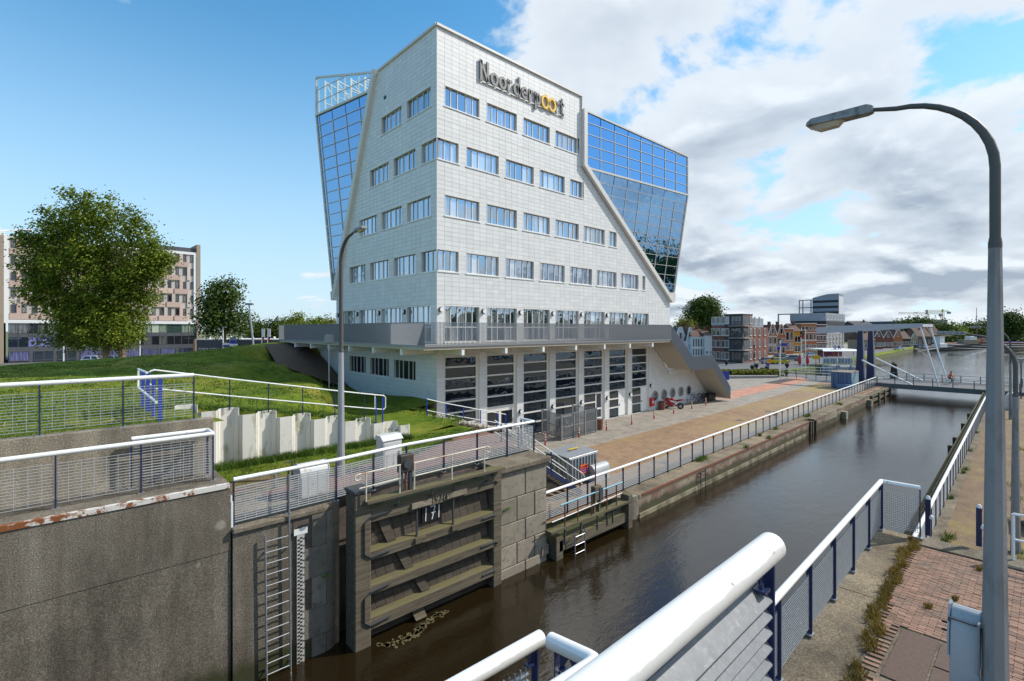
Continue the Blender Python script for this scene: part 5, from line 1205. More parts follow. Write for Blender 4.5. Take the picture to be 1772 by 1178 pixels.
# small container, cabinets
sc_ = thing('skip_container', 'grey corrugated waste container with orange and blue lettering by the steel stair', 'container', (19.0, 16.35, 1.1), 0.03)
bevel(MB().box(0, 2.3, 0.0, 1.7, 0.12, 1.42).build('body', m_steelgrey, sc_), 0.02)
for i in range(9): MB().box(0.08+i*0.25, 0.18+i*0.25, -0.05, 0.0, 0.15, 1.4).build('rib', m_steelgrey, sc_)
for i in range(6): MB().box(-0.05, 0.0, 0.08+i*0.28, 0.2+i*0.28, 0.15, 1.4).build('rib', m_beige, sc_)
for a, b in ((0.0, 0.8), (0.85, 1.7)): bevel(MB().prism([(-0.06, a, 1.43), (2.36, a, 1.43), (2.36, b, 1.50), (-0.06, b, 1.50)], (0, 0, 0.05)).build('lid', m_galv, sc_), 0.01)
MB().box(1.1, 1.9, 0.9, 1.05, 1.56, 1.575).build('yellow_strip', m_yellow, sc_)
pl_ = MB().box(0.75, 1.4, -0.075, -0.052, 0.55, 1.0).build('sign_plate', mat('orange_sign', (0.70, 0.13, 0.02), 0.5), sc_)
for z in (0.86, 0.74, 0.62): MB().box(0.8, 1.34, -0.08, -0.0755, z, z+0.06).build('lettering_band', m_blue if z < 0.8 else m_red, pl_)
def curved_cabinet(label, loc, rz, w, d, h, m, handle=True, crank=False, name='winch_cabinet'):
    t = thing(name, label, 'cabinet', loc, rz, group=None)
    prof = [(-d/2, 0), (-d/2, h*0.62)]+[(-d/2*math.cos(a), h*0.62+h*0.38*math.sin(a)) for a in [k*math.pi/10 for k in range(1, 10)]]+[(d/2, h*0.62), (d/2, 0)]
    bevel(MB().prism([(-w/2, y, z) for y, z in prof], (w, 0, 0)).build('body', m, t), 0.012)
    for s in (-1, 1): MB().prism([(s*(w/2+0.004), y*1.05, z*1.02) for y, z in prof[1:-1]], (s*0.02, 0, 0)).build('end_flange', m, t)
    if handle: MB().tube([(-0.15, -d*0.33, h*0.86), (-0.15, -d*0.42, h*0.92), (0.15, -d*0.42, h*0.92), (0.15, -d*0.33, h*0.86)], 0.012, 6).build('handle', m_darkgrey, t, True)
    if crank: MB().tube([(-w/2, 0, h*0.55), (-w/2-0.15, 0, h*0.55), (-w/2-0.15, 0, h*1.15), (-w/2-0.38, 0, h*1.12)], 0.022, 8).build('crank', m_darkgrey, t, True)
    return t
m_cabwhite = mat('cabinet_white', (0.60, 0.60, 0.58), 0.45, var=0.1, dirt=(0.24, 0.17, 0.11), dsc=4, dth=0.63)
m_cabgrey = mat('cabinet_grey', (0.42, 0.44, 0.46), 0.45, var=0.1, dirt=(0.30, 0.22, 0.16), dsc=5, dth=0.68)
curved_cabinet('white round topped winch cabinet with crank behind the lock railing', (5.75, 15.35, 4.08), 0.05, 0.85, 0.62, 0.95, m_cabwhite, False, True)
curved_cabinet('silver round topped winch cabinet behind the low quay railing', (21.2, 16.3, 1.1), 0.05, 1.4, 0.58, 0.86, m_cabgrey, False, True)
curved_cabinet('pale winch cabinet far off on the walk across the canal', (70.6, 2.6, 1.1), 0.05, 1.6, 1.0, 1.6, m_cabwhite, False, False)
eb = thing('electric_box', 'white peaked electric box with rust marks on the lock path', 'cabinet', (8.85, 16.2, 4.08), 0.06)
bevel(MB().box(-0.38, 0.38, -0.25, 0.25, 0, 1.05).build('body', m_cabwhite, eb), 0.01); MB().prism([(-0.42, -0.29, 1.05), (-0.42, 0.29, 1.05), (-0.42, 0.18, 1.22), (-0.42, -0.10, 1.22)], (0.84, 0, 0)).build('lid', m_cabwhite, eb); MB().box(-0.33, 0.33, -0.262, -0.251, 0.1, 0.95).build('door', m_cabwhite, eb); MB().box(0.2, 0.26, -0.29, -0.262, 0.5, 0.6).build('lock', m_black, eb)
# near cabinet on the platform
kb = curved_cabinet('tall light grey control cabinet with curved lid beside the near lamp post', (8.30, 0.70, 4.08), -1.60, 0.28, 0.42, 1.58, m_cabgrey, True, False, 'control_cabinet')
bevel(MB().box(0.15, 0.42, -0.45, -0.02, 0, 0.85).build('side_box', m_cabgrey, kb), 0.01)
for z in (0.95, 1.12, 1.3): MB().tube([(0.15, 0.0, z), (0.20, 0.0, z)], 0.04, 10).build('hinge', m_cabgrey, kb)
for z in (1.2, 1.3): MB().tube([(-0.24, 0.0, z), (-0.14, 0.0, z)], 0.014, 6).build('bolt', m_black, kb)
# ---------------------------------------------------------------- ramp with boulders and blue posted rail
rp_ = thing('ramp', 'concrete ramp going down along the glazed front beside a strip of boulders', 'ramp')
MB().prism([(15.3, 24.5, 0.9), (23.2, 24.5, 0.9), (23.2, 24.5, 2.15), (15.7, 24.5, 4.06), (15.3, 24.5, 4.06)], (0, 1.9, 0)).build('ramp_body', m_slabconc, rp_)
MB().prism([(15.2, 23.2, 0.9), (23.0, 23.2, 0.9), (23.0, 23.2, 1.7), (16.2, 23.2, 3.7), (15.2, 23.2, 4.0)], (0, 0.22, 0)).build('retaining_kerb', m_slabconc, rp_)
MB().prism([(15.2, 23.42, 0.9), (23.0, 23.42, 0.9), (23.0, 23.42, 1.65), (16.2, 23.42, 3.62), (15.2, 23.42, 3.95)], (0, 1.08, 0)).build('boulder_bed', m_soil, rp_)
for i in range(5): MB().box(23.2+0.32*i, 23.52+0.32*i, 24.5, 26.4, 0.9, 2.0-0.19*i).build('step', m_slabconc, rp_)
m_bould = mat('boulder', (0.42, 0.38, 0.32), 0.9, var=0.3, sc=4, isl=0.2, bmp=0.5, bsc=12)
rbl = random.Random(5); bms = []
for k in range(4):
    mb = MB(); bm = bmesh.new(); bmesh.ops.create_icosphere(bm, subdivisions=2, radius=0.16)
    for v in bm.verts: v.co *= 1+0.35*mnoise.noise(v.co*9+V((k*7, 0, 0))); v.co.z *= 0.75
    me = bpy.data.meshes.new('boulder'); bm.to_mesh(me); bm.free(); me.materials.append(m_bould); bms.append(me)
bs_ = thing('boulder_strip', 'strip of pale boulders beside the ramp at the building corner', 'boulders')
for i in range(90):
    x0 = 15.6+7.2*rbl.random(); y0 = 23.5+0.9*rbl.random(); z0 = 3.95-(max(x0, 16.2)-16.2)*0.29-0.02
    o = link('boulder', bms[i % 4], bs_, (x0, y0, z0+0.05), (rbl.random()*3, rbl.random()*3, rbl.random()*3)); s = rbl.uniform(0.7, 1.25); o.scale = (s, s, s)
pipe_rail('grey handrail on blue posts along the ramp at the glazed front', [(15.75, 24.42, 4.05), (17.1, 24.42, 3.66), (18.4, 24.42, 3.33), (19.75, 24.42, 2.98), (21.1, 24.42, 2.64), (21.9, 24.42, 2.44)], 1.0, 0.35, 0.035, 0.026, m_blue)
# ---------------------------------------------------------------- lamp posts
m_lampconc = mat('lamp_concrete', (0.26, 0.26, 0.26), 0.75, var=0.18, sc=1.2, bmp=0.25, bsc=60, dirt=(0.115, 0.11, 0.105), dsc=1.4, dth=0.57, stretch=(1, 1, 0.35))
m_lampsteel = mat('lamp_steel', (0.10, 0.098, 0.095), 0.6, metal=0.2, var=0.2)
m_lens = mat('lamp_lens', (0.50, 0.44, 0.32), 0.3, var=0.2)
def street_lamp(label, base, arm, reach, h, hs, r0=0.16, r1=0.095, n=8, shaft=None, head=1.0, arm_m=None, lift=0.15):
    t = thing('street_lamp', label, 'street lamp', base, group='curved street lamps along the lock'); a = V((arm[0], arm[1], 0)).normalized()
    MB().tube([(0, 0, 0), (0, 0, hs)], [r0, r1], n).build('shaft', shaft or m_lampconc, t); MB().lathe((0, 0, hs-0.03), [(r1*1.04, 0), (r1*1.04, 0.06), (r1*0.9, 0.12)], 12).build('collar', m_lampsteel, t)
    R = min(h-hs, reach*0.82); pts = [V((0, 0, hs)), V((0, 0, h-R))]
    for k in range(1, 11):
        q = k/10*math.pi/2*0.96; pts.append(a*(R*(1-math.cos(q)))+V((0, 0, h-R+R*math.sin(q))))
    pts.append(a*reach+V((0, 0, h+lift*0.5))); rad = [r1*0.86]*2+[r1*(0.85-0.038*k) for k in range(10)]+[r1*0.42]
    MB().tube(pts, rad, 10).build('arm', arm_m or m_lampsteel, t, True)
    c = pts[-1]; s = V((-a.y, a.x, 0)); L_ = 0.80*head; u = V((0, 0, 1)); d = (a+u*0.02).normalized()
    def sec(f, w, zt, zb): p = c+d*(L_*f); return [p-s*w/2+u*zb, p+s*w/2+u*zb, p+s*w*0.36+u*zt, p-s*w*0.36+u*zt]
    mb = MB(); ss_ = [sec(-0.05, 0.10*head, 0.05*head, -0.05*head), sec(0.04, 0.15*head, 0.085*head, -0.06*head), sec(0.92, 0.27*head, 0.075*head, -0.035*head), sec(1.0, 0.25*head, 0.03*head, -0.035*head)]
    for q in ss_: mb.v += [tuple(p) for p in q]
    for i in range(3):
        for j in range(4): mb.f.append((i*4+j, i*4+(j+1) % 4, (i+1)*4+(j+1) % 4, (i+1)*4+j))
    mb.f += [(3, 2, 1, 0), (12, 13, 14, 15)]; hd = bevel(mb.build('lamp_head', mat('lamp_head', (0.28, 0.28, 0.275), 0.6, var=0.25, sc=8, dirt=(0.12, 0.12, 0.12), dsc=9, dth=0.55), t), 0.008)
    mb = MB(); 
    for f, w, zb in ((0.40, 0.10, -0.055), (0.50, 0.18, -0.12), (0.80, 0.19, -0.125), (0.97, 0.14, -0.05)):
        p = c+d*(L_*f); mb.v += [tuple(p-s*w*head/2+u*(-0.036*head)), tuple(p+s*w*head/2+u*(-0.036*head)), tuple(p+s*w*head*0.35+u*zb*head), tuple(p-s*w*head*0.35+u*zb*head)]
    for i in range(3):
        for j in range(4): mb.f.append((i*4+j, i*4+(j+1) % 4, (i+1)*4+(j+1) % 4, (i+1)*4+j))
    mb.f += [(3, 2, 1, 0), (12, 13, 14, 15)]; mb.build('lens', m_lens, hd, True)
    return t
nl = street_lamp('huge concrete lamp post with arched arm close to the camera', (8.10, 0.44, 4.08), (0.03, 1), 1.22, 7.92, 6.0, 0.132, 0.060, 8, head=0.95)
MB().box(-0.06, 0.06, 0.128, 0.148, 0.9, 1.5).build('service_door', m_lampconc, nl); MB().box(0.09, 0.22, -0.06, 0.06, 4.35, 4.65).build('junction_box', m_darkgrey, nl)
street_lamp('second arched lamp post on the low walk beyond the platform', (25.3, 0.85, 1.1), (0.0, 1), 1.35, 7.75, 5.6, 0.14, 0.08, 8)
street_lamp('thin arched lamp post far down the walk across the canal', (62, 2.4, 1.1), (0.0, 1), 1.9, 8.1, 5.0, 0.12, 0.08, 8)
street_lamp('grey lamp post with short arched arm standing in front of the sheet piling', (7.19, 16.49, 4.08), (0.0, -1), 1.05, 8.15, 4.25, 0.13, 0.085, 10, shaft=mat('lamp_galv', (0.40, 0.41, 0.42), 0.45, metal=0.3, var=0.12), head=0.85)
fl_ = thing('floodlight', 'small grey floodlight on a thin pole beside the side wall', 'lamp', (12.4, 30.2, 4.3))
MB().tube([(0, 0, -0.3), (0, 0, 3.9)], 0.04, 8).build('pole', m_galv, fl_, True); bevel(MB().box(-0.25, 0.25, -0.18, 0.14, 3.9, 4.45).build('lamp_head', m_steelgrey, fl_), 0.05)
# opposite platform: posts, pipe rail
for lb, (a, b) in (('navy gate post with white caps at the end of the platform railing', (15.62, 2.02)), ('navy gate post with white caps standing free on the kerb', (15.72, 1.12))):
    t = thing('gate_post', lb, 'post', (a, b, 4.08), group='navy gate posts'); MB().box(-0.05, 0.05, -0.05, 0.05, 0, 0.88).build('post', m_navy, t); MB().lathe((0, 0, 0.88), [(0.05, 0), (0.045, 0.05), (0.02, 0.08)], 10).build('cap', m_white, t, True); MB().lathe((-0.02, -0.06, 0.42), [(0.045, 0), (0.045, 0.06), (0.02, 0.09)], 10).build('knob', m_white, t, True); MB().bar((0.07, 0.0, 0.0), (0.04, 0, 0.8), 0.02, 0.04).build('stay', m_galv, t)
pipe_rail('white two pipe rail at the right end of the platform', [(15.3, 0.55, 4.08), (15.3, -1.5, 4.08), (15.3, -3.5, 4.08)], 1.0, 0.45, 0.03, 0.03, m_whitegl)
sk = [(29, -0.6), (36, -0.9), (44, -1.0), (52.5, -0.9), (60, -0.8)]
for i, (a, b) in enumerate(sk):
    t = thing('timber_baulk', ['first', 'second', 'third', 'fourth', 'fifth'][i]+' dark topped concrete and timber block from the camera on the walk', 'block', (a, b, 1.1), 0.05, 'blocks lying on the walk'); bevel(MB().box(-0.9, 0.9, -1.3, 1.3, 0, 0.55).build('timber', m_darkwood, t), 0.04); MB().box(-0.95, 0.95, -1.35, 1.35, 0.55, 0.7).build('concrete_cap', m_slabconc, t)
# ================================================================ plants close by
m_tuft = None
def leafmat(name, c0, c1, tr=0.25):
    m, n, l, b = newmat(name); g = n.new('ShaderNodeNewGeometry')
    c = ramp(n, l, g.outputs['Random Per Island'], [(0.0, c0), (0.5, tuple((p+q)/2 for p, q in zip(c0, c1))), (1.0, c1)])
    t = tex(n, l, 'ShaderNodeTexNoise', 0.35, 4, 0.6); c = mixc(n, l, 1.0, c, ramp(n, l, t.outputs[0], [(0.35, (0.72, 0.76, 0.7)), (0.65, (1.22, 1.18, 1.1))]), 'MULTIPLY')
    l.new(c, b.inputs['Base Color']); b.inputs['Roughness'].default_value = 0.6; b.inputs['Specular IOR Level'].default_value = 0.3
    tl = n.new('ShaderNodeBsdfTranslucent'); l.new(c, tl.inputs[0]); mx = n.new('ShaderNodeMixShader'); mx.inputs[0].default_value = tr
    l.new(b.outputs[0], mx.inputs[1]); l.new(tl.outputs[0], mx.inputs[2]); l.new(mx.outputs[0], n['Material Output'].inputs[0]); return m
m_straw = leafmat('dry_grass', (0.13, 0.095, 0.02), (0.27, 0.20, 0.05)); m_green = leafmat('green_grass', (0.05, 0.12, 0.012), (0.13, 0.20, 0.025))
def tufts(name, label, spots, n, h, m, seed, wk=1.0):
    r = random.Random(seed); mb = MB()
    for (x, y, z, s) in spots:
        for i in range(n):
            a = r.random()*6.28; d = r.random()**0.7*s; bx, by = x+d*math.cos(a), y+d*math.sin(a); hh_ = h*r.uniform(0.45, 1.2); lx, ly = r.gauss(0, 0.35)*hh_, r.gauss(0, 0.35)*hh_; w = (0.006+0.006*r.random())*wk; c, s_ = math.cos(a)*w, math.sin(a)*w
            mb.add([(bx-s_, by+c, z), (bx+s_, by-c, z), (bx+lx*0.6+s_*0.6, by+ly*0.6-c*0.6, z+hh_*0.6), (bx+lx*0.6-s_*0.6, by+ly*0.6+c*0.6, z+hh_*0.6), (bx+lx*1.3, by+ly*1.3, z+hh_)], [(0, 1, 2, 3), (3, 2, 4)])
    o = mb.build(name, m, None, kind='stuff'); o['label'] = label; return o
rt = random.Random(21)
sp_ = [(7.0+8.0*i/46+rt.gauss(0, 0.03), 1.96+0.045*((7+8*i/46)-9)-0.06*math.sin((7+8*i/46)*0.9)+rt.gauss(0, 0.045), 4.06, rt.uniform(0.05, 0.16)) for i in range(47) if not 10 < i < 14]
tufts('dry_grass', 'straw coloured grass growing along the brick edge of the platform', sp_, 70, 0.13, m_straw, 1)
tufts('dry_grass', 'small dry tufts between the platform bricks', [(11.5, 0.9, 4.06, 0.06), (13.2, 0.7, 4.06, 0.07), (14.2, 1.0, 4.06, 0.06), (10.9, 0.1, 4.06, 0.1), (13.6, 0.25, 4.06, 0.08), (11.6, 1.5, 4.06, 0.08), (12.3, 1.2, 4.06, 0.05)], 60, 0.10, m_straw, 2)
tufts('green_tufts', 'green weeds at the foot of the walk railing', [(q, RL(q)-0.95+rt.gauss(0, 0.1), 1.1, rt.uniform(0.1, 0.35)) for q in (17, 18.2, 20.5, 24.5, 25.2, 31, 37, 38, 44, 52)]+[(q, 0.9+rt.gauss(0, 0.5), 1.1, 0.5) for q in (19, 22, 25, 29, 33, 36, 42, 47)], 90, 0.22, m_green, 3)
tufts('green_tufts', 'weeds growing on the quay coping and wall', [(q, QL(q)+rt.choice([0.05, 0.4, 0.8]), 1.12, rt.uniform(0.1, 0.4)) for q in (28.5, 28.8, 29.3, 34, 38.2, 38.6, 42, 50.2, 50.8, 60.5, 61)], 110, 0.28, m_green, 4)
gsp = []
for i in range(150):
    x = 3.4+8.6*rt.random(); gsp.append((x, 20.15+rt.gauss(0, 0.10)-0.1*(x > 9), 4.05, 0.22))
tufts('long_grass', 'long green grass at the foot of the sheet piling', gsp, 60, 0.26, m_green, 5)
gsp = [(3.6+8*rt.random(), 20.75+0.5*rt.random(), 0, 0.25) for i in range(90)]; gsp = [(a, b, hgt(a, b), s) for a, b, _, s in gsp]
tufts('long_grass', 'grass growing over the top of the sheet piling', gsp, 60, 0.16, m_green, 6)
big = []
for i in range(1500):
    x = 3.4+11.8*rt.random(); y = 16.7+3.6*rt.random()**0.8
    if y > 16.9+0.27*max(0, x-9): big.append((x, y, 4.05, 0.25))
tufts('lawn_blades', 'short mown grass of the lock lawn', big, 14, 0.055, m_green, 7)
tufts('lawn_blades', 'short mown grass of the raised lawn behind the mesh', [(a, b, hgt(a, b), 0.3) for a, b in [(-4+7.0*rt.random(), 15.95+6*rt.random()) for i in range(900)]], 14, 0.06, m_green, 8)
struct('bare_earth', MB().face([(3.4, 16.55, 4.064), (5.6, 16.55, 4.064), (6.6, 17.4, 4.064), (5.4, 18.3, 4.064), (3.4, 18.2, 4.064)]), mat('bare_earth', (0.20, 0.13, 0.065), 0.95, var=0.4, sc=3, bmp=0.5, bsc=20, dirt=(0.10, 0.13, 0.025), dsc=2.0, dth=0.56))
rp2 = thing('rail_stub', 'rusty bar between two short grey posts in front of the sheet piling', 'rail', (3.55, 16.4, 4.08)); MB().bar((0, 0, 0.16), (1.5, 0.25, 0.2), 0.05, 0.05).build('bar', m_rustbrown, rp2)
for x, y in ((-0.05, 0), (1.55, 0.25)): MB().tube([(x, y, 0), (x, y, 0.42)], 0.05, 8).build('post', m_galv, rp2, True)
# ferns on the gate and pier
m_fern = leafmat('fern', (0.05, 0.14, 0.015), (0.12, 0.24, 0.03))
def fern(label, loc, n, L_, seed, up=0.5):
    r = random.Random(seed); mb = MB()
    for i in range(n):
        a = r.random()*6.28; ll_ = L_*r.uniform(0.6, 1.1); prev = V(loc)
        for k in range(1, 6):
            f = k/5; p = V(loc)+V((math.cos(a)*ll_*f, math.sin(a)*ll_*f*0.7, ll_*(up*f-0.6*f*f)))
            s = V((-math.sin(a), math.cos(a), 0))*ll_*0.16*(1-f*0.75)
            mb.add([prev, prev+s+V((0, 0, 0.01)), p], [(0, 1, 2)]); mb.add([prev, prev-s+V((0, 0, 0.01)), p], [(0, 1, 2)]); prev = p
    return tag(mb.build('fern', m_fern), label, 'plant', 'ferns on the lock masonry')
fern('green fern behind the walkway at the right end of the big gate', (10.6, 13.5, 3.98), 14, 0.5, 1); fern('fern between the walkway brackets of the big gate', (9.9, 13.5, 3.95), 10, 0.4, 2); fern('small fern on the left part of the big gate', (6.95, 13.4, 3.96), 8, 0.28, 3)
fern('fern sprouting from the round stone nose', (5.55, 13.8, 2.15), 12, 0.28, 4); fern('green plant growing on the stone pier', (12.05, 13.4, 2.55), 16, 0.26, 5)

bk = []
while len(bk) < 2600:
    a, b = -5+21*rt.random(), 20.8+26*rt.random()**1.3
    z_ = hgt(a, b)
    if z_ > 4.2 and not (a > 12.5 and b > 38): bk.append((a, b, z_, 0.45))
tufts('bank_grass', 'uneven grass tufts on the slope of the bank', bk[:1500], 14, 0.10, m_green, 9, 2.2)
tufts('bank_grass', 'dry yellowish tufts scattered on the bank', bk[1500:2300], 10, 0.09, leafmat('mixed_grass', (0.10, 0.15, 0.015), (0.26, 0.25, 0.05)), 10, 2.2)
tufts('ragged_edge', 'ragged grass edge along the top of the terrace wall', [(-5+8.0*rt.random(), 15.9+0.12*rt.random(), 6.5, 0.12) for i in range(160)], 22, 0.13, m_green, 11, 1.0)
tufts('ragged_edge', 'ragged grass edge along the brick path', [(9.2+6.2*f, 17.15+2.35*max(0, (f-0.15)/0.85)+rt.gauss(0, 0.05), 4.06, 0.15) for f in [rt.random() for i in range(150)]], 25, 0.09, m_green, 12, 1.0)
# ================================================================ trees
m_leaf = leafmat('leaf_bright', (0.065, 0.130, 0.008), (0.26, 0.30, 0.028), 0.35); m_leafd = leafmat('leaf_dark', (0.028, 0.065, 0.008), (0.105, 0.15, 0.02), 0.25); m_leafy = leafmat('leaf_yellow', (0.10, 0.13, 0.012), (0.24, 0.24, 0.04), 0.3)
m_bark = mat('bark', (0.22, 0.155, 0.095), 0.9, var=0.35, sc=3, bmp=0.6, bsc=14)
def tree(name, label, base, trunks, blobs, n, ls, m, seed, group='trees', limbs=9):
    r = random.Random(seed); t = thing(name, label, 'tree', base, group=group); B = V(base); vol = [a*b*c for _, (a, b, c) in blobs]; tv = sum(vol)
    mb = MB()
    for (x, y, r0, hh_) in trunks:
        top = V((x*0.6+r.gauss(0, .3), y*0.6+r.gauss(0, .3), hh_)); mb.tube([(x, y, -0.5), (x*0.95, y*0.95, hh_*0.35), top], [r0, r0*0.75, r0*0.25], 8)
        for k in range(limbs):
            c, q = blobs[r.randrange(len(blobs))]; f = r.uniform(0.35, 0.95); p = V((x, y, -0.5)).lerp(top, f); e = V(c)+V((r.gauss(0, q[0]*.4), r.gauss(0, q[1]*.4), r.gauss(0, q[2]*.35))); mid = p.lerp(e, 0.5)+V((0, 0, 0.12*(e-p).length))
            mb.tube([p, mid, e], [r0*0.32*(1.2-f), r0*0.18, r0*0.05], 5)
    mb.build('trunk', m_bark, t, True)
    # clumps, each a loose ball of leaf quads
    lf = MB(); clumps = []
    for (c, q), w in zip(blobs, vol):
        k = max(3, int(n/48*w/tv))
        for i in range(k):
            u = V((r.gauss(0, 1), r.gauss(0, 1), r.gauss(0, 1))).normalized(); rad = r.random()**0.42
            clumps.append(V(c)+V((u.x*q[0]*rad, u.y*q[1]*rad, u.z*q[2]*rad)))
    for c in clumps:
        cs = ls*r.uniform(1.5, 3.4)
        for i in range(48):
            u = V((r.gauss(0, 1), r.gauss(0, 1), r.gauss(0, .8))); p = c+u*cs*0.62; a = (V((r.gauss(0, 1), r.gauss(0, 1), r.gauss(0, 1)))*0.8+u.normalized()*0.7+V((0, 0, 0.5))).normalized(); b = a.orthogonal().normalized(); b2 = a.cross(b); s = ls*r.uniform(0.5, 1.15)
            lf.add([p-b*s*0.5, p+b2*s*0.33, p+b*s*0.55, p-b2*s*0.33], [(0, 1, 2, 3)])
    me = bpy.data.meshes.new('crown'); me.from_pydata(lf.v, [], lf.f); me.materials.append(m); me.update(); o = bpy.data.objects.new('crown', me); C.objects.link(o); o.parent = t
    return t
rp5 = random.Random(77)
def pxblobs(bl, D, base):
    out = []
    for (px, py, rx, ry) in bl:
        c = AT(px, py, D)-V(base); k = D/FPX
        if D < 70:
            for q in range(5):
                an = rp5.random()*6.28; el = rp5.uniform(-0.6, 1.2); out.append((c+V((math.cos(an)*math.cos(el)*rx, math.sin(an)*math.cos(el)*rx*0.9, math.sin(el)*ry))*k*0.95, (rx*k*0.26, rx*k*0.26, ry*k*0.30)))
        out.append((c, (rx*k*0.86, rx*k*0.8, ry*k*0.86)))
    return out
b0 = AT(196, 640, 62); b0.z = 2.4
tree('plane_tree', 'huge spreading tree with two trunks in front of the woven hotel front', b0, [(-0.7, 0.2, 0.42, 15), (0.9, -0.2, 0.48, 17)],
     pxblobs([(105, 395, 30, 44), (140, 375, 30, 42), (172, 372, 26, 40), (90, 440, 48, 46), (160, 445, 60, 56), (220, 400, 20, 40), (238, 408, 18, 34), (250, 455, 40, 44), (278, 440, 16, 24), (205, 500, 62, 50), (95, 505, 48, 34), (140, 545, 62, 46), (185, 572, 60, 38), (265, 470, 24, 34), (120, 590, 36, 22), (215, 560, 38, 34), (55, 430, 22, 34), (70, 470, 30, 30)], 62, b0), 62000, 0.36, m_leaf, 4)
b1 = AT(390, 610, 108); b1.z = 2.6
tree('round_tree', 'dense dark round tree at the right end of the hotel', b1, [(0, 0, 0.4, 9)], pxblobs([(385, 520, 34, 34), (375, 555, 34, 28), (410, 555, 26, 28), (390, 495, 22, 14), (362, 530, 20, 24)], 108, b1), 11000, 0.6, m_leafd, 5)
k = 0
for (px, py, rx, ry, D, m, lb) in [(445, 572, 20, 15, 150, m_leafd, 'dark tree behind the low grey building left of the flags'), (478, 568, 22, 16, 155, m_leafd, 'dark tree just above the walkway end'), (512, 562, 26, 22, 130, m_leaf, 'bright green bushy tree behind the raised walkway'), (545, 566, 24, 18, 135, m_leaf, 'light green tree nearest the side wall behind the walkway'), (570, 568, 16, 18, 140, m_leafy, 'yellow green tree hugging the edge of the side wall'),
     (1217, 540, 36, 32, 175, m_leafd, 'tall dark tree behind the white houses'), (1184, 566, 14, 12, 165, m_leafy, 'small yellow green tree left of the white houses'),
     (1590, 560, 26, 8, 330, m_leafd, 'low tree among the roofs on the far quay'), (1625, 574, 30, 16, 300, m_leafd, 'broad dark tree behind the tug boat'), (1652, 576, 20, 13, 330, m_leaf, 'green tree right of the tug boat'), (1680, 572, 20, 13, 420, m_leafd, 'round tree behind the moored barges'), (1705, 570, 20, 13, 430, m_leafd, 'tree beside the sailing mast'), (1722, 574, 16, 12, 440, m_leafd, 'far tree just behind the near lamp post'),
     (1752, 556, 20, 16, 380, m_leafd, 'spreading tree on the far shore at the right edge'), (1768, 578, 16, 10, 420, m_leafd, 'low bush on the far shore at the right edge'), (1745, 578, 14, 8, 400, m_leafd, 'low bush under the spreading far tree'), (1640, 577, 18, 9, 480, m_leafd, 'distant tree below the yellow crane'), (1560, 566, 20, 7, 420, m_leafd, 'distant treetop between the far roofs')]:
    bb = AT(px, py, D); bb.z = 1.1; s = D/FPX
    tree('far_tree', lb, bb, [(0, 0, 0.25+D*0.001, max(3, ZC-1.1-(py-HY)*s))], pxblobs([(px, py, rx, ry), (px-rx*0.4, py+ry*0.45, rx*0.7, ry*0.6), (px+rx*0.45, py+ry*0.4, rx*0.65, ry*0.65), (px+rx*0.1, py-ry*0.35, rx*0.6, ry*0.65), (px, py+ry*1.0, rx*0.9, ry*0.7)], D, bb), 15000 if rx > 30 else 5000, max(0.55, s*3.6), m, 30+k, limbs=5); k += 1
# ================================================================ buildings far off
def hmat(n, c, ro=0.85, **k): return mat('wall_'+n, c, ro, var=0.12, sc=0.7, **k)
M_H = {'darkbrick': hmat('dark_brick', (0.055, 0.050, 0.050)), 'redbrick': hmat('red_brick', (0.19, 0.075, 0.055)), 'orange': hmat('orange_brick', (0.42, 0.15, 0.055)), 'brown': hmat('brown_brick', (0.17, 0.105, 0.08)), 'grey': hmat('grey', (0.28, 0.30, 0.34)), 'dgrey': hmat('slate', (0.085, 0.09, 0.105)), 'white': hmat('whitewash', (0.62, 0.64, 0.66)), 'paleblue': hmat('pale_blue', (0.52, 0.62, 0.66)), 'ochre': hmat('ochre', (0.50, 0.27, 0.03)), 'tan': hmat('tan', (0.34, 0.27, 0.20)), 'roof': mat('roof_tile', (0.115, 0.06, 0.045), 0.8, var=0.2, sc=2), 'roofdark': mat('roof_slate', (0.05, 0.05, 0.055), 0.8), 'concrete': hmat('concrete', (0.30, 0.29, 0.28))}
WM = {}
def win(par, p, axu, w, h, fm, nrm, key, gm=None, sill=True):
    """a window standing on a wall: frame (part) with its pane (sub-part)"""
    k = (round(w, 2), round(h, 2), fm.name)
    if k not in WM:
        f = MB(); t = min(0.07, w*0.10); f.box(-w/2, -w/2+t, -0.08, 0.02, 0, h); f.box(w/2-t, w/2, -0.08, 0.02, 0, h); f.box(-w/2+t, w/2-t, -0.08, 0.02, h-t, h); f.box(-w/2-0.05, w/2+0.05, -0.14, 0.02, -0.08, t)
        if w > 1.2: f.box(-0.05, 0.05, -0.06, 0.0, t, h-t)
        WM[k] = (f.mesh('window', fm), MB().box(-w/2+t, w/2-t, -0.03, 0.01, t, h-t).mesh('pane', gm or g_far))
    o = link('window', WM[k][0], par, p, (0, 0, math.atan2(axu[1], axu[0]))); link('pane', WM[k][1], o); return o
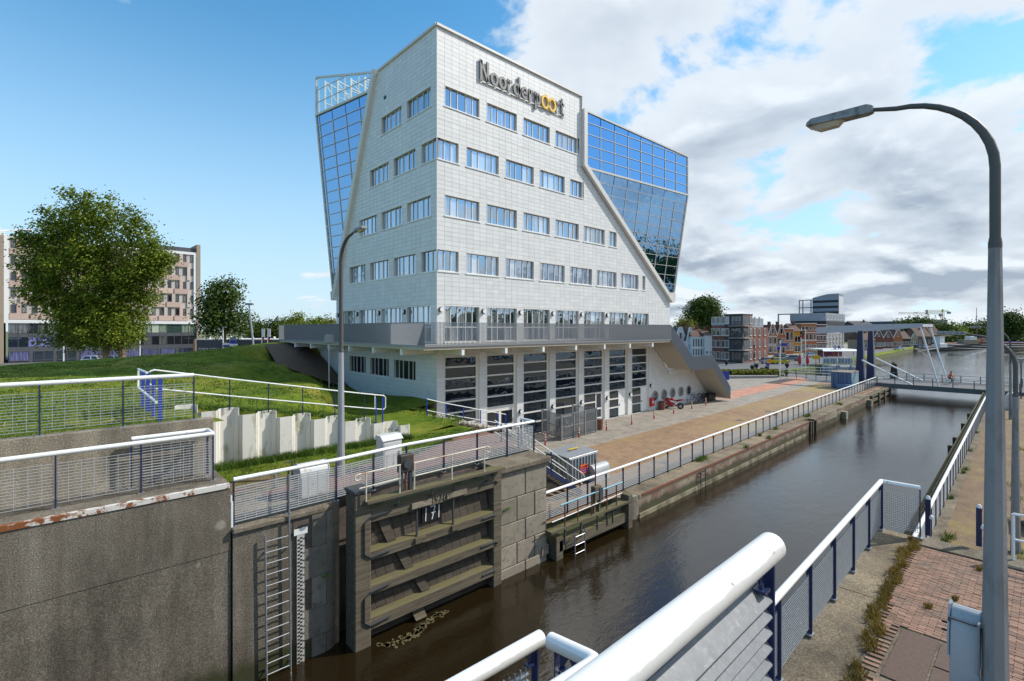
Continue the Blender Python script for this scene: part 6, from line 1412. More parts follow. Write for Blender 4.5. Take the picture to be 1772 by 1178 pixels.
def house(label, px0, px1, D, yb, ye, wall, ridge=None, gable=None, rows=(), ncol=2, wsz=(1.0, 1.6), fm=None, depth=9, roof='roof', cat='house', name='row_house', rz=None, band=None, zb=1.2, group='houses of the quay street'):
    """house front seen between two sight lines at a given distance; local x = along the front, y = into depth"""
    P = AT(px0, yb, D); w = (px1-px0)*D/FPX; P.z = zb; h = ZC-(ye-HY)/FPX*D-zb; fm = fm or m_cream
    t = thing(name, label, cat, P, TH-math.pi/2 if rz is None else rz, group)
    M = M_H[wall]
    MB().box(0, w, 0, depth, -0.3, h).build('wall', M, t)
    if gable:
        hg = ZC-(gable-HY)/FPX*D-zb
        MB().prism([(0, -0.02, h), (w, -0.02, h), (w*0.60, -0.02, hg), (w*0.40, -0.02, hg)], (0, 0.4, 0)).build('gable', M, t)
        tr = MB(); 
        for a, b in (((0, -0.1, h), (w*0.40, -0.1, hg)), ((w*0.40, -0.1, hg), (w*0.60, -0.1, hg)), ((w*0.60, -0.1, hg), (w, -0.1, h))): tr.bar(a, b, 0.16, 0.22, (0, 1, 0))
        tr.build('gable_trim', m_cream, t)
        MB().prism([(0, 0.38, h), (w, 0.38, h), (w/2, 0.38, hg-0.1)], (0, depth, 0)).build('roof', M_H[roof], t)
        win(t, (w/2, -0.03, h+(hg-h)*0.12), (1, 0), wsz[0]*0.85, (hg-h)*0.5, fm, 0, 'g')
    elif ridge:
        hr = ZC-(ridge-HY)/FPX*D-zb
        MB().prism([(-0.15, -0.25, h), (-0.15, depth+0.2, h), (-0.15, depth*0.5, hr)], (w+0.3, 0, 0)).build('roof', M_H[roof], t)
    else: MB().box(-0.08, w+0.08, -0.08, depth, h, h+0.22).build('parapet', fm if wall != 'white' else m_cream, t)
    if gable or ridge: MB().box(w*0.72, w*0.72+0.7, depth*0.4, depth*0.4+0.7, h, (hr if ridge and not gable else hg)+0.9).build('chimney', M_H['redbrick'], t)
    for f, hw_ in rows:
        for i in range(ncol):
            win(t, (w*(i+0.5)/ncol, -0.012, h*f), (1, 0), wsz[0], hw_ or wsz[1], fm, 0, 'w')
    if band: 
        for f in band: MB().box(-0.03, w+0.03, -0.09, -0.0, h*f-0.12, h*f+0.12).build('string_course', m_cream, t)
    return t
house('white gabled house half hidden by the outer stair', 1166, 1189, 126, 628, 590, 'white', gable=566, rows=((0.55, 1.5),), ncol=2, wsz=(0.8, 1.5), roof='roofdark')
house('narrow white gabled house next to the pale blue front', 1188, 1200, 124, 628, 590, 'white', gable=566, rows=((0.55, 1.5), (0.2, 1.5)), ncol=1, wsz=(0.8, 1.5), roof='roofdark')
house('pale blue house front with five tall upper windows', 1198, 1220, 122, 628, 582, 'paleblue', ridge=567, rows=((0.58, 2.0), (0.22, 1.7)), ncol=5, wsz=(0.42, 2.0), fm=m_white, roof='roof', band=(0.54, 0.98))
house('plain white house wall beside the dark apartment block', 1220, 1233, 121, 628, 580, 'white', ridge=570, rows=((0.3, 0.6),), ncol=2, wsz=(0.5, 0.6))
# corner apartment block, built on the street grid
def grid_box(par, x0, x1, y0, y1, z0, z1, m, name='wall'): return MB().box(x0, x1, y0, y1, z0, z1).build(name, m, par)
A = G(1285, 628.5, 1.1); ap = thing('apartment_block', 'four storey dark brick apartment block with corner balconies', 'building', (A.x, A.y, 1.1))
def ex_l(px, X): r = ray(px); d = X/r[0]; return r[1]*d
def ex_r(px, Y): r = ray(px); d = Y/r[1]; return r[0]*d
aL = ex_l(1254, A.x)-A.y; aR = ex_r(1302, A.y)-A.x; aH = (628.5-544.5)/FPX*(FW[0]*A.x+FW[1]*A.y)
grid_box(ap, 0, aR, 0, aL, -0.2, aH, M_H['darkbrick']); MB().box(0.01, aR-0.01, -0.03, 0.0, 0, aH-0.02).build('lit_side_tint', M_H['brown'], ap)  # brown sheet: sunlight on this side of the dark brick put into colour
bL = ex_l(1231, A.x+0.4)-A.y; grid_box(ap, 0.4, aR, aL, bL, -0.2, aH*0.78, M_H['redbrick'], 'wing_wall'); grid_box(ap, 0.38, aR, aL+0.0, bL, aH*0.78, aH*0.94, M_H['grey'], 'wing_top')
cR = ex_r(1329, A.y+0.5)-A.x; grid_box(ap, aR, cR, 0.5, aL, -0.2, aH*0.74, M_H['redbrick'], 'wing_wall'); grid_box(ap, aR, aR+(cR-aR)*0.72, 0.47, aL, aH*0.74, aH*0.94, M_H['grey'], 'wing_top')
st_ = aH/4
for f in range(4):
    z = f*st_+0.75
    win(ap, (0.0-0.012, aL*0.86, z), (0, -1), 1.0, 1.75, m_cream, 0, 'a'); win(ap, (aR*0.8, -0.045, z), (1, 0), 0.9, 1.75, m_cream, 0, 'a')
    for q in (0.16, 0.5, 0.84): win(ap, (0.39, aL+(bL-aL)*q, z), (0, -1), 0.9, 1.75, m_cream, 0, 'a')
    for q in (0.22, 0.48, 0.80):
        if q < 0.7 or f < 3: win(ap, (aR+(cR-aR)*q, 0.46, z), (1, 0), 0.9, 1.75, m_cream, 0, 'a')
    o = MB().box(-0.02, 0.02, aL*0.06, aL*0.62, z-0.25, z+1.75).build('glazed_front', g_dark, ap)
    for q in (0.06, 0.25, 0.44, 0.62): MB().box(-0.06, 0.0, aL*q-0.05, aL*q+0.05, z-0.25, z+1.75).build('mullion', m_darkgrey, o)
    o = MB().box(aR*0.1, aR*0.55, -0.05, -0.02, z-0.25, z+1.75).build('glazed_front', g_dark, ap)
    if f:
        MB().box(-1.3, aR*0.6, -1.0, -0.05, z-0.62, z-0.42).build('balcony_slab', M_H['concrete'], ap); MB().box(-1.3, -0.05, -0.05, aL*0.66, z-0.62, z-0.42).build('balcony_slab', M_H['concrete'], ap)
        br = MB(); br.box(-1.3, -1.24, -1.0, aL*0.66, z+0.5, z+0.55); br.box(-1.24, aR*0.6, -1.0, -0.95, z+0.5, z+0.55)
        for i in range(16): br.box(-1.29, -1.26, -1+i*(aL*0.66+1)/16-0.02, -1+i*(aL*0.66+1)/16+0.02, z-0.42, z+0.5)
        br.build('balcony_rail', m_darkgrey, ap)
MB().box(-0.1, aR+0.1, -0.1, aL+0.1, aH, aH+0.25).build('parapet', M_H['darkbrick'], ap)
# street houses further on
house('red brick house with white stepped gable nearest the apartment block', 1329, 1345, 150, 616, 580, 'orange', gable=561, rows=((0.56, 1.9), (0.12, 2.0)), ncol=2, wsz=(0.95, 1.8), fm=m_white, band=(0.5, 0.95))
house('red brick house with white gable and tall pale windows', 1345, 1359, 152, 615, 580, 'orange', gable=561, rows=((0.45, 2.4), (0.08, 2.0)), ncol=2, wsz=(1.0, 2.0), fm=m_white)
house('flat topped red house with white window bays', 1359, 1373, 156, 614, 569, 'orange', rows=((0.55, 2.6), (0.15, 2.6)), ncol=2, wsz=(1.0, 2.2), fm=m_white)
house('ochre fronted house with brown roof', 1373, 1387, 160, 613, 573, 'ochre', ridge=560, rows=((0.5, 2.0), (0.08, 2.0)), ncol=1, wsz=(1.9, 1.8))
house('bright orange house front with balcony and dark window strip', 1386, 1413, 164, 612, 560, 'orange', rows=((0.78, 1.2), (0.45, 1.9), (0.1, 1.9)), ncol=4, wsz=(0.8, 1.8), fm=m_white, band=(0.42, 0.70))
house('red house with white bay windows under the bridge beam', 1412, 1430, 168, 611, 562, 'redbrick', rows=((0.70, 1.6), (0.42, 1.9), (0.1, 1.9)), ncol=3, wsz=(0.8, 1.8), fm=m_white, band=(0.62, 0.36))
# big grey building with banded sloping top
Bp = G(1429, 609.5, 1.1); k0 = (FW[0]*Bp.x+FW[1]*Bp.y)
gb = thing('banded_building', 'grey banded office building with sloping top behind the street houses', 'building', (Bp.x, Bp.y, 1.1))
zpx = lambda y, D: ZC-(y-HY)/FPX*D-1.1
gl_ = ex_l(1367, Bp.x)-Bp.y; gr_ = ex_r(1462, Bp.y)-Bp.x; z1 = zpx(541, k0); z2 = zpx(555, k0); z3 = zpx(562, k0)
grid_box(gb, 0.3, gr_, 0.3, gl_, -0.2, z3, M_H['dgrey']); grid_box(gb, 0.6, gr_, 0.02, gl_, z3, z2, m_black, 'dark_band'); grid_box(gb, 0, gr_+0.05, 0, gl_, z2, z1, M_H['grey'], 'grey_band')
MB().box(0.31, gr_-0.02, 0.25, 0.3, 0, z3).build('lit_front_tint', M_H['concrete'], gb)  # paler sheet paints in the sunlight that this front catches
nf = 6
for f in range(nf):
    for c in range(6): win(gb, (gr_*(c+0.5)/6, 0.24, z3*(f+0.25)/nf), (1, 0), 1.5, 2.0, m_white, 0, 'b')
for c in range(6): win(gb, (gr_*(c+0.5)/6, -0.01, z2+0.5), (1, 0), 1.6, z1-z2-0.9, m_white, 0, 'b')
yu0 = ex_l(1454, Bp.x+2); ul_ = ex_l(1406, Bp.x+gr_*0.75)-Bp.y
Dm = FW[0]*(Bp.x+gr_*0.75)+FW[1]*(Bp.y+0.5); zt0 = zpx(507.5, Dm); zt1 = zpx(516, Dm*1.05)
xa, xb = gr_*0.75, gr_+0.04
MB().prism([(xa, 0.5, z1), (xa, ul_, z1), (xa, ul_, zt1), (xa, ul_*0.45, zt1+1.2), (xa, 0.5, zt0)], (xb-xa, 0, 0)).build('upper_block', M_H['grey'], gb)
hb = (zt1-z1)/3
for i in range(3): MB().box(xa-0.06, xa, 0.6, ul_, z1+hb*(i+0.05), z1+hb*(i+0.05)+hb*0.42).build('window_band', m_black, gb)
MB().box(xa+0.02, xb-0.02, 0.44, 0.5, z1, zt0-1).build('lit_edge_tint', M_H['white'], gb)  # white sheet: sun on the upper block's narrow side painted as colour
rf = MB(); 
for y in (ul_+0.5, ul_+4.5): rf.bar((xa, y, z1), (xa, y, zt1-0.8), 0.35, 0.35); rf.bar((xa+4, y, z1), (xa+4, y, zt1-0.8), 0.35, 0.35)
for z in (z1+2.6, zt1-0.8): rf.bar((xa, ul_, z), (xa, ul_+4.5, z), 0.35, 0.35)
rf.build('roof_frame', M_H['concrete'], gb)
rf = MB(); yy = gl_+4.2
rf.bar((1, yy, z2-1), (1, yy, z1), 0.4, 0.4); rf.bar((1, gl_, z1-0.2), (1, yy, z1-0.2), 0.4, 0.4); rf.build('corner_frame', M_H['concrete'], gb)
# far quay houses
fh = [(1495, 1514, 185, 606, 588, 'tan', 573, None, 'low house with brown roof behind the bridge pylons'), (1513, 1528, 195, 604, 583, 'redbrick', None, 572, 'narrow brick gable right of the pylons'), (1528, 1546, 205, 602, 585, 'redbrick', None, 573, 'brick house with steep gable on the far quay'), (1546, 1562, 215, 600, 584, 'orange', None, 571, 'orange brick house on the far quay'), (1562, 1576, 222, 598, 586, 'darkbrick', 570, None, 'black barn shaped house on the far quay'), (1576, 1588, 230, 597, 586, 'tan', None, 577, 'small yellowish house beside the black barn'), (1588, 1612, 245, 595, 582, 'brown', 566, None, 'wide brown warehouse behind the first flag'), (1612, 1628, 255, 594, 580, 'darkbrick', 562, None, 'dark warehouse with steep roof near the tug boat')]
for (a, b, D, yb, ye, wl, rd, gbl, lb) in fh: house(lb, a, b, D, yb, ye, wl, ridge=rd, gable=gbl, rows=((0.2, 1.6),), ncol=3, wsz=(1.0, 1.5), fm=m_cream, group='houses on the far quay')
house('long low warehouse with brick end and dark roof in the distance', 1486, 1520, 300, 600, 566, 'brown', ridge=555, rows=(), ncol=1, roof='roofdark', group='houses on the far quay', depth=20)
house('very long flat dark hall roof in the distance', 1540, 1625, 420, 590, 556, 'dgrey', rows=(), ncol=1, group='houses on the far quay', depth=30)
house('pale flat building beyond the moored boats', 1655, 1700, 500, 588, 568, 'white', rows=(), ncol=1, group='houses on the far quay', depth=20)
house('white shed roof at the far right edge of the harbour', 1756, 1785, 460, 588, 561, 'white', rows=(), ncol=1, group='houses on the far quay', depth=20)
house('small blue grey tower block between the cranes', 1632, 1640, 700, 586, 553, 'grey', rows=(), ncol=1, group='houses on the far quay', depth=10)
# ================================================================ hotel on the left
H0 = AT(14, 600, 100); H1 = AT(339, 600, 123); hd = V((H1.x-H0.x, H1.y-H0.y, 0)); HW = hd.length; hrz = math.atan2(hd.y, hd.x); HZ = 2.0
ht = thing('hotel', 'hotel with woven beige panel front above dark glazed lower floors', 'building', (H0.x, H0.y, HZ), hrz)
zt = 25.6; zf = 9.1
m_pinkpan = mat('woven_panel', (0.56, 0.41, 0.34), 0.6, var=0.10, sc=0.25, isl=0.12); m_palepan = mat('woven_panel_pale', (0.55, 0.49, 0.44), 0.6, var=0.08, sc=0.3, isl=0.1); m_orangeedge = mat('orange_edge', (0.50, 0.13, 0.03), 0.7)
MB().box(0, HW, 0.3, 18, 0, zt).build('wall', M_H['tan'], ht); MB().box(-0.3, HW, 0.02, 0.3, zf-0.5, zt+0.2).build('front_backing', m_palepan, ht)
f = MB(); f.box(-0.6, 0.1, -0.25, 0.3, zf-0.8, zt+0.4); f.box(0.1, HW, -0.25, 0.3, zf-0.8, zf-0.1); f.box(HW-0.5, HW+0.1, -0.26, 0.3, zf-0.8, zt+0.4); f.box(0.1, HW-0.5, -0.25, 0.3, zt-0.2, zt+0.4); f.build('white_frame', m_white, ht)
MB().box(HW*0.5, HW+0.2, 0.3, 18, zt+0.4, zt+1.5).build('roof_band', M_H['dgrey'], ht); MB().box(HW+0.1, HW+0.9, -0.4, 18, 0, zt+2.4).build('corner_column', M_H['tan'], ht); MB().box(-1.7, -0.62, -0.5, 18, 0, zt+0.3).build('corner_column', M_H['tan'], ht)
MB().box(-9, -1.72, 0.6, 18, 0, zt-1).build('side_tower', mat('wall_side', (0.12, 0.085, 0.06), 0.8, var=0.3, sc=1), ht)
nc = 21; nr = 5; cw = HW/nc; rh = (zt-zf)/nr
for j in range(nr):
    for i in range(nc):
        x0 = i*cw; z0 = zf+j*rh
        win(ht, (x0+cw*0.5, -0.02, z0+rh*0.42), (1, 0), cw*0.42, rh*0.48, M_H['dgrey'], 0, 'h')
        if (i+j) % 2 == 0: MB().box(x0+cw*0.78, x0+cw*1.22, -0.22, 0.0, z0+0.05, z0+rh-0.05).build('upright_panel', m_palepan if i % 3 else m_pinkpan, ht); MB().box(x0+cw*0.74, x0+cw*0.78, -0.15, 0.0, z0+0.05, z0+rh-0.05).build('orange_edge', m_orangeedge, ht)
    for i in range(0, nc-1, 2):
        x0 = i*cw+(cw if j % 2 else 0)
        if x0+cw*1.9 < HW-0.5: MB().box(x0+cw*0.1, x0+cw*1.9, -0.30, -0.02, zf+j*rh-0.05, zf+j*rh+rh*0.36).build('level_panel', m_pinkpan, ht)
MB().box(0, HW, 0.0, 0.3, 0, 3.4).build('base_wall', M_H['dgrey'], ht); MB().box(0, HW, 0.0, 0.3, 5.4, 6.2).build('dark_band', M_H['dgrey'], ht)
n_ = 22
m_purple = m_glass('curtained_glass', (0.6, 0.7, 0.75), (0.02, 0.03, 0.05), 0.12, 0.05, curtain=(0.20, 0.20, 0.46)); m_blind = m_glass('blind_glass', (0.6, 0.75, 0.7), (0.05, 0.10, 0.08), 0.2, 0.05, curtain=(0.48, 0.56, 0.42))
for i in range(n_):
    a = HW*i/n_; b = HW*(i+1)/n_-0.1
    MB().box(a, b, 0.05, 0.12, 6.25, 8.7).build('pane', m_blind if i > n_*0.55 else g_far, ht); MB().box(a, b, 0.05, 0.12, 3.45, 5.35).build('pane', m_purple if i < n_*0.5 else g_far, ht); MB().box(b, b+0.1, 0.0, 0.2, 3.42, 8.72).build('mullion', M_H['dgrey'], ht)
for i in range(9): win(ht, (HW*(i+0.45)/9, -0.02, 0.6), (1, 0), 3.0, 1.9, M_H['dgrey'], 0, 'l', gm=m_purple)
rf = MB(); rf.bar((-3, 1, zt+1.0), (3.5, 1, zt+2.2), 0.3, 0.3); rf.bar((-8, 1, zt+2.5), (-1, 1, zt+1.9), 0.2, 0.2); rf.box(-2.5, -0.5, -0.4, 1.5, zt+0.3, zt+1.2); rf.build('roof_mast', m_white, ht)
# ground around the hotel
struct('car_park', MB().prism([(-60, 60, 1.0), (-3, 62, 1.0), (14, 56, 1.0), (30, 54, 1.0), (60, 80, 1.0), (80, 160, 1.0), (-80, 190, 1.0)], (0, 0, 1.2)), m_asphalt)
lowb = AT(338, 604, 118); lb_ = thing('low_building', 'long low dark grey building with red lettering beside the hotel', 'building', (lowb.x, lowb.y, 2.2), TH-math.pi/2-0.05)
LW = 150*118/FPX; LH = ZC-(588-HY)/FPX*118-2.2
MB().box(0, LW, 0, 12, -0.3, LH).build('wall', M_H['dgrey'], lb_); MB().box(-0.1, LW+0.1, -0.1, 12, LH, LH+0.2).build('parapet', m_cream, lb_)
for i in range(2): win(lb_, (2.0+i*2.6, -0.02, 0.2), (1, 0), 2.2, LH*0.5, m_cream, 0, 'z')
sg_ = bpy.data.objects.new('sign', None); C.objects.link(sg_); sg_.parent = lb_; m_signred = mat('sign_red', (0.75, 0.03, 0.01), 0.4)
MB().torus((LW*0.72, -0.1, LH*0.62), 0.38, 0.12, (0, 1, 0), 16, 6).build('letter', m_signred, sg_); MB().bar((LW*0.72+0.1, -0.1, LH*0.52), (LW*0.72+0.5, -0.1, LH*0.40), 0.12, 0.14).build('letter', m_signred, sg_)
for i in range(5): MB().torus((LW*0.72+0.78+0.42*i, -0.1, LH*0.60), 0.15, 0.075, (0, 1, 0), 12, 5).build('letter', m_signred, sg_)
for i in range(7): MB().lathe((1.5+i*2.7, 3, LH+0.2), [(0.25, 0), (0.25, 0.5), (0.1, 0.6)], 8).build('roof_vent', m_cream, lb_)

# wood on the shore behind the camera's right shoulder: seen only as the dark band mirrored in the glass
lf = MB(); rw_ = random.Random(55)
for i in range(150):
    cx_ = 20+190*rw_.random(); c = V((cx_, -58-14*rw_.random()+0.02*cx_, 2.0)); hh_ = rw_.uniform(7, 13)
    for q in range(70):
        p = c+V((rw_.gauss(0, 2.2), rw_.gauss(0, 2.0), hh_*rw_.random()**0.8)); a = V((rw_.gauss(0, 1), rw_.gauss(0, 1), rw_.gauss(0, 1))).normalized(); b = a.orthogonal().normalized(); d = a.cross(b); s_ = rw_.uniform(0.7, 1.4); lf.add([p-b*s_, p+d*s_*0.7, p+b*s_, p-d*s_*0.7], [(0, 1, 2, 3)])
me = bpy.data.meshes.new('wood'); me.from_pydata(lf.v, [], lf.f); me.materials.append(m_leafd); o = bpy.data.objects.new('wood', me); C.objects.link(o); o['kind'] = 'stuff'; o['label'] = 'belt of dark trees mirrored in the glass'
# ================================================================ drawbridge
br = thing('drawbridge', 'white and navy drawbridge with overhead balance beams across the canal mouth', 'bridge')
m_bridgegrey = mat('bridge_grey', (0.50, 0.51, 0.54), 0.5, var=0.1); m_girder = mat('girder', (0.13, 0.135, 0.13), 0.6, var=0.2)
MB().box(85.0, 93.4, 3.0, 17.2, 1.28, 1.5).build('deck', m_asphalt, br)
for x in (84.75, 93.4): MB().box(x, x+0.25, 3.0, 17.4, 0.92, 1.56).build('girder', m_girder, br)
MB().box(84.9, 93.5, -60, 3.0, 0.6, 1.5).build('approach', m_asphalt, br)
for (x, y) in ((86.0, 18.7), (94.1, 19.1)):
    p = MB(); w = 0.55
    p.add([(x-0.45, y-w, 1.1), (x+0.45, y-w, 1.1), (x+0.45, y+w, 1.1), (x-0.45, y+w, 1.1), (x-0.30, y-w*0.55, 8.7), (x+0.30, y-w*0.55, 8.7), (x+0.30, y+w*0.55, 8.7), (x-0.30, y+w*0.55, 8.7), (x-0.2, y-w*0.3, 9.3), (x+0.2, y-w*0.3, 9.3), (x+0.2, y+w*0.3, 9.3), (x-0.2, y+w*0.3, 9.3)],
          [(0, 1, 5, 4), (1, 2, 6, 5), (2, 3, 7, 6), (3, 0, 4, 7), (4, 5, 9, 8), (5, 6, 10, 9), (6, 7, 11, 10), (7, 4, 8, 11), (8, 9, 10, 11)])
    p.build('pylon', m_navy, br)
    b = MB(); b.prism([(x-0.62, 24.2, 8.35), (x-0.62, 24.2, 9.35), (x-0.62, 18.0, 9.75), (x-0.62, 11.7, 9.85), (x-0.62, 11.7, 9.45), (x-0.62, 18.0, 8.85)], (0.3, 0, 0)); b.build('balance_beam', m_bridgegrey, br)
    MB().tube([(x-0.5, 11.9, 9.6), (x-0.9, 9.9, 1.5)], 0.10, 8).build('hanger', m_whitegl, br, True)
    MB().tube([(x-0.5, 18.4, 4.6), (x-0.9, 12.6, 1.5)], 0.11, 8).build('stay', m_whitegl, br, True)
MB().box(85.5, 94.2, 11.6, 11.9, 9.4, 9.75).build('cross_beam', m_bridgegrey, br); MB().box(85.4, 94.1, 22.8, 24.2, 8.4, 9.3).build('counterweight', m_bridgegrey, br)
for x in (84.9, 93.2):
    for z in (0.55, 1.0): MB().tube([(x, -8, 1.5+z), (x, 17.0, 1.5+z)], 0.03, 6).build('rail', m_galv, br)
    for i in range(13): MB().bar((x, -7.5+2.0*i, 1.4), (x, -7.5+2.0*i, 2.55), 0.09, 0.09).build('rail_post', m_darkgrey, br)
MB().box(84.6, 94, 16.6, 18.2, -1.5, 1.25).build('abutment', m_headconc, br); MB().box(84.6, 95, 2.8, 5.2, -1.5, 1.27).build('abutment', m_headconc, br)
# cyclist
cy = thing('bicycle', 'dark bicycle ridden across the drawbridge', 'bicycle', (89.6, 9.2, 1.5), math.radians(-75), 'parked bicycles'); src = next(o for o in bpy.data.objects if o.get('label', '').startswith('lone black bicycle'))
for ch in src.children:
    c = ch.copy(); C.objects.link(c); c.parent = cy
    for g in ch.children: d = g.copy(); C.objects.link(d); d.parent = c
cy['group'] = 'ridden bicycle'
def person(label, loc, rz, joints, edges, radii, m, head, hair, parts=()):
    t = thing('person', label, 'person', loc, rz); me = bpy.data.meshes.new('body'); me.from_pydata(joints, edges, []); o = bpy.data.objects.new('body', me); C.objects.link(o); o.parent = t
    sk_ = o.modifiers.new('skin', 'SKIN'); sk_.use_smooth_shade = True; ss_ = o.modifiers.new('sub', 'SUBSURF'); ss_.levels = 1; ss_.render_levels = 1
    for v, r in zip(me.skin_vertices[0].data, radii): v.radius = (r, r)
    me.skin_vertices[0].data[0].use_root = True; me.materials.append(m)
    return t, o
# seated rider: pelvis, spine, neck, head; arms to the bar, legs to the pedals (x = forward)
J = [(-0.20, 0, 1.02), (-0.10, 0, 1.25), (0.02, 0, 1.48), (0.05, 0, 1.60), (0.08, 0, 1.72), (0.0, 0.17, 1.44), (0.12, 0.22, 1.22), (0.34, 0.22, 1.08), (0.0, -0.17, 1.44), (0.12, -0.22, 1.22), (0.34, -0.22, 1.08), (-0.16, 0.10, 0.98), (0.20, 0.11, 0.82), (0.02, 0.10, 0.36), (0.14, 0.10, 0.30), (-0.16, -0.10, 0.98), (0.16, -0.11, 0.66), (-0.10, -0.10, 0.20), (0.03, -0.10, 0.15)]
Ed = [(0, 1), (1, 2), (2, 3), (3, 4), (2, 5), (5, 6), (6, 7), (2, 8), (8, 9), (9, 10), (0, 11), (11, 12), (12, 13), (13, 14), (0, 15), (15, 16), (16, 17), (17, 18)]
Rr_ = [0.15, 0.16, 0.15, 0.06, 0.10, 0.075, 0.055, 0.04, 0.075, 0.055, 0.04, 0.10, 0.075, 0.05, 0.04, 0.10, 0.075, 0.05, 0.04]
pt, pb = person('cyclist in an orange jacket riding over the drawbridge', (89.6, 9.2, 1.5), math.radians(-75), J, Ed, Rr_, m_darkgrey, None, None)
jk = MB(); n = 10
for (x, z, a, b) in ((-0.22, 1.0, 0.17, 0.20), (-0.12, 1.2, 0.175, 0.22), (-0.02, 1.38, 0.165, 0.23), (0.03, 1.5, 0.11, 0.17), (0.05, 1.56, 0.06, 0.07)):
    for j in range(n): jk.v.append((x+a*math.cos(2*math.pi*j/n), b*math.sin(2*math.pi*j/n), z))
for i in range(4):
    for j in range(n): jk.f.append((i*n+j, i*n+(j+1) % n, (i+1)*n+(j+1) % n, (i+1)*n+j))
jk.f += [tuple(range(n-1, -1, -1)), tuple(40+j for j in range(n))]
for s in (-1, 1): jk.tube([(0.0, s*0.18, 1.44), (0.12, s*0.225, 1.22), (0.30, s*0.22, 1.10)], [0.09, 0.075, 0.06], 8)
jk.build('jacket', m_orange, pt, True); hm = MB(); hm.lathe((0.08, 0, 1.62), [(0.05, -0.02), (0.085, 0.03), (0.10, 0.10), (0.095, 0.17), (0.05, 0.22)], 10); hm.build('head', m_skin, pt, True); hm = MB(); hm.lathe((0.06, 0, 1.70), [(0.108, 0.0), (0.11, 0.07), (0.07, 0.15)], 10); hm.build('hair', m_black, pt, True)
# standing person by the floating terrace
J2 = [(0, 0, 0.95), (0, 0, 1.2), (0, 0, 1.42), (0, 0, 1.52), (0, 0, 1.66), (0, 0.19, 1.38), (0.02, 0.25, 1.12), (0.08, 0.24, 0.88), (0, -0.19, 1.38), (0.02, -0.25, 1.12), (0.08, -0.24, 0.88), (0, 0.10, 0.9), (0.03, 0.11, 0.5), (0, 0.11, 0.06), (0.14, 0.11, 0.03), (0, -0.10, 0.9), (0.03, -0.11, 0.5), (0, -0.11, 0.06), (0.14, -0.11, 0.03)]
P_ = G(1418, 628, 1.15); pt, pb = person('standing person in a dark red top beside the floating terrace', (P_.x, P_.y, 1.12), 2.0, J2, Ed, Rr_, mat('dark_red_cloth', (0.12, 0.02, 0.03), 0.8), None, None)
hm = MB(); hm.lathe((0, 0, 1.55), [(0.05, -0.02), (0.085, 0.03), (0.10, 0.10), (0.095, 0.17), (0.05, 0.22)], 10); hm.build('head', m_skin, pt, True)
tr_ = MB()
for s in (-1, 1): tr_.tube([(0, s*0.10, 0.98), (0.03, s*0.11, 0.5), (0, s*0.11, 0.08)], [0.12, 0.085, 0.065], 8)
tr_.build('trousers', m_navy, pt, True)
# ================================================================ blue container by the bridge
Cc = G(1473, 673.5, 1.1); bc = thing('shipping_container', 'faded blue steel container on the quay by the drawbridge', 'container', (Cc.x, Cc.y, 1.1))
m_cblue = mat('container_blue', (0.10, 0.17, 0.30), 0.5, var=0.2, sc=2, dirt=(0.18, 0.12, 0.09), dsc=3, dth=0.64); m_cteal = mat('container_teal', (0.42, 0.56, 0.58), 0.5, var=0.12)
cl_ = ex_l(1438, Cc.x)-Cc.y; cr2 = 3.6; ch_ = 2.15
MB().box(0, cr2, 0, cl_, 0.1, ch_).build('body', m_cblue, bc); MB().box(-0.05, cr2+0.05, -0.05, cl_+0.05, ch_, ch_+0.1).build('roof', M_H['tan'], bc)
for q in (0.03, 0.52): MB().box(-0.06, 0.0, cl_*q+0.02, cl_*(q+0.45), 0.15, ch_-0.08).build('door', m_cblue, bc)
for q in (0.2, 0.4, 0.62, 0.85): MB().tube([(-0.09, cl_*q, 0.15), (-0.09, cl_*q, ch_-0.1)], 0.025, 6).build('lock_rod', m_darkgrey, bc)
for i in range(9): MB().box(0.1+i*0.4, 0.28+i*0.4, -0.05, 0.0, 0.15, ch_-0.08).build('rib', m_cteal, bc)
bevel(tag(MB().box(Cc.x-1.2, Cc.x-0.2, Cc.y-0.3, Cc.y+1.4, 1.1, 1.75).build('blue_chest', m_cblue), 'small blue chest standing before the container', 'chest'), 0.05)
# ================================================================ floating terrace boat
T0 = G(1424, 640, 0.3); D0_ = FW[0]*T0.x+FW[1]*T0.y; tw_ = 58*D0_/FPX
fb_ = thing('terrace_boat', 'floating restaurant terrace with white canopy and blue grey screens behind the container', 'boat', (T0.x, T0.y, 0.0), TH-math.pi/2)
m_screen = mat('screen_blue', (0.26, 0.30, 0.42), 0.5); h_ = lambda y: ZC-(y-HY)/FPX*D0_
MB().prism([(0, 0, -0.4), (tw_, 0, -0.4), (tw_+1.5, 3, -0.4), (tw_, 7, -0.4), (0, 7, -0.4)], (0, 0, 1.4)).build('hull', M_H['grey'], fb_)
for a, b in ((0.05, 0.22), (0.24, 0.42), (0.48, 0.66), (0.68, 0.88)): MB().box(tw_*a, tw_*b, 0.1, 0.2, h_(629), h_(620)).build('screen', m_screen, fb_)
for a, b in ((0.06, 0.14), (0.40, 0.46), (0.46, 0.5), (0.80, 0.86)): MB().box(tw_*a, tw_*b, -0.1, 0.05, h_(642), h_(632)).build('lower_screen', m_screen, fb_)
ra = MB(); 
for y in (641, 636, 632): ra.box(0, tw_, -0.02, 0.06, h_(y), h_(y)+0.09)
for i in range(12): ra.box(tw_*i/11-0.04, tw_*i/11+0.04, -0.02, 0.06, h_(643), h_(618))
ra.build('white_rail', m_white, fb_)
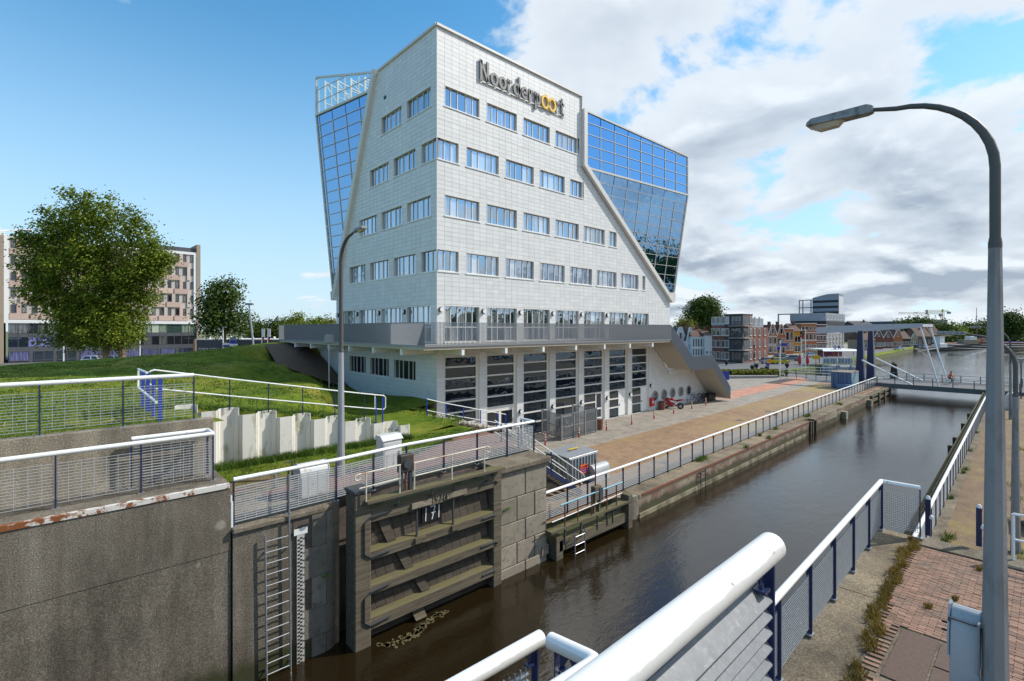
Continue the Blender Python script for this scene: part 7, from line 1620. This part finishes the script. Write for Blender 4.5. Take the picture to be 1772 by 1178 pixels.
ro_ = MB(); ro_.prism([(0, 0.2, h_(606)), (tw_, 0.2, h_(606)), (tw_, 6.5, h_(606)), (0, 6.5, h_(606))], (0, 0, 0.25)); ro_.prism([(-0.2, -0.4, h_(608)), (tw_+0.5, -0.4, h_(608)), (tw_, 0.2, h_(605)), (0, 0.2, h_(605))], (0, 0, 0.1)); ro_.build('canopy', m_white, fb_)
m_mural = mat('mural', (0.28, 0.08, 0.13), 0.7, var=0.6, sc=1.3, dirt=(0.35, 0.2, 0.05), dsc=1.1, dth=0.55); MB().box(tw_*0.1, tw_*0.85, 3.0, 3.1, h_(618), h_(607)).build('mural_panel', m_mural, fb_)
for x in (0.05, 0.5, 0.95): MB().bar((tw_*x, 0.4, h_(640)), (tw_*x, 0.4, h_(606)), 0.12, 0.12).build('canopy_post', m_white, fb_)
for i, c_ in enumerate('SR'): link('letter', text_mesh(c_, 1.1, 0.06, m_blue, 'letter', 0.02), fb_, (tw_*0.35+i*0.85, 0.3, h_(604)), (math.pi/2, 0, 0))
for i in range(4): MB().lathe((tw_*(0.2+0.2*i), 1.6, h_(619)), [(0.5, 0), (0.5, 0.06), (0.06, 0.1)], 10).build('table', m_white, fb_)
# ================================================================ boats in the harbour
def boat(name, label, px, py, D, L_, B_, H_, hullm, cabs, rz, mast=None, cat='boat'):
    p = G(px, py, 0.0) if D is None else AT(px, py, D); t = thing(name, label, cat, (p.x, p.y, 0), rz, 'boats moored along the far quay')
    hl = MB(); prof = [(-0.5, 0.75), (-0.42, 0.95), (0.2, 1.0), (0.4, 0.7), (0.5, 0.05)]
    top = [(x*L_, w*B_/2, H_*(1+0.35*max(0, x))) for x, w in prof]+[(x*L_, -w*B_/2, H_*(1+0.35*max(0, x))) for x, w in prof[::-1]]; bot = [(x*L_*0.94, y*0.85, -0.3) for (x, y, z) in [(a[0], a[1], 0) for a in top]]
    n = len(top); hl.add(bot+top, [tuple(range(n-1, -1, -1)), tuple(range(n, 2*n))]+[(i, (i+1) % n, n+(i+1) % n, n+i) for i in range(n)]); hl.build('hull', hullm, t)
    MB().tube([V(q)+V((0, 0, 0.05)) for q in top], 0.12, 6).build('gunwale', m_rubber, t)
    for (x0, x1, w, z0, z1, m, nm) in cabs:
        o = bevel(MB().prism([(x0*L_, -w*B_/2, H_*z0), (x1*L_, -w*B_/2, H_*z0), (x1*L_*0.97, -w*B_*0.45, H_*z1), (x0*L_*0.97, -w*B_*0.45, H_*z1)], (0, w*B_*0.95, 0)).build(nm, m, t), 0.05)
        if nm != 'deckhouse_roof':
            for k in range(3): a = x0+(x1-x0)*(k+0.2)/3; MB().box(a*L_, (a+(x1-x0)*0.2)*L_, -w*B_/2-0.06, -w*B_/2+0.02, H_*(z0+(z1-z0)*0.5), H_*(z0+(z1-z0)*0.82)).build('cabin_window', g_far, o)
    if mast: MB().tube([(mast[0]*L_, 0, H_), (mast[0]*L_, 0, mast[1])], 0.13, 8).build('mast', m_bark, t); MB().tube([(mast[0]*L_, 0, H_+2), (mast[0]*L_-L_*0.3, 0, H_+2.6)], 0.08, 6).build('boom', m_bark, t)
    return t
boat('tug_boat', 'black hulled tug boat with white wheelhouse moored at the grassy quay', 1625, 606, None, 10, 4.2, 1.1, m_black, [(-0.35, 0.15, 0.6, 1.0, 2.6, m_white, 'deckhouse'), (-0.2, 0.12, 0.5, 2.6, 5.0, m_white, 'wheelhouse'), (-0.22, 0.14, 0.55, 5.0, 5.3, m_cream, 'deckhouse_roof')], 2.75, (0.0, 8.5))
boat('barge', 'low dark cargo barge behind the tug boat', 1655, 603, None, 14, 4.5, 1.2, m_darkgrey, [(-0.4, 0.3, 0.75, 1.0, 1.5, M_H['dgrey'], 'hatch_cover')], 2.6)
boat('house_boat', 'brown house boat with tan deckhouse beyond the barge', 1672, 600, None, 15, 4.6, 1.4, m_darkgrey, [(-0.4, 0.25, 0.7, 1.0, 2.6, M_H['tan'], 'deckhouse'), (-0.35, -0.05, 0.6, 2.6, 3.8, m_white, 'wheelhouse')], 2.6)
boat('house_boat', 'old sailing barge with tall mast near the lamp head', 1692, 597, None, 18, 5, 1.5, m_rustbrown, [(-0.4, -0.1, 0.6, 1.0, 2.6, M_H['tan'], 'deckhouse'), (0.0, 0.35, 0.6, 1.0, 1.9, m_orange, 'deckhouse')], 2.6, (0.05, 21))
boat('house_boat', 'small blue boat at the end of the moored row', 1703, 594, None, 12, 4, 1.3, m_blue, [(-0.3, 0.2, 0.65, 1.0, 2.3, m_white, 'deckhouse')], 2.6)
boat('ship', 'grey ship on the far shore at the right edge', 1763, 586.5, None, 26, 7, 3.0, M_H['grey'], [(-0.3, 0.2, 0.6, 1.0, 2.2, M_H['grey'], 'deckhouse'), (-0.1, 0.1, 0.4, 2.2, 3.0, m_white, 'wheelhouse')], 2.2, (0.0, 16), 'ship')
boat('barge', 'dark barge on the far shore left of the grey ship', 1740, 587.0, None, 20, 6, 2.2, m_black, [(-0.4, -0.1, 0.6, 1.0, 2.0, m_white, 'deckhouse')], 2.2)
dl = thing('mooring_dolphin', 'weathered timber mooring dolphin in the water behind the drawbridge', 'dolphin', tuple(AT(1547, 655, 92).xy)+(0,))
for a in range(4): MB().tube([(0.55*math.cos(a*1.57), 0.55*math.sin(a*1.57), -1), (0.2*math.cos(a*1.57), 0.2*math.sin(a*1.57), 2.6)], 0.2, 7).build('pile', m_darkwood, dl)
MB().lathe((0, 0, 2.5), [(0.45, 0), (0.45, 0.2), (0.1, 0.5)], 8).build('cap', m_gatewood, dl)
# ================================================================ cranes
def crane(label, px, y_top, D, jl, jr, y_j, col):
    b = AT(px, 585, D); b.z = 1; t = thing('tower_crane', label, 'crane', b, TH-math.pi/2, 'cranes on the skyline'); H_ = ZC-(y_j-HY)/FPX*D-1; Ht = ZC-(y_top-HY)/FPX*D-1; k = D/FPX; w = 1.0
    m = MB()
    for sx_, sy_ in ((-1, -1), (1, -1), (1, 1), (-1, 1)): m.bar((sx_*w, sy_*w, 0), (sx_*w, sy_*w, H_), 0.3, 0.3)
    z = 0; s = 1
    while z < H_-2: m.bar((-w*s, -w, z), (w*s, -w, z+2.5), 0.2, 0.2); m.bar((-w*s, w, z), (w*s, w, z+2.5), 0.2, 0.2); z += 2.5; s = -s
    m.build('mast', col, t); j = MB(); a, b2 = (jl-px)*k, (jr-px)*k
    j.bar((a, -0.6, H_), (b2, -0.6, H_), 0.35, 0.35); j.bar((a, 0.6, H_), (b2, 0.6, H_), 0.35, 0.35); j.bar((a, 0, H_+1.5), (b2*0.9, 0, H_+1.5), 0.3, 0.3); x = a
    while x < b2-2: j.bar((x, -0.6, H_), (x+1.5, 0, H_+1.5), 0.16, 0.16); j.bar((x+1.5, 0, H_+1.5), (x+3, -0.6, H_), 0.16, 0.16); x += 3
    j.build('jib', col, t); MB().bar((0, 0, H_), (0, 0, Ht), 1.2, 1.2).build('tower_head', col, t); q = a if abs(a) < abs(b2) else b2; MB().box(q-1.5, q+1.5, -1, 1, H_-2.5, H_-0.2).build('counterweight', M_H['concrete'], t)
    return t
crane('grey and red tower crane with long jib left of the yellow one', 1604, 536, 520, 1555, 1628, 543, mat('crane_grey', (0.38, 0.33, 0.28), 0.6)); crane('yellow tower crane on the skyline', 1631, 535, 560, 1600, 1642, 539, mat('crane_yellow', (0.55, 0.36, 0.05), 0.6))
# ================================================================ cars
def car(label, loc, rz, col, van=False, name='parked_car'):
    t = thing(name, label, 'car', loc, rz, 'cars parked along the street'); m = mat('car_'+'_'.join('%.2f' % c for c in col), col, 0.25, metal=0.3, var=0.03)
    L_, W_ = 4.3, 1.75; low = [(-2.15, 0.32), (-2.15, 0.80), (-1.95, 0.92), (-0.2, 0.95), (0.95, 0.92), (1.95, 0.74), (2.15, 0.55), (2.12, 0.30)]; hr = 1.85 if van else 1.45
    bevel(MB().prism([(x, -W_/2, z) for x, z in low], (0, W_, 0)).build('body', m, t), 0.06, 2)
    cab = [(-1.85, 0.92, W_*0.48), (1.05, 0.92, W_*0.48), (0.35, hr-0.05, W_*0.38), (-1.45 if not van else -1.8, hr-0.05, W_*0.38)]
    mb = MB(); mb.add([(x, s*w, z) for s in (-1, 1) for x, z, w in cab], [(0, 1, 2, 3), (7, 6, 5, 4), (0, 1, 5, 4), (1, 2, 6, 5), (2, 3, 7, 6), (3, 0, 4, 7)]); mb.build('window_glass', g_dark, t)
    mb = MB(); mb.box(cab[3][0]-0.03, cab[2][0]+0.03, -W_*0.385, W_*0.385, hr-0.05, hr+0.02); 
    for s in (-1, 1): 
        for (a, b) in ((cab[0], cab[3]), (cab[1], cab[2]), ((-0.35, 0.92, W_*0.48), (-0.45, hr-0.05, W_*0.38))): mb.bar((a[0], s*a[2], a[1]), (b[0], s*b[2], b[1]), 0.07, 0.07)
    mb.build('roof', m, t)
    for x in (-1.32, 1.32):
        for s in (-1, 1): w = MB().torus((x, s*(W_/2-0.12), 0.31), 0.22, 0.10, (0, 1, 0), 16, 6).build('wheel', m_rubber, t, True); MB().disc((x, s*(W_/2-0.06), 0.31), 0.19, (0, 1, 0), 0.06, 12).build('rim', m_galv, w)
    for s in (-1, 1): MB().box(2.06, 2.16, s*0.62-0.16, s*0.62+0.16, 0.56, 0.68).build('headlight', m_white, t); MB().box(-2.17, -2.12, s*0.66-0.12, s*0.66+0.12, 0.68, 0.82).build('tail_light', m_red, t); MB().box(0.75, 0.9, s*0.95-0.08, s*0.95+0.08, 0.92, 1.04).build('wing_mirror', m, t)
    MB().box(2.15, 2.17, -0.25, 0.25, 0.40, 0.5).build('number_plate', m_yellow, t)
    return t
def carat(px, py, z): p = G(px, py, z); return (p.x, p.y, z)
rr_ = TH-math.pi/2
car('silver parked car behind the orange roadworks sign', carat(1332, 629, 1.11), rr_+0.1, (0.45, 0.47, 0.50)); car('yellow car on the street in front of the gabled houses', carat(1348, 629.5, 1.11), rr_+0.05, (0.62, 0.48, 0.02)); car('grey parked car beside the red houses', carat(1368, 624, 1.11), rr_+math.pi-0.2, (0.25, 0.26, 0.27)); car('dark car by the ochre house', carat(1354, 622, 1.11), rr_, (0.04, 0.04, 0.05)); car('light car half behind the red parasols', carat(1404, 618, 1.11), rr_+0.3, (0.5, 0.5, 0.5)); car('yellow van behind the yellow road signs', carat(1420, 617.5, 1.11), rr_+0.2, (0.7, 0.52, 0.03), True)
for lb, px, py, D, c in (('white parked car below the hotel', 166, 628, 92, (0.7, 0.7, 0.7)), ('silver grey parked car left of the big tree', 206, 626, 92, (0.42, 0.43, 0.43)), ('dark parked car right of the big tree trunks', 262, 620, 92, (0.08, 0.08, 0.09))):
    p = AT(px, py, D); p.z = 2.65; car(lb, p, rr_+0.15, c)
for lb, px in (('pale car far off by the red warehouse row', 1556), ('dark car far off on the grassy quay', 1590), ('grey car far off near the tug boat', 1600)): car(lb, carat(px, 606-(px-1550)*0.08, 1.12), rr_+0.4, (0.4, 0.42, 0.45) if px != 1590 else (0.05, 0.05, 0.06))
# ================================================================ street furniture far off
def sign(name, label, px, py, z, h, boards, r=0.05, m=None, cat='sign', group=None):
    p = G(px, py, z) if py > HY+5 else AT(px, 600, 100); t = thing(name, label, cat, (p.x, p.y, z), TH-math.pi/2, group); MB().tube([(0, 0, 0), (0, 0, h)], r, 8).build('pole', m or m_galv, t, True)
    for (x0, x1, z0, z1, bm) in boards: MB().box(x0, x1, -0.12, -0.06, z0, z1).build('board', bm, t)
    return t
sign('direction_sign', 'white pole with blue direction boards at the street corner', 1350, 657, 1.1, 6.2, [(0.1, 1.0, 5.3, 5.75, m_blue), (-0.55, -0.1, 4.7, 5.2, m_blue), (-0.6, 0.0, 5.3, 5.7, m_steelgrey)], 0.09, m_whitegl)
sign('roadworks_sign', 'orange temporary road sign in front of the silver car', 1331, 633, 1.1, 1.2, [(-0.5, 0.5, 0.6, 1.5, mat('sign_orange', (0.75, 0.33, 0.01), 0.5))], 0.04); sign('road_sign', 'small blue road sign by the hedge corner', 1328, 640, 1.1, 1.0, [(-0.3, 0.3, 0.4, 1.3, m_blue)], 0.04); sign('road_sign', 'yellow road sign on a tall pole by the terrace boat', 1412, 641, 1.1, 3.0, [(-0.7, 0.7, 2.2, 2.9, m_yellow)], 0.06, m_darkgrey); sign('road_sign', 'blue board on two legs behind the stair foot', 1256, 663, 1.1, 1.7, [(-0.55, 0.45, 0.5, 1.75, m_blue)], 0.04)
fp1 = sign('flag_pole', 'white flag pole with black red and yellow banner', 1387, 640, 1.1, 8.2, [(-0.35, 0.5, 6.9, 7.6, m_black), (-0.35, 0.2, 6.3, 6.8, m_red), (0.0, 0.35, 7.1, 7.4, m_yellow)], 0.08, m_whitegl, 'flag pole'); sign('flag_pole', 'bare white flag pole right of the banner', 1394, 640, 1.1, 8.0, [], 0.08, m_whitegl, 'flag pole')
sign('lamp_pole', 'dark street lamp pole by the hedge', 1305, 641, 1.1, 4.6, [(-0.15, 0.15, 4.5, 4.9, m_black)], 0.05, m_black, 'street lamp')
sign('modern_lamp', 'slim lamp with flat round top at the right edge beyond the bridge', 1767, 690, 1.1, 4.6, [], 0.06, m_darkgrey, 'street lamp')
ml = next(o for o in bpy.data.objects if o.name.startswith('modern_lamp')); MB().lathe((0, 0, 4.1), [(0.12, 0), (0.2, 0.3), (0.2, 0.45), (0.42, 0.5), (0.42, 0.54)], 12).build('lamp_head', m_galv, ml, True)
for lb, px in (('closed red parasol left of the flag poles', 1384), ('closed red parasol right of the flag poles', 1397)):
    p = G(px, 634, 1.1); t = thing('closed_parasol', lb, 'parasol', (p.x, p.y, 1.1), group='closed red parasols'); MB().lathe((0, 0, 0), [(0.04, 0), (0.04, 0.5), (0.28, 0.6), (0.38, 1.1), (0.26, 2.0), (0.08, 2.7)], 9).build('canopy', m_red, t, True); MB().tube([(0, 0, 0), (0, 0, 2.9)], 0.03, 6).build('pole', m_white, t)
for lb, px, py in (('black ball bollard nearest the apartment block', 1257, 632), ('black ball bollard left of the dark lamp pole', 1302, 641), ('black ball bollard right of the dark lamp pole', 1309, 638), ('black ball bollard at the left end of the hedge gap', 1319, 646), ('black ball bollard near the orange sign', 1327, 643), ('black ball bollard at the street kerb', 1362, 637), ('black ball bollard by the direction sign', 1361, 650)):
    p = G(px, py, 1.1); t = thing('ball_bollard', lb, 'bollard', (p.x, p.y, 1.1), group='black ball bollards'); MB().lathe((0, 0, 0), [(0.2, 0), (0.16, 0.25), (0.34, 0.4), (0.42, 0.68), (0.34, 0.98), (0.12, 1.1)], 12).build('ball', m_black, t, True)
hg = thing('hedge', 'low yellow green hedge beside the road', 'hedge'); lf = MB(); rh_ = random.Random(9)
for i in range(5200):
    f = rh_.random(); px = 1254+92*f; a = G(px, 652-1.0*f, 1.1); p = a+V((rh_.gauss(0, 0.5), rh_.gauss(0, 0.5), rh_.random()**0.8*1.15)); s = rh_.uniform(0.12, 0.26); u = V((rh_.gauss(0, 1), rh_.gauss(0, 1), rh_.gauss(0, 1))).normalized(); b = u.orthogonal().normalized(); c = u.cross(b); lf.add([p-b*s, p+c*s*0.7, p+b*s, p-c*s*0.7], [(0, 1, 2, 3)])
me = bpy.data.meshes.new('foliage'); me.from_pydata(lf.v, [], lf.f); me.materials.append(m_leafy); o = bpy.data.objects.new('foliage', me); C.objects.link(o); o.parent = hg
MB().prism([G(1254, 655, 1.1), G(1346, 654, 1.1), G(1346, 653, 1.1), G(1254, 653.6, 1.1)], (0, 0, 0.4)).build('kerb_wall', M_H['concrete'], hg)
bp = [G(px, py, 1.1) for px, py in ((1362, 654), (1378, 655), (1395, 656), (1412, 657), (1430, 658), (1448, 659))]
pipe_rail('white pipe barrier along the road before the terrace boat', bp, 1.05, 0.5, 0.05, 0.045, m_darkgrey)
bp = [G(px, py, 1.1) for px, py in ((1380, 645), (1400, 645.5), (1420, 646), (1440, 646.5))]
pipe_rail('second white pipe barrier nearer the flag poles', bp, 1.05, 0.5, 0.05, 0.045, m_white)
# left: signs, lamps, flags on the crest
def stand(name, label, px, ytop, D, zb, boards, r, m, cat, lean=0.0):
    p = AT(px, ytop, D); h = p.z-zb; t = thing(name, label, cat, (p.x, p.y, zb), TH-math.pi/2); MB().tube([(-lean, 0, 0), (0, 0, h)], [r, r*0.7], 8).build('pole', m, t, True)
    for (x0, x1, z0, z1, bm) in boards: MB().box(x0, x1, -0.10, -0.04, h+z0, h+z1).build('board', bm, t)
    return t, h
t, h = stand('sign_board', 'post with stacked blue and white sign boards on the crest', 398, 583, 80, 3.0, [(0.0, 1.05, -0.45, 0.0, m_steelgrey), (0.0, 1.05, -1.05, -0.5, m_blue), (0.0, 1.2, -1.5, -1.1, m_white), (0.0, 1.2, -1.95, -1.55, m_white), (-1.1, -0.1, -1.25, -0.95, m_white), (-1.1, -0.1, -1.6, -1.3, m_blue), (-1.1, -0.1, -1.95, -1.65, m_white)], 0.09, m_whitegl, 'sign')
for lb, px, yt, D in (('slim white street lamp left of the big tree trunks', 110, 560, 70), ('slim white street lamp right of the big tree', 242, 556, 75), ('white lamp pole beside the sign boards', 386, 566, 85)):
    t, h = stand('slim_lamp', lb, px, yt, D, 2.6, [], 0.09, m_whitegl, 'street lamp'); MB().box(-0.1, 0.55, -0.12, 0.12, h-0.05, h+0.08).build('lamp_head', m_galv, t)
t, h = stand('leaning_lamp', 'tall leaning grey lamp post above the bank', 431, 527, 60, 5.0, [], 0.13, m_galv, 'street lamp', lean=-0.75); bevel(MB().box(-0.4, 0.5, -0.2, 0.2, h-0.05, h+0.2).build('lamp_head', m_steelgrey, t), 0.05)
for lb, px in (('white banner flag with orange foot, left of the pair', 453), ('white banner flag with orange foot, nearest the walkway', 463)):
    t, h = stand('banner_flag', lb, px, 568, 78, 4.5, [(0.05, 0.5, -1.35, -0.05, m_white), (0.08, 0.45, -1.6, -1.35, m_blue), (0.05, 0.45, -1.8, -1.6, m_orange)], 0.04, m_whitegl, 'flag')
t, h = stand('carved_post', 'brown carved wooden post at the hotel corner', 337, 588, 85, 3.0, [], 0.35, m_bark, 'post')
be = AT(432, 601, 66); bn = thing('bench', 'orange wooden bench on the crest of the bank', 'bench', (be.x, be.y, be.z-0.25), TH-math.pi/2); MB().box(-1.0, 1.0, -0.25, 0.25, 0.3, 0.4).build('seat', mat('bench_wood', (0.45, 0.22, 0.08), 0.7), bn)
for x in (-0.8, 0.8): MB().box(x-0.08, x+0.08, -0.2, 0.2, -1.0, 0.3).build('leg', m_darkgrey, bn)
